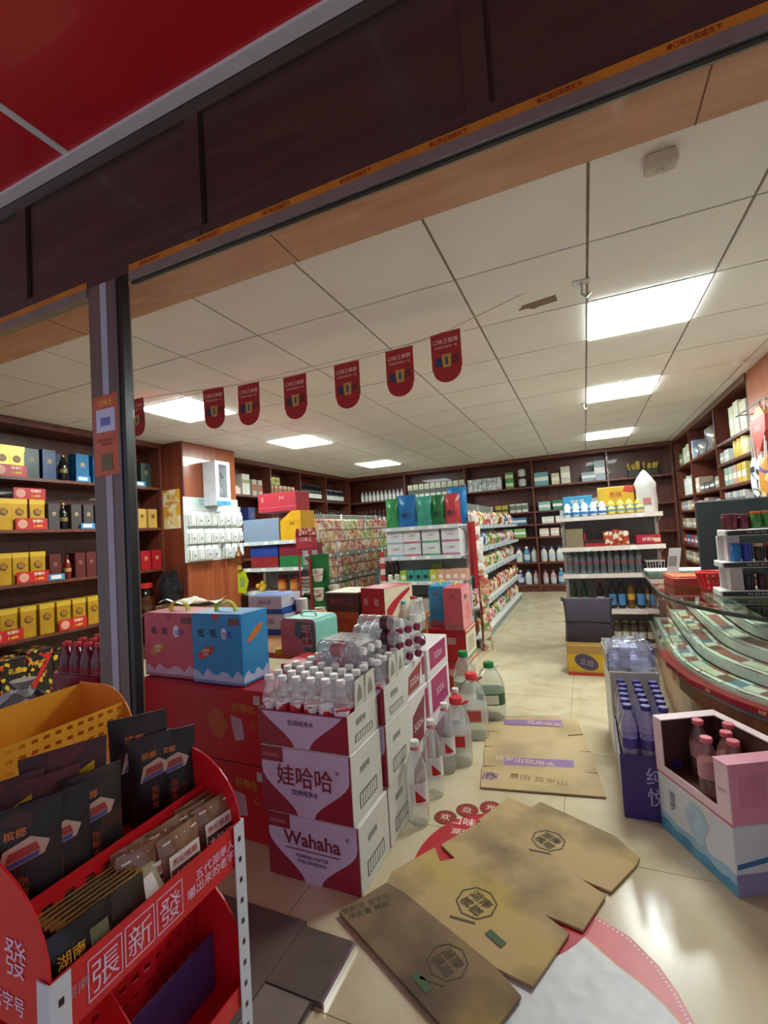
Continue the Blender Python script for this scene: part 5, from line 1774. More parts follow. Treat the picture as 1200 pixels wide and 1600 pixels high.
# purple water cartons with bottles
PUC = mat('#3a2a72', .45, var=.08)
PX, PYc = .165, 2.325
t = thing('purple_water_carton', 'dark purple water carton with white Chinese characters on the floor', 'carton', (PX, PYc, 0))
W_, D_, H_ = .215, .40, .25
part('front_wall', MB().box(-W_ / 2, W_ / 2, -D_ / 2, -D_ / 2 + .004, 0, H_), PUC, t)
part('left_wall', MB().box(-W_ / 2, -W_ / 2 + .004, -D_ / 2 + .004, D_ / 2, 0, H_ * .95), mat('#b4aebb', .5), t)
part('right_wall', MB().box(W_ / 2 - .004, W_ / 2, -D_ / 2 + .004, D_ / 2, 0, H_ * .95), mat('#b4aebb', .5), t)
part('back_wall', MB().box(-W_ / 2 + .004, W_ / 2 - .004, D_ / 2 - .004, D_ / 2, 0, H_), PUC, t)
part('purple_skirt', MB().prism([(-D_ / 2, 0), (-D_ / 2 + .06, 0), (-D_ / 2 + .03, H_ * .94), (-D_ / 2, H_ * .94)], -W_ / 2 - .001, -W_ / 2, 'x'), PUC, t)
part('bottle_rest', MB().box(-W_ / 2 + .004, W_ / 2 - .004, -D_ / 2 + .004, D_ / 2 - .004, .20, .204), mat('#2a2050', .6), t)
text('纯\n悦', .075, mat('#b9b4d8', .5), t, (.015, -D_ / 2 - .0015, .135), bold=.0)
kpu = Kit(bottle('purple_cap_bottle', 'p', 'bottle', .031, .235, mat('#2e2574', .35), clear('pet_violet', '#f2f2fb', 2.0, .06, haze=.16, hcol='#e4e4f4'), clear('violet_label', '#8a80c8', 1.2, .1, haze=.4, hcol='#6a5cb4'), (.28, .45), neck=.014, ribs=1, capr=.019, sh=.60))
for r in range(6):
    for q in range(3):
        kpu.put((PX - .066 + q * .066 + random.uniform(-.003, .003), PYc - .162 + r * .0645, .205), random.uniform(0, 6), 'purple-capped water bottle standing in the purple carton, %s row from the front' % 'first second third fourth fifth sixth'.split()[r], 'purple-capped bottles')
# wrapped pack and opened white carton behind
t = thing('white_carton', 'opened white carton with raised flaps behind the purple-capped bottles', 'carton', (.155, 2.80, 0), .05)
part('box_body', MB().box(-.11, .11, -.19, .19, 0, .44), mat('#c8c6bc', .55), t, bevel=.003)
part('raised_flap', MB().prism([(-.19, .44), (.19, .44), (.19, .50), (-.19, .53)], -.115, -.111, 'x'), mat('#a89a86', .6), t)
part('raised_flap', MB().box(-.11, .02, .188, .192, .44, .52), mat('#d6d8d4', .5), t)
part('paper_insert', MB().box(.03, .11, .10, .19, .47, .475), mat('#dadcc8', .5), t)
kl = Kit(bottle('purple_cap_bottle', 'p', 'bottle', .029, .215, mat('#2e2574', .35), clear('pet_violet', '#e6e4f4', 1.4), mat('#d4d3e4', .4), (.3, .5), neck=.014, ribs=1, capr=.018))
for i in range(3):
    for j in range(2):
        kl.put((.05 + .0, 2.67 + i * .06, .471 + j * .058), 0, 'purple-capped bottle lying under wrinkled film on the white carton, %s layer' % ('lower', 'upper')[j], 'lying purple-capped bottles', rot=(0, pi / 2, 0))
g = MB()
gr = []
for i in range(11):
    row = []
    for j in range(11):
        u, v = i / 10, j / 10
        e = min(u, 1 - u, v, 1 - v)
        row.append((.045 + (u - .0) * .235, 2.615 + v * .215, .445 + min(.13, e * .9) + .012 * math.sin(u * 17 + v * 9) + .010 * math.sin(v * 23 - u * 6) + .008 * random.random()))
    gr.append(row)
g.sheet(gr)
single('packing_film', g, clear('crinkled_film', '#eef0fa', 3.5, .12, haze=.16), 'wrinkled clear film over the lying purple-capped bottles', 'film')
# yellow carton with dark cushion on it
t = thing('yellow_carton', 'yellow-brown carton with a dark oval logo on the floor by the white shelf', 'carton', (-.03, 4.08, 0), .03)
part('box_body', MB().cbox(.37, .22, .235), mat('#a88240', .6, var=.06), t, bevel=.004)
part('yellow_face', MB().box(-.18, .18, -.1112, -.11, .03, .165), mat('#c9a024', .5), t)
part('oval_logo', MB().prism([(-.045 + .085 * math.cos(q * pi / 10), .105 + .06 * math.sin(q * pi / 10) - .02 * math.cos(q * pi / 10)) for q in range(20)], -.1124, -.1112, 'y'), mat('#4a4258', .5), t)
text('立白', .05, mat('#8f86a0', .5), t, (-.045, -.1136, .105), tilt=.2)
part('red_foot', MB().box(-.18, .18, -.1118, -.11, .002, .022), mat('#b8382a', .5), t)
t = thing('seat_cushion', 'dark purple-grey upright seat cushion standing on the yellow carton', 'cushion', (-.035, 4.13, .2365), .02)
cm_ = mat('#3f3744', .8, bump=.2, bscale=120)
g = MB()
rr = []
for i in range(7):
    v = i / 6
    zz = v * .34
    hw_ = .185 - .012 * math.sin(pi * v)
    th_ = .03 + .02 * math.sin(pi * v)
    rr.append([(hw_ * x_, th_ * y_ - .02 * math.sin(pi * v) - .03 * (1 - v), zz) for x_, y_ in ((-1, -.3), (-.9, -1), (-.3, -1.1), (.3, -1.1), (.9, -1), (1, -.3), (1, .3), (.9, 1), (-.9, 1), (-1, .3))])
g.loft(rr)
g.smooth = True
part('pad', g, cm_, t)
part('seam', MB().box(-.18, .18, -.093, -.088, .165, .171), mat('#2c2630', .8), t)
part('corner_tab', MB().box(-.197, -.18, -.02, .0, .32, .35), cm_, t)
part('corner_tab', MB().box(.18, .197, -.02, .0, .32, .35), cm_, t)

# ================================================================== ON THE COUNTER
CTZ = .802
t = thing('gum_rack', 'white three-tier chewing-gum rack with black price strips on the counter', 'rack', (.70, 2.72, CTZ))
GP = mat('#d6d2cc', .35, var=.03)
for i, (z, x0, x1) in enumerate(((0., -.135, .15), (.135, -.12, .15), (.285, -.095, .15))):
    part('tier_shelf', MB().box(x0, x1, -.06, .09, z, z + .03), GP, t, bevel=.004)
    st = part('price_strip', MB().box(x0 + .008, x1 - .03, -.0615, -.06, z - .0 + .004, z + .026), mat('#2f2b2e', .35), t)
    text('¥12  ¥15  ¥9.9', .012, mat('#d8d4cc', .5), st, ((x0 + x1) / 2, -.0625, z + .015))
for x in (-.09, .13):
    part('upright', MB().box(x - .015, x + .02, .05, .075, .03, .285), GP, t)
part('centre_column', MB().box(-.085, -.035, -.03, .05, .03, .285), mat('#c9b8b4', .35), t)


def can(label, x, y, z, r, h, m, lid, name='gum_tub'):
    o = thing(name, label, 'tub', (.70 + x, 2.72 + y, CTZ + z))
    part('tub_body', MB().lathe([(r * .95, 0), (r, .004), (r, h * .8), (r * .9, h * .84)], 14), m, o)
    part('tub_lid', MB().lathe([(r * .95, h * .84), (r * .97, h * .85), (r * .97, h), (r * .85, h * 1.01)], 14), lid, o)


MGUM = mat('#6e1f2e', .3)
can('maroon gum tub at the left of the top tier of the gum rack', -.06, .0, .3165, .032, .075, MGUM, mat('#8c4a54', .4))
can('maroon gum tub second on the top tier', -.0, .02, .3165, .028, .07, MGUM, mat('#8c4a54', .4))
can('green gum tub with orange lid on the top tier, left of its twin', .045, .0, .3165, .022, .08, mat('#3c7a34', .3), mat('#c8702c', .4))
can('green gum tub with orange lid on the top tier, right of its twin', .09, .0, .3165, .022, .08, mat('#3c7a34', .3), mat('#c8702c', .4))
can('dark gum tub at the right end of the top tier', .132, .01, .3165, .02, .075, mat('#4c1a2c', .3), mat('#b8a82c', .4))
can('bright blue gum tub on the middle tier', -.055, -.03, .1655, .021, .085, mat('#1f7cc4', .3), mat('#1f6ab0', .4))
can('deep blue gum tub on the middle tier', -.01, -.03, .1655, .021, .082, mat('#2a3f9c', .3), mat('#2a3f9c', .4))
can('beige-capped dark gum tub on the middle tier', .035, -.03, .1655, .019, .08, mat('#3a2622', .3), mat('#cfae8c', .4))
can('red-capped dark gum tub on the middle tier', .078, -.03, .1655, .019, .08, mat('#54201e', .3), mat('#b8303a', .4))
can('pale-capped dark gum tub at the right of the middle tier', .12, -.03, .1655, .019, .08, mat('#3a2622', .3), mat('#cfc0a0', .4))
can('black gum tub at the left of the lowest tier', -.01, -.02, .0305, .021, .085, mat('#1c1a1e', .3), mat('#35343a', .4))
can('dark maroon gum tub in the middle of the lowest tier', .04, -.02, .0305, .021, .085, mat('#33181c', .3), mat('#35343a', .4))
can('clear-topped candy jar at the right of the lowest tier', .11, -.02, .0305, .032, .10, mat('#9c7a5e', .2), mat('#c9c2b6', .4), 'candy_jar')

t = thing('red_basket', 'red ribbed plastic basket of small goods left of the gum rack', 'basket', (.605, 2.97, CTZ))
for i in range(16):
    a = 2 * pi * i / 16
    part('rib', MB().tube([(.055 * math.cos(a), .045 * math.sin(a), .004), (.075 * math.cos(a), .06 * math.sin(a), .085)], .007, 5), mat('#c41c24', .35), t)
part('basket_floor', MB().lathe([(.058, 0), (.058, .005)], 16), mat('#c41c24', .35), t)
part('rim', MB().tube([(.076 * math.cos(2 * pi * i / 16), .061 * math.sin(2 * pi * i / 16), .087) for i in range(17)], .007, 6), mat('#d83038', .35), t)
t = thing('red_tray', 'shallow red and orange candy tray on the counter corner', 'tray', (.50, 3.15, CTZ), .1)
part('tray_body', MB().box(-.08, .08, -.1, .1, 0, .05), mat('#a83028', .4), t, bevel=.005)
part('candies', MB().box(-.07, .07, -.09, .09, .05, .056), prints('candy_print', [('#c8642a', 3), ('#d8a03c', 2), ('#a02a24', 2)], 60), t)
t = thing('price_stand', 'white price card leaning in an orange holder on the counter corner', 'price card', (.475, 3.37, CTZ), -.1)
part('card', MB().prism([(-.035, .02), (.03, .02), (.06, .20), (-.005, .20)], -.002, .0, 'y'), mat('#d4d2d0', .5), t)
part('code_lines', MB().prism([(-.02, .09), (.025, .09), (.035, .15), (-.008, .15)], -.003, -.002, 'y'), mat('#8e8c8c', .5), t)
part('holder', MB().box(-.05, .05, -.02, .03, 0, .045), mat('#c2562a', .45), t)
# dark monitor seen from behind
t = thing('monitor', 'large black monitor back standing on the counter behind the gum rack', 'monitor', (1.0, 3.42, CTZ), -.06)
part('screen_back', MB().box(-.36, .36, -.018, .018, .03, .48), mat('#262c2c', .45), t, bevel=.008)
part('stand_neck', MB().box(-.04, .04, -.03, -.018, .0, .2), mat('#1c1f20', .4), t)
part('stand_foot', MB().box(-.14, .14, -.08, .1, 0, .012), mat('#1c1f20', .4), t)

# ================================================================== GOODS ON THE SHELVES
def simple_box(name, label, cat, w_, d, h, m, loc, rz=0., group=None, band=None, bz=(.0, .2), txt=None, tm=None, tz=.6, ts=.3):
    t = thing(name, label, cat, loc, rz, group)
    part('box_body', MB().cbox(w_, d, h), m, t, bevel=.002)
    if band:
        part('printed_band', MB().box(-w_ / 2 + .001, w_ / 2 - .001, -d / 2 - .0012, -d / 2, bz[0] * h + .001, bz[1] * h), band, t)
    if txt:
        text(txt, h * ts, tm, t, (0, -d / 2 - .0024, h * tz))
    return t


# ---- end shelf of the left gondola
gy = G1Y + .16
z1 = 1.2
xa, xb = at(379, 845, y=G1Y).x, at(435, 845, y=G1Y).x
simple_box('gift_carton', 'large grey-blue box on the top of the left gondola end', 'box', xb - xa, .28, .24, mat('#8295ac', .5, var=.03), ((xa + xb) / 2, gy, z1), bz=(0, .1))
xc = at(470, 845, y=G1Y).x
t = thing('gift_carton', 'yellow slant-topped display box beside the grey-blue one', 'box', ((xb + xc) / 2 + .0, gy, z1))
w_ = xc - xb - .02
part('box_body', MB().prism([(-w_ / 2, 0), (w_ / 2, 0), (w_ / 2, .30), (0.02, .30), (-w_ / 2, .20)], -.13, .13, 'y'), mat('#d8a41e', .45), t)
text('精选', .03, mat('#8a5a10', .5), t, (.02, -.1315, .17))
part('lid_line', MB().box(-w_ / 2 + .005, w_ / 2 - .005, -.1312, -.13, .195, .198), mat('#b07f14', .5), t)
p = at(427, 790, y=G1Y)
t = thing('gift_carton', 'red box with white lettering lying on top of the grey-blue and yellow boxes', 'box', (p.x + .02, gy + .0, z1 + .302), .02)
part('box_body', MB().cbox(.47, .26, .20), mat('#b3303e', .45, var=.04), t, bevel=.004)
part('lid_seam', MB().box(-.234, .234, -.1312, -.13, .045, .05), mat('#c8727a', .5), t)
text('JLG', .04, mat('#d8a8a4', .5), t, (.06, -.1315, .14))
part('emblem', MB().box(-.19, -.165, -.1312, -.13, .11, .16), mat('#c87a72', .5), t)
for i, (x_, zz, c_) in enumerate(((0, 0, '#8e2a2c'), (1, 0, '#2c7a44'), (0, 1, '#2a4494'), (1, 1, '#84283a'))):
    x0 = at(388 + 45 * x_, 880, y=G1Y).x
    simple_box('flat_gift_box', ('dark red flat box, lower left of four on the gondola end', 'green flat box, lower right of four on the gondola end', 'blue flat box, upper left of four on the gondola end', 'maroon flat box, upper right of four on the gondola end')[i], 'box',
               .35, .27, .115, mat(c_, .4), (x0 + .19, gy, .926 + zz * .1165), group='flat gift boxes on the gondola end')
kj = thing('pickle_jar', 'j', 'jar')
part('jar_body', MB().lathe([(.045, 0), (.052, .01), (.052, .10), (.045, .12)], 14), mat('#b05a24', .25), kj)
part('jar_label', MB().lathe([(.0525, .025), (.0525, .085)], 14), mat('#cf8a3c', .4), kj)
part('jar_lid', MB().lathe([(.047, .12), (.049, .122), (.049, .155), (.04, .16)], 14), mat('#5a1a24', .4), kj)
kj = Kit(kj)
for i, u in enumerate((433, 452)):
    kj.put((at(u, 915, y=G1Y).x, gy - .06, .682), 0, ('left of two maroon-lidded pickle jars on the gondola end', 'right of two maroon-lidded pickle jars on the gondola end')[i], 'pickle jars')
kb_ = thing('bowl_stack', 'stack of small pale bowls at the right of the pickle jars', 'bowls', (at(470, 915, y=G1Y).x, gy - .06, .682))
for i in range(4):
    part('bowl', MB().lathe([(.03, i * .036), (.05, i * .036 + .02), (.052, i * .036 + .03)], 12), mat('#a8a49a', .4), kb_)
t = thing('grey_pouch', 'grey pouch left of the pickle jars on the gondola end', 'pouch', (at(417, 915, y=G1Y).x, gy, .682))
part('pouch_body', bag_mesh(.16, .17, .06, mat('#6b6a74', .4)), None, t)
t = thing('gold_charm', 'cluster of golden wrapped sweets hanging at the gondola corner', 'sweets', (at(400, 905, y=G1Y).x, gy - .1, .682))
for i in range(7):
    part('sweet', MB().lathe([(.004, 0), (.024, .012), (.028, .03), (.02, .046), (.004, .05)], 8), GOLDL, t, loc=(random.uniform(-.05, .05), random.uniform(-.03, .03), .0 + .03 * (i // 3)))
t = thing('lime_pack', 'lime green diamond pack hanging at the left corner of the gondola end', 'pack', (at(382, 908, y=G1Y).x, G1Y - .02, .80))
part('pack_card', MB().prism([(-.07, -.12), (.03, -.13), (.075, .0), (.03, .11), (-.07, .1)], -.004, .0, 'y'), mat('#b4c41e', .4), t)
part('pack_print', MB().prism([(-.035, -.06), (.01, -.06), (.03, 0), (.01, .04), (-.035, .04)], -.0055, -.004, 'y'), mat('#8a9a5a', .4), t)
t = thing('bronze_ornament', 'small bronze hanging toy on the hook left of the gondola boxes', 'ornament', (at(378, 870, y=G1Y).x - .02, G1Y - .02, .98))
part('ornament_body', MB().lathe([(.01, 0), (.04, .02), (.035, .06), (.045, .09), (.02, .13), (.005, .2)], 12), mat('#7a4a1e', .4, metal=.4), t)
part('tassel', MB().lathe([(.03, -.06), (.02, -.01), (.005, 0)], 10), GOLD, t)
part('cord', MB().tube([(0, 0, .19), (.03, .02, .27)], .003, 5), BLACK, t)
# grey box low on that end shelf
simple_box('storage_box', 'pale blue storage box on the low shelf of the gondola end', 'box', .22, .24, .2, mat('#aebccc', .5), (at(396, 935, y=G1Y).x + .06, gy, .402))
simple_box('storage_box', 'dark carton beside the pale blue storage box', 'box', .36, .24, .18, mat('#5a5350', .6), (at(445, 935, y=G1Y).x, gy, .402))

# ---- red wire stand and green pot display at the corner of the left gondola
gx = at(492, 860, y=3.55).x
t = thing('red_wire_stand', 'tall red wire stand with a red header card beside the gift boxes', 'stand', (gx - .10, 3.58, 0))
RW = mat('#a8283a', .4)
for x_ in (-.09, .09):
    part('upright', MB().tube([(x_, 0, 0), (x_, 0, 1.28)], .008), RW, t)
for z_ in (.15, .5, .85, 1.1):
    part('cross_wire', MB().tube([(-.09, 0, z_), (.09, 0, z_)], .005), RW, t)
part('base', MB().box(-.12, .12, -.1, .1, 0, .012), RW, t)
part('header_card', MB().box(-.11, .11, -.012, -.008, 1.12, 1.27), mat('#b23a44', .4), t)
text('口味王', .045, mat('#e8c4b8', .5), t, (0, -.0135, 1.20))
for q in range(6):
    part('hanging_pack', MB().box(-.1 + q * .035, -.072 + q * .035, -.02, -.012, 1.235, 1.30), prints('tiny_red', [('#b84a4a', 2), ('#d8b8a8', 2), ('#8a2a2a', 1)], 40), t)
t2 = thing('toy_card', 'grey carded toy hanging on the red wire stand', 'toy card', (gx - .04, 3.53, .99))
part('card', MB().box(-.075, .075, -.004, 0, -.02, .11), mat('#b4b4b0', .5), t2)
part('toy', MB().lathe([(.01, .01), (.035, .03), (.04, .06), (.015, .085)], 10), mat('#6a6a6c', .4), t2, loc=(0, -.02, 0))
gd = at(500, 930, y=3.5)
t = thing('green_display', 'green display board holding white pots', 'display', (gd.x + .02, 3.5, 0))
part('board', MB().box(-.085, .085, -.008, .008, 0, 1.06), mat('#1d6a34', .45), t)
part('foot', MB().box(-.10, .10, -.1, .1, 0, .02), mat('#1d6a34', .45), t)
part('red_edge', MB().box(-.11, -.086, -.012, .012, 0, 1.1), mat('#a8282c', .4), t)
kq = thing('white_pot', 'w', 'pot')
part('pot', MB().lathe([(.030, 0), (.034, .01), (.046, .10), (.048, .105)], 12), mat('#d8d6cc', .4), kq)
part('pot_print', MB().lathe([(.0385, .035), (.0435, .07)], 12), prints('pot_print', [('#d8d6cc', 4), ('#4a7a4a', 1), ('#3a3a38', 1)], 30), kq)
kq = Kit(kq)
zs = [at(500, v, y=3.45).z for v in (908, 938, 968, 995)]
for i, z_ in enumerate(zs):
    kq.put((gd.x + .03, 3.44, z_), 0, 'white pot on the green display, %s from the top' % 'first second third fourth'.split()[i], 'white pots on the green display')
    part('pot_ring', MB().tube([(.01 + .05 * math.cos(2 * pi * q / 12), -.06 + .05 * math.sin(2 * pi * q / 12), z_ + .06) for q in range(13)], .003, 5), SILVER, t)
kq.put((gd.x + .14, 3.5, zs[1] + .02), 0, 'white pot hooked on the right edge of the green display', 'white pots on the green display')
part('side_arm', MB().tube([(.085, 0, zs[1] + .08), (.12, 0, zs[1] + .08)], .004, 5), SILVER, t)

# ---- noodle packets on the side of the left gondola
NP = [prints('noodle_a', [('#c8786a', 3), ('#e6d2ba', 3), ('#d8a46a', 2), ('#a85a50', 1)], 24), prints('noodle_b', [('#7aa060', 3), ('#e0dab4', 3), ('#b4be74', 2), ('#c87a64', 1)], 24),
      prints('noodle_c', [('#d8b070', 3), ('#ece2c8', 3), ('#c87a5c', 2)], 24), prints('noodle_d', [('#d8b8b0', 3), ('#b85a5a', 2), ('#efe6da', 2)], 24)]
NN = ['red', 'green', 'orange', 'pale pink']
kn = []
for i in range(4):
    o = thing('noodle_packet', 'n', 'packet')
    part('packet_body', MB().cbox(.135, .08, .12), NP[i], o, bevel=.008)
    part('packet_seal', MB().box(-.072, .072, -.002, .002, .115, .128), NP[i], o)
    kn.append(Kit(o))
seq = [0, 0, 3, 2, 0, 2, 1, 1, 2, 3, 1, 0, 3, 0]
for lv, nm, rows_ in ((1.027, 'upper', 3), (.742, 'middle', 2), (.422, 'lower', 2)):
    for rr_ in range(rows_):
        for q in range(14):
            ki = seq[(q + rr_ * 3 + int(lv * 10)) % 14]
            if lv < .5 and q > 8:
                continue
            kn[ki].put((-2.66 - .02 * rr_, 4.42 + q * .148, lv + rr_ * .130), pi / 2, '%s noodle packet, %s shelf of the left gondola, %s layer' % (NN[ki], nm, ('bottom', 'second', 'third')[rr_]), 'noodle packets on the gondola side')
# wire tiers
t = thing('wire_basket_rack', 'thin white wire rack holding rows of packets above the noodle shelf', 'wire rack', (-2.63, 5.4, 1.03))
for z_ in (.14, .28, .42):
    part('wire', MB().tube([(.03, -1.05, z_), (.03, 1.05, z_)], .004, 5), mat('#d8d2cc', .3), t)
for y_ in (-1.05, 0, 1.05):
    part('wire_post', MB().tube([(.03, y_, 0), (.03, y_, .44)], .004, 5), mat('#d8d2cc', .3), t)
t = thing('candy_cane_strip', 'red and white striped hanging strip between the two gondolas', 'strip', (at(597, 870, y=4.24).x, 4.24, .45))
for i in range(10):
    part('strip_pack', MB().box(-.022, .022, -.008, .008, i * .058, i * .058 + .054), mat('#b8303c', .4) if i % 2 else mat('#d8c8c4', .4), t)
part('strip_tape', MB().box(-.006, .006, .008, .010, -.45, .62), WHITE, t)
t = thing('red_bag', 'dark red netted sack on the floor shelf of the left gondola side', 'sack', (-2.72, 6.2, .102))
part('sack_body', MB().lathe([(.08, 0), (.13, .05), (.14, .14), (.09, .22), (.03, .27)], 14), mat('#6a1a20', .7, var=.2, scale=40), t)
part('sack_neck', MB().lathe([(.03, .26), (.045, .31)], 10), mat('#6a1a20', .7), t)

# ---- end shelf of the snack gondola
gy2 = G2Y + .14
for i, (u0, u1, c1, c2, nm) in enumerate(((601, 620, '#2f8a4a', '#3fa05c', 'green crisp bag at the left end of the top shelf'), (619, 648, '#1a6aa8', '#1f7cc0', 'blue crisp bag, widest of the row'), (649, 673, '#3a9a84', '#52ac96', 'teal crisp bag right of the blue one'),
                                          (673, 693, '#1c6a34', '#2c8444', 'dark green crisp bag left of the red one'), (693, 717, '#b83a40', '#c84a50', 'red crisp bag at the right end of the row'))):
    x0, x1 = at(u0, 800, y=gy2 - .05).x, at(u1, 800, y=gy2 - .05).x
    h = .30 if i != 1 else .325
    t = thing('crisp_bag', nm, 'crisp bag', ((x0 + x1) / 2, gy2, 1.257), 0, 'crisp bags on the snack gondola end')
    part('bag_body', bag_mesh(x1 - x0 + .01, h, .09, mat(c1, .3, var=.12, scale=14)), None, t)
    part('top_seal', MB().box(-(x1 - x0) / 2, (x1 - x0) / 2, -.002, .002, h * .94, h), mat(c2, .3), t)
    text('薯片', .05, mat(c2, .5) if i in (0, 2) else mat('#20343c', .5), t, (0, -.052, h * .38))
x0 = at(718, 800, y=gy2 + .1).x
t = thing('crisp_bag', 'blue crisp bag standing behind the red one at the gondola corner', 'crisp bag', (x0 - .02, gy2 + .13, 1.257))
part('bag_body', bag_mesh(.2, .37, .08, mat('#1f78b8', .3, var=.1)), None, t)
part('top_seal', MB().box(-.1, .1, -.002, .002, .35, .37), mat('#3a94d0', .3), t)
bc = ['#7fb4c4', '#c4607a', '#5aa078', '#b8688a']
for r_ in range(2):
    for i in range(4):
        x0 = at((604, 630, 659, 690)[i], 850, y=G2Y + .02).x
        w_ = .175
        simple_box('tissue_box', 'white box with a %s band, %s row on the snack gondola end' % (('pale blue', 'rose', 'green', 'pink')[i], ('lower', 'upper')[r_]), 'box', w_, .22, .125, mat('#d4d6d6', .45, var=.04), (x0 + w_ / 2, gy2, .967 + r_ * .1265), 0, 'white banded boxes', band=mat(bc[i], .45), bz=(.0, .15),
                   txt='心相印', tm=mat('#9aa2a8', .5), tz=.6, ts=.22)
tc = [('#9ab83c', 'lime green'), ('#3a9a8c', 'teal'), ('#3a9a8c', 'teal'), ('#3a9a8c', 'teal'), ('#c4c034', 'yellow'), ('#d8a48c', 'peach'), ('#d8a48c', 'peach'), ('#d8a48c', 'peach'), ('#d8a48c', 'peach')]
for i, (c_, nm) in enumerate(tc):
    x0 = at(624 + i * 11.6, 890, y=G2Y + .03).x
    t = simple_box('small_carton', '%s small carton on the snack gondola end, %s from the left' % (nm, 'first second third fourth fifth sixth seventh eighth ninth'.split()[i]), 'carton', .072, .1, .105, mat(c_, .4, var=.06), (x0 + .035, G2Y + .09, .722), 0, 'small cartons on the snack gondola end')
    part('round_print', MB().prism([(.022 * math.cos(q * pi / 6), .04 + .022 * math.sin(q * pi / 6)) for q in range(12)], -.0515, -.05, 'y'), mat('#223a3c', .4) if i in (1, 2, 3) else mat('#e8e0d0', .4), t)
t = simple_box('small_carton', 'taller yellow-green carton behind the yellow one', 'carton', .09, .08, .15, mat('#8aa44a', .4), (at(682, 890, y=G2Y + .2).x, G2Y + .22, .722))
for i in range(3):
    t = thing('jar', 'pale lidded jar at the left of the small cartons, %s' % ('left', 'middle', 'right')[i], 'jar', (at(609 + i * 7, 905, y=G2Y + .08).x, G2Y + .10 + .05 * (i % 2), .722), 0, 'pale jars')
    part('jar_body', MB().lathe([(.022, 0), (.026, .01), (.026, .04), (.02, .05)], 10), mat('#cfcabc', .4), t)
    part('jar_lid', MB().lathe([(.022, .05), (.022, .06)], 10), WHITE, t)
for i in range(3):
    t = thing('dark_bottle', 'dark sauce bottle at the back left of the third shelf, %s' % ('left', 'middle', 'right')[i], 'bottle', (at(606 + i * 7, 890, y=G2Y + .25).x, G2Y + .26, .722), 0, 'dark sauce bottles')
    part('bottle_body', MB().lathe([(.028, 0), (.03, .01), (.03, .14), (.012, .19), (.012, .2)], 10), mat('#3a2c2c', .2), t)
    part('cap', MB().lathe([(.014, .2), (.014, .225)], 10), BLACK, t)
for i, (c_, w_, nm) in enumerate((('#8a7a68', .3, 'brown paper parcel on the low shelf of the snack gondola end'), ('#b0a8a0', .2, 'grey boxed goods on the low shelf of the snack gondola end'), ('#8a86b4', .22, 'lilac wrapped packet on the low shelf of the snack gondola end'))):
    simple_box('parcel', nm, 'parcel', w_, .2, .14 - .02 * i, mat(c_, .6), (-1.70 + i * .26, gy2, .422), 0.05 * i)

# ---- snack bags along the aisle
SN = [('red', [('#b8504a', 4), ('#ecdfc0', 2.5), ('#d88e5c', 1.5), ('#7a3a34', 1)]), ('yellow', [('#d8c06c', 4), ('#c8644c', 1), ('#efe8d0', 3)]), ('orange', [('#cc8a58', 4), ('#f0e2c4', 3), ('#a0563f', 1.5)]),
      ('white', [('#dcd8d0', 4), ('#b84a4a', 1), ('#6a8ab4', 1)]), ('green', [('#5a8a3c', 3), ('#d8d090', 2), ('#b83c2c', 1)]), ('blue', [('#3a5a9c', 3), ('#cfd6e4', 2), ('#c8403c', 1)]), ('brown', [('#7a4a2c', 4), ('#c89a5c', 2), ('#e4d6b8', 1)]), ('pink', [('#c87a84', 3), ('#ecd8d4', 2), ('#a83a44', 1)])]
ks = []
for nm, cs in SN:
    m_ = prints('snack_' + nm, cs, 19, .3)
    o = thing('snack_packet', 's', 'snack packet')
    part('packet_body', bag_mesh(.15, .17, .08, m_), None, o)
    part('top_seal', MB().box(-.075, .075, -.002, .002, .161, .174), m_, o)
    part('badge', MB().prism([(.04 * math.cos(q * pi / 5), (.095 + .026 * math.sin(q * pi / 5))) for q in range(10)], -.047, -.044, 'y'), mat('#e4dcc8', .4), o)
    ks.append(Kit(o))
for lv, nm in ((1.237, 'top'), (.987, 'second'), (.737, 'third'), (.402, 'fourth'), (.102, 'bottom')):
    q = 0
    yy = 4.80
    while yy < 7.9:
        ki = random.choices(range(8), (4, 2, 3, 3, 2, 2, 2, 2))[0]
        s_ = random.uniform(.85, 1.05)
        ks[ki].put((-1.10 - random.uniform(0, .03), yy, lv), 0, '%s snack packet on the %s shelf along the aisle' % (SN[ki][0], nm), 'snack packets along the aisle', rot=(random.uniform(-.18, -.02), random.uniform(-.08, .08), pi / 2 + random.uniform(-.2, .2)), scale=(s_, s_, min(s_, .98 if lv > .9 else 1.1)))
        yy += .165 * s_
        q += 1
# strips of packets at the near corner
for i, (u, v0, v1) in enumerate(((742, 800, 868), (751, 840, 900), (744, 900, 1045))):
    za, zb = at(u, v0, y=4.5).z, at(u, v1, y=4.5).z
    x_ = -1.0 + .012 * i
    n = max(3, int((za - zb) / .12))
    t = thing('hanging_strip', ('strip of white and orange packets hanging at the top of the aisle corner', 'strip of pale packets hanging beside the second aisle shelf', 'strip of gold and red packets hanging low at the aisle corner')[i], 'strip', (x_, 4.52 + .05 * i, zb))
    part('strip_band', MB().box(-.004, .004, -.006, .006, 0, za - zb), mat('#b8281e', .4), t)
    for q in range(n):
        part('strip_packet', bag_mesh(.10, (za - zb) / n, .03, prints('strip_%d' % i, [('#dcd6cc', 5), ('#c8845c', 1), ('#b87a70', 1)] if i < 2 else [('#c8946c', 3), ('#b85a50', 2), ('#dcd2b8', 3), ('#7a9a64', 1)], 22, .3)), None, t, loc=(.015, -.008, q * (za - zb) / n), rot=(0, 0, .8 + random.uniform(-.3, .3)))
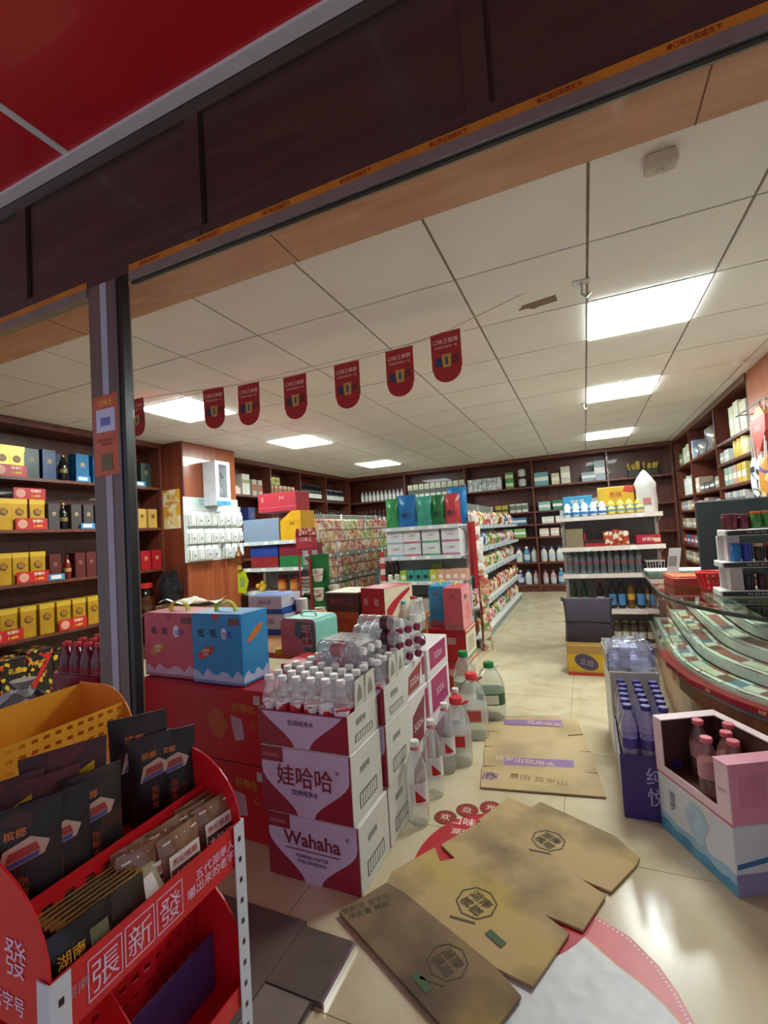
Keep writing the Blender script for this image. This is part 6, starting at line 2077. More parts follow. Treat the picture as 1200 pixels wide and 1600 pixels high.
for i, u in enumerate((733, 740)):
    q0, q1 = at(u, 815, y=4.45), at(u, 900, y=4.45)
    t = thing('red_banner', ('narrow red hanging banner left of the aisle strips', 'second narrow red banner at the aisle corner')[i], 'banner', (q0.x - .0, 4.44 - .03 * i, q1.z))
    part('banner_cloth', MB().box(-.02, .02, -.004, .0, -.1 * i, q0.z - q1.z), mat('#b42a30', .5), t)
    part('banner_rod', MB().tube([(-.024, -.002, q0.z - q1.z), (.024, -.002, q0.z - q1.z)], .005, 6), SILVER, t)
t = thing('red_rail_post', 'thin red-brown post at the near end of the aisle shelf', 'post', (-1.005, 4.60, 0))
part('post_tube', MB().tube([(0, 0, 0), (0, 0, 1.3)], .012, 8), mat('#9c4a34', .4), t)
part('post_foot', MB().lathe([(.03, 0), (.03, .01)], 10), mat('#9c4a34', .4), t)

# ---- left shelving beyond the pillar and back wall
def bk(name, label, r, h, body, cap, lab=None, lz=(.15, .5), seg=10):
    return Kit(bottle(name, label, 'bottle', r, h, cap, body, lab, lz, neck=r * .38, ribs=0, sh=.56, seg=seg))


KWIN = bk('wine_bottle', 'w', .036, .30, mat('#16211c', .15), mat('#3a1a1c', .4), mat('#d6d4c8', .5), (.15, .42))
KBAI = bk('liquor_bottle', 'w', .036, .23, mat('#c4cccf', .2), mat('#3a4c6a', .4), mat('#e4e4dc', .5), (.12, .55))
KDRK = bk('liquor_bottle', 'w', .037, .24, mat('#23303c', .15), mat('#b8b8b4', .4), mat('#dcdcd2', .5), (.15, .5))
LBX = LF - .10
n = 0
for i in range(10):
    yy = 6.93 + i * .078 if i < 10 else 0
    KWIN.put((LBX, 6.93 + i * .076, 1.88 + .018 + .0085), 0, 'white-labelled dark wine bottle on the top left shelf', 'wine bottles on the top left shelf')
for i in range(9):
    KDRK.put((LBX, 7.78 + i * .09, 1.906), 0, 'blue-dark liquor bottle in the far left corner', 'liquor bottles in the corner')
for i in range(20):
    yy = 6.92 + i * .085
    if abs(yy - 7.7) < .05:
        continue
    KWIN.put((LBX, yy, 1.4405), 0, 'dark wine bottle on the second left shelf', 'wine bottles on the second left shelf')
for i in range(2):
    KDRK.put((LBX + .02, 5.0 + i * .16, 1.906 + .12), 0, 'small dark bottle on the pink box on the top shelf right of the pillar, %s' % ('left', 'right')[i], 'small dark bottles right of the pillar', scale=(.9, .9, .75))
simple_box('gift_carton', 'pink patterned box on the top shelf right of the pillar', 'box', .38, .2, .118, prints('pink_diamonds', [('#b86a6c', 3), ('#e0c8c0', 1.5)], 9), (LBX, 5.09, 1.906), pi / 2)
simple_box('gift_carton', 'white upright box with a round emblem on the top shelf right of the pillar', 'box', .16, .18, .30, mat('#d8d6c8', .5), (LBX + .02, 5.39, 1.906), pi / 2, band=mat('#9aa06a', .5), bz=(.55, .72))
for i in range(2):
    simple_box('spirits_tube', 'orange and white tube box on the top shelf, %s of the pair' % ('left', 'right')[i], 'box', .09, .09, .25, mat('#c4b8a4', .5), (LBX, 5.66 + i * .14, 1.906), pi / 2, 'tube boxes', band=mat('#c0643c', .5), bz=(.3, .7))
for i in range(6):
    o = simple_box('preserve_jar', 'orange preserve jar box on the top shelf behind the red gondola box, %s' % 'first second third fourth fifth sixth'.split()[i], 'jar', .09, .09, .20, mat('#b87a4c', .4), (LBX, 6.08 + i * .118, 1.906), pi / 2, 'orange jars', band=mat('#dcc8a8', .5), bz=(.75, 1.0))
simple_box('sign_card', 'small yellow-green sign standing among the orange jars', 'sign', .2, .02, .12, mat('#c8cc5c', .5), (LBX + .08, 6.14, 1.906 + .202), pi / 2, txt='酒水', tm=BLACK, tz=.5, ts=.5)
for i, (yy, c_, nm) in enumerate(((5.0, '#2f6a6c', 'dark teal box on the second shelf right of the pillar'), (5.18, '#d8d8c8', 'white box with a brown disc on the second shelf right of the pillar'), (5.5, '#2c3c7a', 'navy box on the second shelf right of the pillar'))):
    simple_box('spirits_box', nm, 'box', .15, .16, .28, mat(c_, .45), (LBX + .02, yy, 1.4405), pi / 2, txt='酒', tm=mat('#7a6a4a', .5))

BY = BF + .12
zt = 1.88 + BT / 2 + .0005
# bays A, B: liquor bottles
for i in range(11):
    KBAI.put((-4.28 + i * .09, BY, zt), 0, 'pale liquor bottle on the top corner back shelf', 'liquor bottles in the back corner bay')
KBX = simple_box('liquor_carton', 'w', 'box', .10, .1, .26, mat('#d2d3c4', .45, var=.04), (0, 0, 0), band=mat('#3c4a3c', .45), bz=(.25, .6))
part('round_mark', MB().prism([(.028 * math.cos(q * pi / 6), .19 + .028 * math.sin(q * pi / 6)) for q in range(12)], -.0515, -.05, 'y'), mat('#b4b88c', .5), KBX)
KBX = Kit(KBX)
for i in range(10):
    KBX.put((-3.18 + i * .118, BY, zt), 0, 'white liquor box with dark window above the crisp bags', 'white liquor boxes on the back wall')
for i in range(12):
    KBAI.put((-3.20 + i * .094, BY, 1.43 + BT / 2 + .0005), 0, 'pale liquor bottle on the second back shelf behind the crisp bags', 'liquor bottles on the second back shelf')
for i in range(11):
    KWIN.put((-4.4 + i * .098, BY, 1.43 + BT / 2 + .0005), 0, 'wine bottle on the second back shelf in the corner bay', 'wine bottles on the second back shelf', scale=(1, 1, .9))
# bay C
for i in range(7):
    simple_box('tissue_carton', 'grey-white carton in the row at the top of the middle back bay', 'box', .085, .14, .235, prints('greywhite', [('#c3c8cc', 4), ('#9aa4ae', 2), ('#e2e2e0', 2)], 22), (-1.96 + i * .092, BY, zt), 0, 'grey-white cartons')
for i in range(2):
    simple_box('green_carton', 'green carton stacked beside the grey-white cartons, %s' % ('lower', 'upper')[i], 'box', .14, .14, .15, mat('#5a9a54', .45), (-1.22, BY, zt + i * .151), 0, band=mat('#dcdcc0', .5), bz=(.3, .7))
for i in range(2):
    t = thing('wall_clock', 'white floral clock disc on the dark back panel, %s of two' % ('lower', 'upper')[i], 'ornament', (-1.0, BY + .05, zt + .03 + i * .18))
    part('disc', MB().lathe([(.06, 0), (.075, .03), (.075, .12), (.05, .14)], 10), mat('#cfcfc8', .5), t)
    part('knob', MB().lathe([(.02, .14), (.015, .16)], 8), mat('#6a6a60', .5), t)
z2 = 1.43 + BT / 2 + .0005
for i in range(4):
    simple_box('small_packet', 'white small pack on the second shelf of the middle back bay, %s' % 'first second third fourth'.split()[i], 'box', .1, .12, .14, mat('#d4d4cc', .5), (-1.95 + i * .112, BY, z2), 0, 'white small packs', band=mat('#8a8a86', .5), bz=(.2, .5))
for i in range(2):
    simple_box('small_packet', 'yellow pack on the second shelf of the middle back bay, %s' % ('left', 'right')[i], 'box', .11, .12, .15, mat('#b8a83c', .5), (-1.46 + i * .12, BY, z2), 0, 'yellow small packs', band=mat('#4a4a3a', .5), bz=(.2, .5))
for i in range(3):
    simple_box('small_packet', 'striped pale pack on the second shelf of the middle back bay, %s' % ('left', 'middle', 'right')[i], 'box', .1, .12, .16, mat('#c8ccc0', .5), (-1.2 + i * .11, BY, z2), 0, 'striped pale packs', band=mat('#6a7a6a', .5), bz=(.3, .8))


def cleaner(name, label, r, h, body, cap):
    t = thing(name, label, 'bottle')
    part('bottle_body', MB().lathe([(r * .9, 0), (r, .012), (r, h * .55), (r * .75, h * .72), (r * .35, h * .8), (r * .35, h * .86)], 12), body, t)
    part('cap', MB().lathe([(r * .45, h * .86), (r * .45, h * .97), (r * .3, h)], 10), cap, t)
    part('label', MB().lathe([(r * 1.01, h * .15), (r * 1.01, h * .48)], 12), mat('#c9d2d8', .5), t)
    return Kit(t)


CWH, CBL, CPU, CGR = cleaner('detergent_bottle', 'c', .058, .27, mat('#dcdcd6', .35), mat('#3a5a9c', .4)), cleaner('detergent_bottle', 'c', .055, .28, mat('#4f8fb8', .35), mat('#dcdcd6', .4)), cleaner('detergent_bottle', 'c', .055, .26, mat('#4a4a9c', .35), mat('#dcdcd6', .4)), cleaner('detergent_bottle', 'c', .05, .25, mat('#c9a8a4', .35), mat('#b85a5a', .4))
for lv, nm, sq_ in ((.52, 'second', (CWH, CBL, CWH, CWH, CWH, CGR, CWH, CWH)), (.128, 'lowest', (CPU, CWH, CGR, CGR, CBL, CBL, CPU, CWH))):
    for bi, x0 in enumerate((-1.15, -.72)):
        for i in range(3 if bi == 0 else 8):
            k_ = sq_[(i + bi * 2) % 8]
            k_.put((x0 + i * .135, BY, lv + BT / 2 + .0005 if lv > .2 else .1285), 0, '%s detergent bottle on the %s back shelf' % ({id(CWH): 'white', id(CBL): 'blue', id(CPU): 'violet', id(CGR): 'rosy'}[id(k_)], nm), 'detergent bottles on the back wall')
for lv, its in ((1.88, ((-.66, .24, .24, '#6aa0a4', 'teal box'), (-.42, .13, .2, '#cfc2a4', 'beige box'), (-.25, .15, .3, '#c4c0a8', 'cream drum box'), (.12, .22, .16, '#8a9cac', 'grey-blue box'), (.30, .17, .34, '#9cabb4', 'grey tall box'))),
                (1.43, ((-.64, .2, .16, '#7fb0a8', 'pale teal box'), (-.42, .16, .17, '#2f7a64', 'green box'), (-.22, .2, .18, '#b4ccc4', 'mint box'), (.05, .24, .15, '#c8ccd0', 'pale grey box'), (.28, .2, .16, '#9cb0ac', 'grey-green box'))),
                (1.2, ((-.6, .2, .12, '#d4d0cc', 'white flat box'), (-.36, .22, .12, '#d4d0cc', 'second white flat box'), (-1.1, .26, .13, '#3a78a8', 'blue flat box'), (-.1, .2, .11, '#dcd0cc', 'third white flat box'))),
                (.97, ((-.68, .16, .14, '#dcc4b4', 'peach box'), (-.5, .14, .14, '#dcc4b4', 'second peach box'), (-.32, .16, .13, '#d4b4ac', 'pinkish box'), (-1.1, .2, .16, '#8ab064', 'lime round box'), (-1.3, .15, .16, '#5a9a5c', 'green small box'), (-.1, .2, .15, '#c8a8b4', 'lilac box')))):
    for x_, w_, h_, c_, nm in its:
        simple_box('household_box', '%s on the %s back shelf at the end of the aisle' % (nm, {1.88: 'top', 1.43: 'second', 1.2: 'third', .97: 'fourth'}[lv]), 'box', w_, .16, min(h_, .20 if lv < 1.4 else .4), mat(c_, .5, var=.06), (x_, BY, lv + BT / 2 + .0005), 0, 'household boxes on the back wall', band=mat('#e4e2d8', .5), bz=(.35, .65))
# bay E: plant-like ornament on top shelf
t = thing('dried_flowers', 'dark planter with yellow dried flowers on the top back shelf', 'flowers', (.95, BY, zt))
part('planter', MB().box(-.22, .22, -.08, .08, 0, .12), mat('#2c2a26', .5), t, bevel=.01)
g = MB()
for i in range(40):
    x_, y_ = random.uniform(-.2, .2), random.uniform(-.06, .06)
    g.tube([(x_, y_, .12), (x_ * 1.15, y_ * 1.2, random.uniform(.18, .27))], .012, 5)
part('blossoms', g, mat('#b8a04c', .7, var=.3), t, kind='stuff')

# ---- white shelf by the counter: toys, snacks, bottles
sy = G3Y + .10
b0 = G3X0
simple_box('toy_display', 'light blue toy display box on top of the white shelf', 'box', .26, .1, .20, mat('#3f9cc8', .4, var=.1), (b0 + .17, G3Y + .24, 1.247), 0, txt='奇趣蛋', tm=mat('#e8e4dc', .5), tz=.75, ts=.2)
simple_box('toy_display', 'yellow display box with a red corner on top of the white shelf', 'box', .30, .10, .26, mat('#d8b02c', .4), (b0 + .50, G3Y + .24, 1.247), 0, txt='熊猫', tm=mat('#b8482c', .5), tz=.72, ts=.2)
part('red_corner', MB().prism([(.06, .21), (.149, .19), (.149, .259), (.08, .259)], -.052, -.05, 'y'), mat('#c83a2c', .4), [o for o in C.objects if o.name.startswith('toy_display') and 'yellow' in o.get('label', '')][0])
kegg = thing('toy_egg', 'e', 'toy')
part('egg_shell', MB().lathe([(.006, 0), (.028, .012), (.036, .035), (.03, .06), (.015, .075), (.004, .078)], 14), mat('#d8dcd8', .3), kegg)
part('egg_band', MB().lathe([(.0345, .022), (.0368, .034), (.0345, .046)], 14), mat('#3f7cb0', .3), kegg)
kegg2 = thing('toy_egg', 'e', 'toy')
part('egg_shell', MB().lathe([(.006, 0), (.028, .012), (.036, .035), (.03, .06), (.015, .075), (.004, .078)], 14), mat('#d8c05c', .3), kegg2)
part('egg_band', MB().lathe([(.0345, .03), (.0368, .036), (.03, .058)], 14), mat('#7a98a8', .3), kegg2)
kegg, kegg2 = Kit(kegg), Kit(kegg2)
for r_ in range(2):
    for i in range(9):
        (kegg if (i < 5) else kegg2).put((b0 + .075 + i * .075, G3Y + .06 + r_ * .075, 1.247 + r_ * .0), 0, '%s toy egg, %s row on the white shelf' % ('white and blue' if i < 5 else 'yellow and grey', ('front', 'rear')[r_]), 'toy eggs on the white shelf', scale=(1, 1, 1 + .7 * r_))
t = thing('white_bag', 'white peaked plastic bag at the right end of the white shelf top', 'bag', (G3X1 - .10, G3Y + .16, 1.247))
rr = []
for z_, r_ in ((0, .085), (.1, .085), (.2, .08), (.26, .09), (.32, .055), (.37, .02), (.385, .006)):
    rr.append([(r_ * (1 + .1 * math.sin(3 * a_ + z_ * 12)) * math.cos(a_), r_ * .8 * math.sin(a_), z_) for a_ in [2 * pi * i / 12 for i in range(12)]])
g = MB().loft(rr)
g.smooth = True
part('bag_body', g, mat('#d8d8d4', .45, var=.06), t)
part('red_print', MB().box(-.03, .03, -.088, -.070, .08, .13), mat('#c47a74', .5), t)
z_ = .967
simple_box('snack_box', 'brown plain box at the left of the snack tier of the white shelf', 'box', .15, .2, .17, mat('#8a7a5c', .6), (b0 + .12, sy + .06, z_))
simple_box('snack_box', 'low red tray of small bars on the white shelf', 'box', .17, .2, .06, mat('#a8262c', .4), (b0 + .29, sy + .06, z_), band=mat('#2c2426', .4), bz=(.5, 1.0))
part('tray_back', MB().box(-.085, -.075, -.1, .1, .06, .13), mat('#a8262c', .4), [o for o in C.objects if o.name.startswith('snack_box') and 'low red tray' in o.get('label', '')][0])
t = thing('snack_bundle', 'orange-red bundle of snack sachets on the white shelf', 'snack bundle', (b0 + .47, sy + .04, z_))
for i in range(5):
    part('sachet', bag_mesh(.055, .15 - .01 * abs(i - 2), .04, prints('sachet', [('#c0502c', 4), ('#e8ddc8', 1.5), ('#8a2a1c', 1)], 24)), None, t, loc=(-.08 + i * .04, .02 * (i % 2), 0))
t = simple_box('snack_box', 'small red box with white lettering at the right of the snack tier', 'box', .19, .14, .085, mat('#b02432', .4), (b0 + .72, sy + .03, z_), .05, txt='好丽友', tm=mat('#e8dcd4', .5), tz=.55, ts=.4)
part('cream_panel', MB().box(.04, .088, -.0722, -.07, .02, .055), mat('#d8c0a0', .5), t)
kgl = Kit(bottle('glass_bottle', 'g', 'bottle', .027, .215, mat('#b8bcbc', .35), clear('vodka_glass', '#c9d2d6', 1.8, .05, haze=.25, hcol='#9aa4a8'), mat('#7a4a54', .4), (.42, .52), neck=.011, ribs=0, sh=.62))
for i in range(11):
    kgl.put((b0 + .06 + i * .057, sy - .02, .7225), 0, 'maroon-banded clear bottle, front row of the white shelf', 'clear glass bottles on the white shelf')
for i in range(11):
    kgl.put((b0 + .08 + i * .057, sy + .10, .7225), 0, 'maroon-banded clear bottle, rear row of the white shelf', 'clear glass bottles on the white shelf, rear')
t = thing('wire_basket', 'white wire basket of small goods at the right of the glass bottles', 'basket', (b0 + .755, sy + .0, .722))
for i in range(7):
    part('wire', MB().tube([(-.06 + i * .02, -.06, 0), (-.068 + i * .0227, -.075, .1)], .0025, 5), mat('#d4d2cc', .4), t)
part('rim', MB().tube([(-.07, -.075, .1), (.07, -.075, .1), (.07, .06, .1), (-.07, .06, .1), (-.07, -.075, .1)], .005, 5), mat('#d8d6d0', .4), t)
part('contents', MB().box(-.055, .055, -.055, .055, .0, .06), prints('basket_goods', [('#5a2a34', 3), ('#2c2226', 3), ('#b8b0ac', 1)], 30), t)
kbe = bk('beer_bottle', 'b', .031, .26, mat('#1d3320', .15), mat('#3a4a3c', .4), mat('#8fae8c', .5), (.15, .4))
kbe2 = bk('beer_bottle', 'b', .031, .26, mat('#241c1a', .15), mat('#a83030', .4), mat('#b8c0b4', .5), (.12, .42))
kbe3 = bk('beer_bottle', 'b', .031, .26, mat('#2a2420', .15), mat('#2a4a8c', .4), mat('#4f86bc', .5), (.12, .5))
kbe4 = bk('beer_bottle', 'b', .031, .26, mat('#6a4a1c', .15), mat('#2a4a8c', .4), mat('#c8a23c', .5), (.3, .5))
for i, (x_, k_, nm) in enumerate(((.08, kbe, 'green beer bottle, leftmost on the white shelf'), (.165, kbe, 'green beer bottle, second from the left on the white shelf'), (.30, kbe2, 'dark beer bottle with a red cap on the white shelf'), (.40, kbe3, 'blue-labelled beer bottle, first of the blue ones'),
                                 (.475, kbe3, 'blue-labelled beer bottle, second of the blue ones'), (.55, kbe4, 'amber-labelled beer bottle between blue ones'), (.625, kbe3, 'blue-labelled beer bottle right of the amber one'), (.695, kbe3, 'blue-labelled beer bottle, second from the right end'), (.765, kbe3, 'blue-labelled beer bottle at the right end'))):
    k_.put((b0 + x_, sy + .0, .4025), 0, nm, 'beer bottles on the white shelf')
kgr = Kit(bottle('soda_can_bottle', 'g', 'bottle', .03, .19, mat('#6a9a4c', .4), clear('grn_pet', '#b4a89c', 1.2, .05, haze=.4, hcol='#7a6a5c'), mat('#c4bcae', .4), (.2, .5), neck=.014, ribs=0, capr=.021))
for i in range(5):
    kgr.put((b0 + .42 + i * .065, sy, .1005), 0, 'green-capped bottle on the lowest tier of the white shelf', 'green-capped bottles')
t = simple_box('snack_box', 'red box at the right of the green-capped bottles', 'box', .12, .14, .17, mat('#9c2430', .4), (b0 + .78, sy + .04, .1005))

# ---- right wall shelving
RXc = RF + .12


def rbox(label, y, lv, w_, h, c_, band='#e4e2d8', d=.16, cat='box', name='household_box', bz=(.3, .6)):
    return simple_box(name, label + ' on the right wall shelving', cat, w_, d, h, mat(c_, .5, var=.06), (RXc - .02, y, lv + BT / 2 + .0005), -pi / 2, 'goods on the right wall shelving', band=mat(band, .5), bz=bz)


def rcyl(label, y, lv, r, h, c_, lidc):
    t = thing('canister', label + ' on the right wall shelving', 'canister', (RXc - .05, y, lv + BT / 2 + .0005), 0, 'canisters on the right wall shelving')
    part('canister_body', MB().lathe([(r * .96, 0), (r, .006), (r, h * .86), (r * .95, h * .88)], 12), mat(c_, .4), t)
    part('canister_lid', MB().lathe([(r * 1.02, h * .88), (r * 1.02, h), (r * .9, h * 1.01)], 12), mat(lidc, .4), t)


def crumple(label, y, lv, w_, h, c_, m=None, name='plastic_bag'):
    t = thing(name, label, 'bag', (RXc - .02, y, lv + BT / 2 + .0005))
    rr = []
    for i in range(7):
        v = i / 6
        r_ = math.sin(pi * min(.98, .25 + .72 * v)) * w_ / 2 + .01
        rr.append([(min(.13, r_) * .8 * (1 + .15 * math.sin(3 * a + v * 7)) * math.cos(a), r_ * (1 + .14 * math.sin(5 * a + v * 11)) * math.sin(a), v * h + .012 * math.sin(4 * a)) for a in [2 * pi * k / 14 for k in range(14)]])
    g = MB().loft(rr)
    g.smooth = True
    part('bag_body', g, m or mat(c_, .3, var=.15, scale=20), t)
    part('bag_knot', MB().lathe([(.02, h * .97), (.012, h), (.03, h * 1.06)], 8), m or mat(c_, .3), t)


PBAG = clear('bag_film', '#e6e8e8', 2.5, .2, haze=.5, hcol='#cfd2d0')
# nearest bay
rbox('white tall box pair, left one, at the top', 5.62, 1.94, .14, .30, '#cfd4b8')
rbox('white tall box pair, right one, at the top', 5.46, 1.94, .14, .32, '#d4d8bc')
rbox('pale box behind the red hanging pack at the top', 5.25, 1.94, .18, .28, '#c9c4b0')
rcyl('yellow canister, left of two', 5.62, 1.72, .055, .17, '#d0b24c', '#c89a34')
rcyl('yellow canister, right of two', 5.49, 1.72, .055, .175, '#d0b24c', '#c89a34')
rcyl('cream canister right of the yellow ones', 5.34, 1.72, .06, .175, '#cfc8a0', '#b8a868')
rbox('clear-lidded white tub', 5.90, 1.72, .16, .13, '#c9cfce')
rbox('grey small box beside the tub', 6.08, 1.72, .13, .12, '#a8aaa4')
for i, c_ in enumerate(('#8fb4a4', '#a4bcb0', '#c89a94', '#c8a83c', '#c8b45c')):
    rbox('%s upright pack, third tier, %s from left' % (('sea green', 'pale green', 'rosy', 'yellow', 'straw')[i], 'first second third fourth fifth'.split()[i]), 5.98 - i * .15, 1.47, .12, .19, c_)
for i in range(7):
    rbox('striped thin pack, fourth tier, %s from left' % 'first second third fourth fifth sixth seventh'.split()[i], 6.06 - i * .10, 1.25, .07, .15, ('#c4a8a0', '#b4bcc0', '#8a94a0', '#d0ccc0', '#9aa8a4', '#b8b0a8', '#c8c4bc')[i], '#54606c')
for i in range(5):
    rbox('boxed goods, fifth tier, %s from left' % 'first second third fourth fifth'.split()[i], 6.0 - i * .2, .96, .17, .2, ('#a89a8c', '#8a9aa8', '#b8a48c', '#9c8478', '#a4a89c')[i])
# middle bay
crumple('clear crumpled plastic bag at the top of the right wall shelving, bigger one', 6.55, 1.94, .55, .30, '#c4c8c6', PBAG)
crumple('clear crumpled plastic bag left of the bigger one on the right wall', 7.02, 1.94, .34, .2, '#c4c8c6', PBAG)
t = thing('wicker_tin', 'brown round tin lying by the clear bags on the right wall shelving', 'tin', (RXc - .03, 6.28, 1.955))
part('tin_body', MB().lathe([(.09, 0), (.1, .02), (.1, .09), (.08, .12)], 14), mat('#7a5a34', .5), t)
part('tin_lid', MB().lathe([(.085, .12), (.085, .14), (.06, .15)], 14), mat('#9c7a4c', .5), t)
crumple('grey slumped parcel at the top of the right wall shelving', 7.3, 1.94, .3, .18, '#8a929a')
rbox('blue-white leaning packet', 7.46, 1.94, .07, .26, '#a8bcd8')
for i, (y_, h_, c_) in enumerate(((6.35, .13, '#9c9a94'), (6.6, .1, '#4a4c50'), (6.85, .09, '#54565a'), (7.1, .11, '#6a6660'), (7.35, .2, '#c8b49c'))):
    rbox('%s item in the middle bay' % ('pale grey', 'black flat', 'second black flat', 'brownish', 'tan tall')[i], y_, 1.48, .2, h_, c_)
for i, (y_, h_, c_) in enumerate(((6.4, .10, '#c9ccd0'), (6.65, .09, '#b0b8bc'), (6.95, .14, '#a89088'), (7.3, .12, '#c8c0b0'))):
    rbox('%s packet in the third tier of the middle bay' % ('white folded', 'grey folded', 'pinkish', 'cream')[i], y_, 1.25, .2, h_, c_)
for i in range(5):
    rbox('mixed carton, fourth tier of the middle bay, %s from left' % 'first second third fourth fifth'.split()[i], 7.4 - i * .24, .96, .18, .16, ('#a8a090', '#7a6a5c', '#b4ac9c', '#9aa4a0', '#8c7c74')[i])
# far bay
rbox('pale green box', 7.75, 1.94, .2, .26, '#b8c8a0')
rbox('white box on the far top tier', 8.0, 1.94, .2, .24, '#d0d4c4')
rbox('green small box on the far top tier', 8.3, 1.94, .2, .18, '#7a9a6c')
for i in range(4):
    rcyl('white pump bottle, %s in the far bay' % 'first second third fourth'.split()[i], 7.7 + i * .17, 1.48, .05, .28 - .03 * (i % 2), '#c8cec8', '#a8b0ac')
for lv, cs in ((1.26, ('#b8a08c', '#8ca0b4', '#c4bca8', '#a4785c')), (1.0, ('#a89478', '#c8c4b0', '#9c8c84', '#b4a088')), (.75, ('#8c3c44', '#4a6a9c', '#a83a4c', '#6a7a94')), (.5, ('#b4a894', '#8c847c', '#c8b48c', '#94867a'))):
    for i, c_ in enumerate(cs):
        rbox('%s carton at %s, %s in the far bay' % (('brown', 'grey', 'beige', 'rust')[i], {1.26: 'eye level', 1.0: 'chest level', .75: 'waist level', .5: 'knee level'}[lv], 'first second third fourth'.split()[i]), 8.5 - i * .25, lv, .17, .14, c_)

# ---- goods hanging in front of the right column
hx = 1.30
p = at(1192, 676, x=hx)
t = thing('hanging_pack', 'red promotional gift pack hanging at the right edge below the column', 'gift pack', (hx, p.y, p.z))
w_ = .17
part('pack_body', MB().prism([(-w_, .12), (w_, .12), (w_ * .9, .0), (0, -.14), (-w_ * .9, .0)], -.03, .03, 'x'), mat('#c04a44', .4, var=.08), t)
part('pack_top', MB().prism([(-w_ * .8, .12), (w_ * .8, .12), (.05, .20), (-.05, .20)], -.02, .02, 'x'), mat('#c98a54', .4), t)
text('口味王', .05, mat('#e8c8bc', .5), t, (-.0315, 0, .04), '-x')
part('cord', MB().tube([(0, 0, .2), (.0, 0, at(1190, 694, x=hx).z + .33 - p.z)], .004, 5), mat('#4a3a34', .5), t)
COW = prints('cow_print', [('#d8dade', 5), ('#26282c', 2)], 22, .4)
for i, (u, v0, v1) in enumerate(((1176, 700, 780), (1190, 694, 778))):
    a_, b_ = at(u, v0, x=hx), at(u, v1, x=hx)
    t = thing('cow_print_pouch', ('black and white patterned pouch hanging left in front of the column', 'black and white patterned pouch hanging right in front of the column')[i], 'pouch', (hx - .02 * i, a_.y, b_.z))
    hh = a_.z - b_.z
    part('pouch_body', bag_mesh(.11, hh * .8, .06, COW), None, t, rot=(0, 0, -pi / 2))
    part('pouch_loop', MB().tube([(0, -.03, hh * .78), (.02 * i, 0, at(1190, 694, x=hx).z + .33 - b_.z), (0, .03, hh * .78)], .004, 5), mat('#d8dade', .5), t)
a_, b_ = at(1200, 715, x=hx), at(1200, 790, x=hx)
t = thing('orange_pouch', 'orange snack pouch hanging at the very right edge of the photo', 'pouch', (hx - .04, a_.y - .04, b_.z))
part('pouch_body', bag_mesh(.16, a_.z - b_.z, .06, prints('orange_pouch', [('#c98a3c', 4), ('#6a4a8c', 1), ('#e0c084', 1)], 14, .4)), None, t, rot=(0, 0, -pi / 2))
part('pouch_loop', MB().tube([(0, -.03, a_.z - b_.z), (.04, 0, at(1190, 694, x=hx).z + .33 - b_.z), (.03, .03, a_.z - b_.z)], .004, 5), WHITE, t)
rl = thing('hanging_rail', 'thin metal rail on the column carrying the hanging pouches', 'rail', (RF, 0, 0))
zr = at(1190, 694, x=hx).z + .03
part('rail_bar', MB().tube([(-.10, 4.3, zr + .30), (-.10, 5.0, zr + .30)], .008, 6), SILVER, rl)
part('rail_arm', MB().tube([(-.10, 4.35, zr + .30), (-.001, 4.35, zr + .30)], .006, 6), SILVER, rl)
part('rail_arm', MB().tube([(-.10, 4.95, zr + .30), (-.001, 4.95, zr + .30)], .006, 6), SILVER, rl)

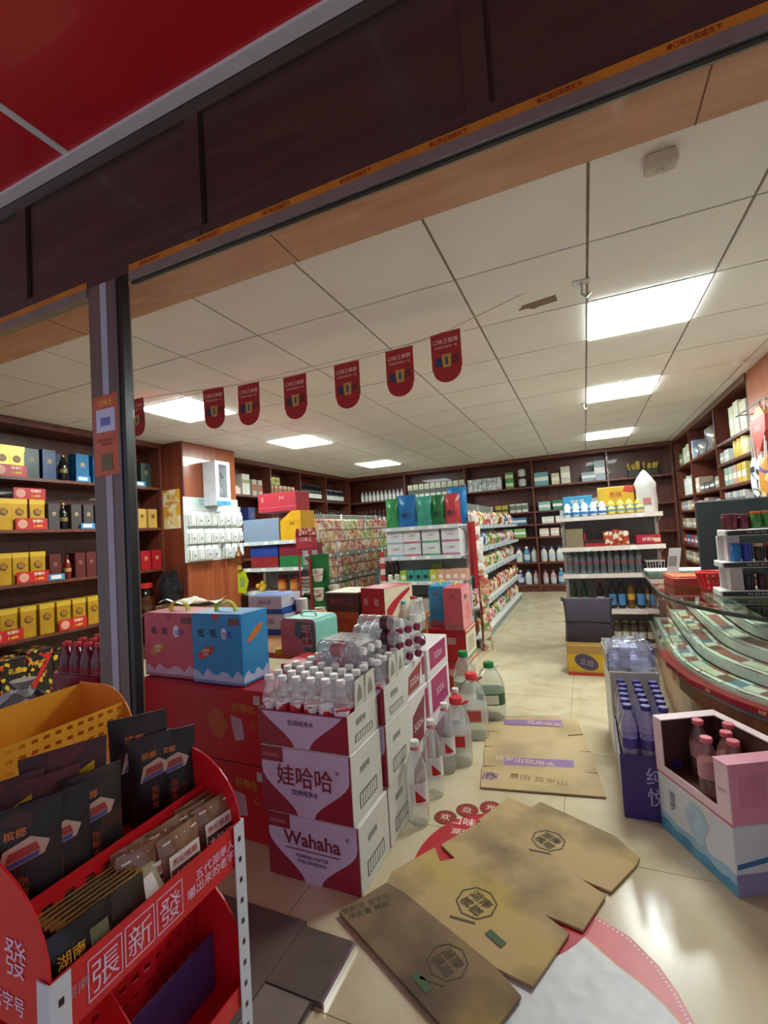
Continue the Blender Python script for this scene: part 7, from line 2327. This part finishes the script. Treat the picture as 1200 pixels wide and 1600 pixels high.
# ================================================================== PENNANTS
PYL = 2.5
PM = mat('#b0202a', .42, var=.05)
pen = thing('pennant', 'p', 'pennant')
pw, ph = .088, .285
sh = [(-pw, 0), (pw, 0), (pw, -ph * .72)] + [(pw * .94 * math.cos(a), -ph * .74 - ph * .26 * math.sin(a)) for a in [pi * i / 10 for i in range(0, 11)]] + [(-pw, -ph * .72)]
part('cloth', MB().prism(sh, -.0012, .0012, 'y'), PM, pen)
text('口味王槟榔', .030, mat('#e6c6bc', .5), pen, (0, -.0025, -.05))
text('就是好味道来一包', .017, mat('#dcb4aa', .5), pen, (0, -.0025, -.083))
part('pack_print', MB().prism([(-.022, -.20), (.022, -.20), (.028, -.125), (-.028, -.125)], -.0025, -.0012, 'y'), mat('#c8a24a', .45), pen)
part('pack_stripe', MB().box(-.008, .008, -.0034, -.0025, -.185, -.14), mat('#4a4a84', .45), pen)
part('side_pack_print', MB().prism([(-.07, -.185), (-.03, -.195), (-.03, -.14), (-.066, -.135)], -.0022, -.0012, 'y'), mat('#2c3a5c', .45), pen)
part('side_pack_print', MB().prism([(.032, -.185), (.07, -.175), (.068, -.13), (.034, -.14)], -.0022, -.0012, 'y'), mat('#6a2a2c', .45), pen)
pen = Kit(pen)
pos = [(212, 624), (333, 607), (388, 600), (460, 587), (541, 567), (623, 545), (695, 519)]
wn = ['leftmost red pennant, just beside the door post', 'second red pennant from the left, over the bright lamp', 'third red pennant from the left', 'fourth red pennant from the left', 'fifth red pennant, third from the right', 'second red pennant from the right', 'rightmost and largest-looking red pennant']
pp = []
for (u, v), nm in zip(pos, wn):
    q = at(u, v, y=PYL)
    pen.put((q.x, q.y, q.z), random.uniform(-.12, .12), nm + ' on the string', 'red pennants on the string', rot=(random.uniform(-.05, .05), 0, random.uniform(-.1, .1)))
    pp.append((q.x, q.y + .002, q.z + .004))
string = [(-3.6, PYL, ZC - .01)] + pp + [(-.2, PYL, ZC - .01)]
single('pennant_string', MB().tube(string, .0022, 5), mat('#b8b4ac', .6), 'thin pale string strung below the ceiling carrying the pennants', 'string')

# ================================================================== tell look-alikes apart by their place in a row
ORDS = ('first second third fourth fifth sixth seventh eighth ninth tenth eleventh twelfth thirteenth fourteenth fifteenth sixteenth seventeenth '
        'eighteenth nineteenth twentieth twenty-first twenty-second twenty-third twenty-fourth').split()
bpy.context.view_layer.update()
same = {}
for o in C.objects:
    if o.parent is None and o.get('label') and o.get('category'):
        same.setdefault(o['label'], []).append(o)
for lb, os_ in same.items():
    if len(os_) < 2 or len(os_) > len(ORDS):
        continue

    def sx_of(o):
        d = o.matrix_world.translation - CAM
        c = [sum(AX[i][k] * d[i] for i in range(3)) for k in range(3)]
        return c[0] / c[2]
    os_.sort(key=sx_of)
    for k, o in enumerate(os_):
        o['label'] = lb + ', ' + ORDS[k] + ' from left'
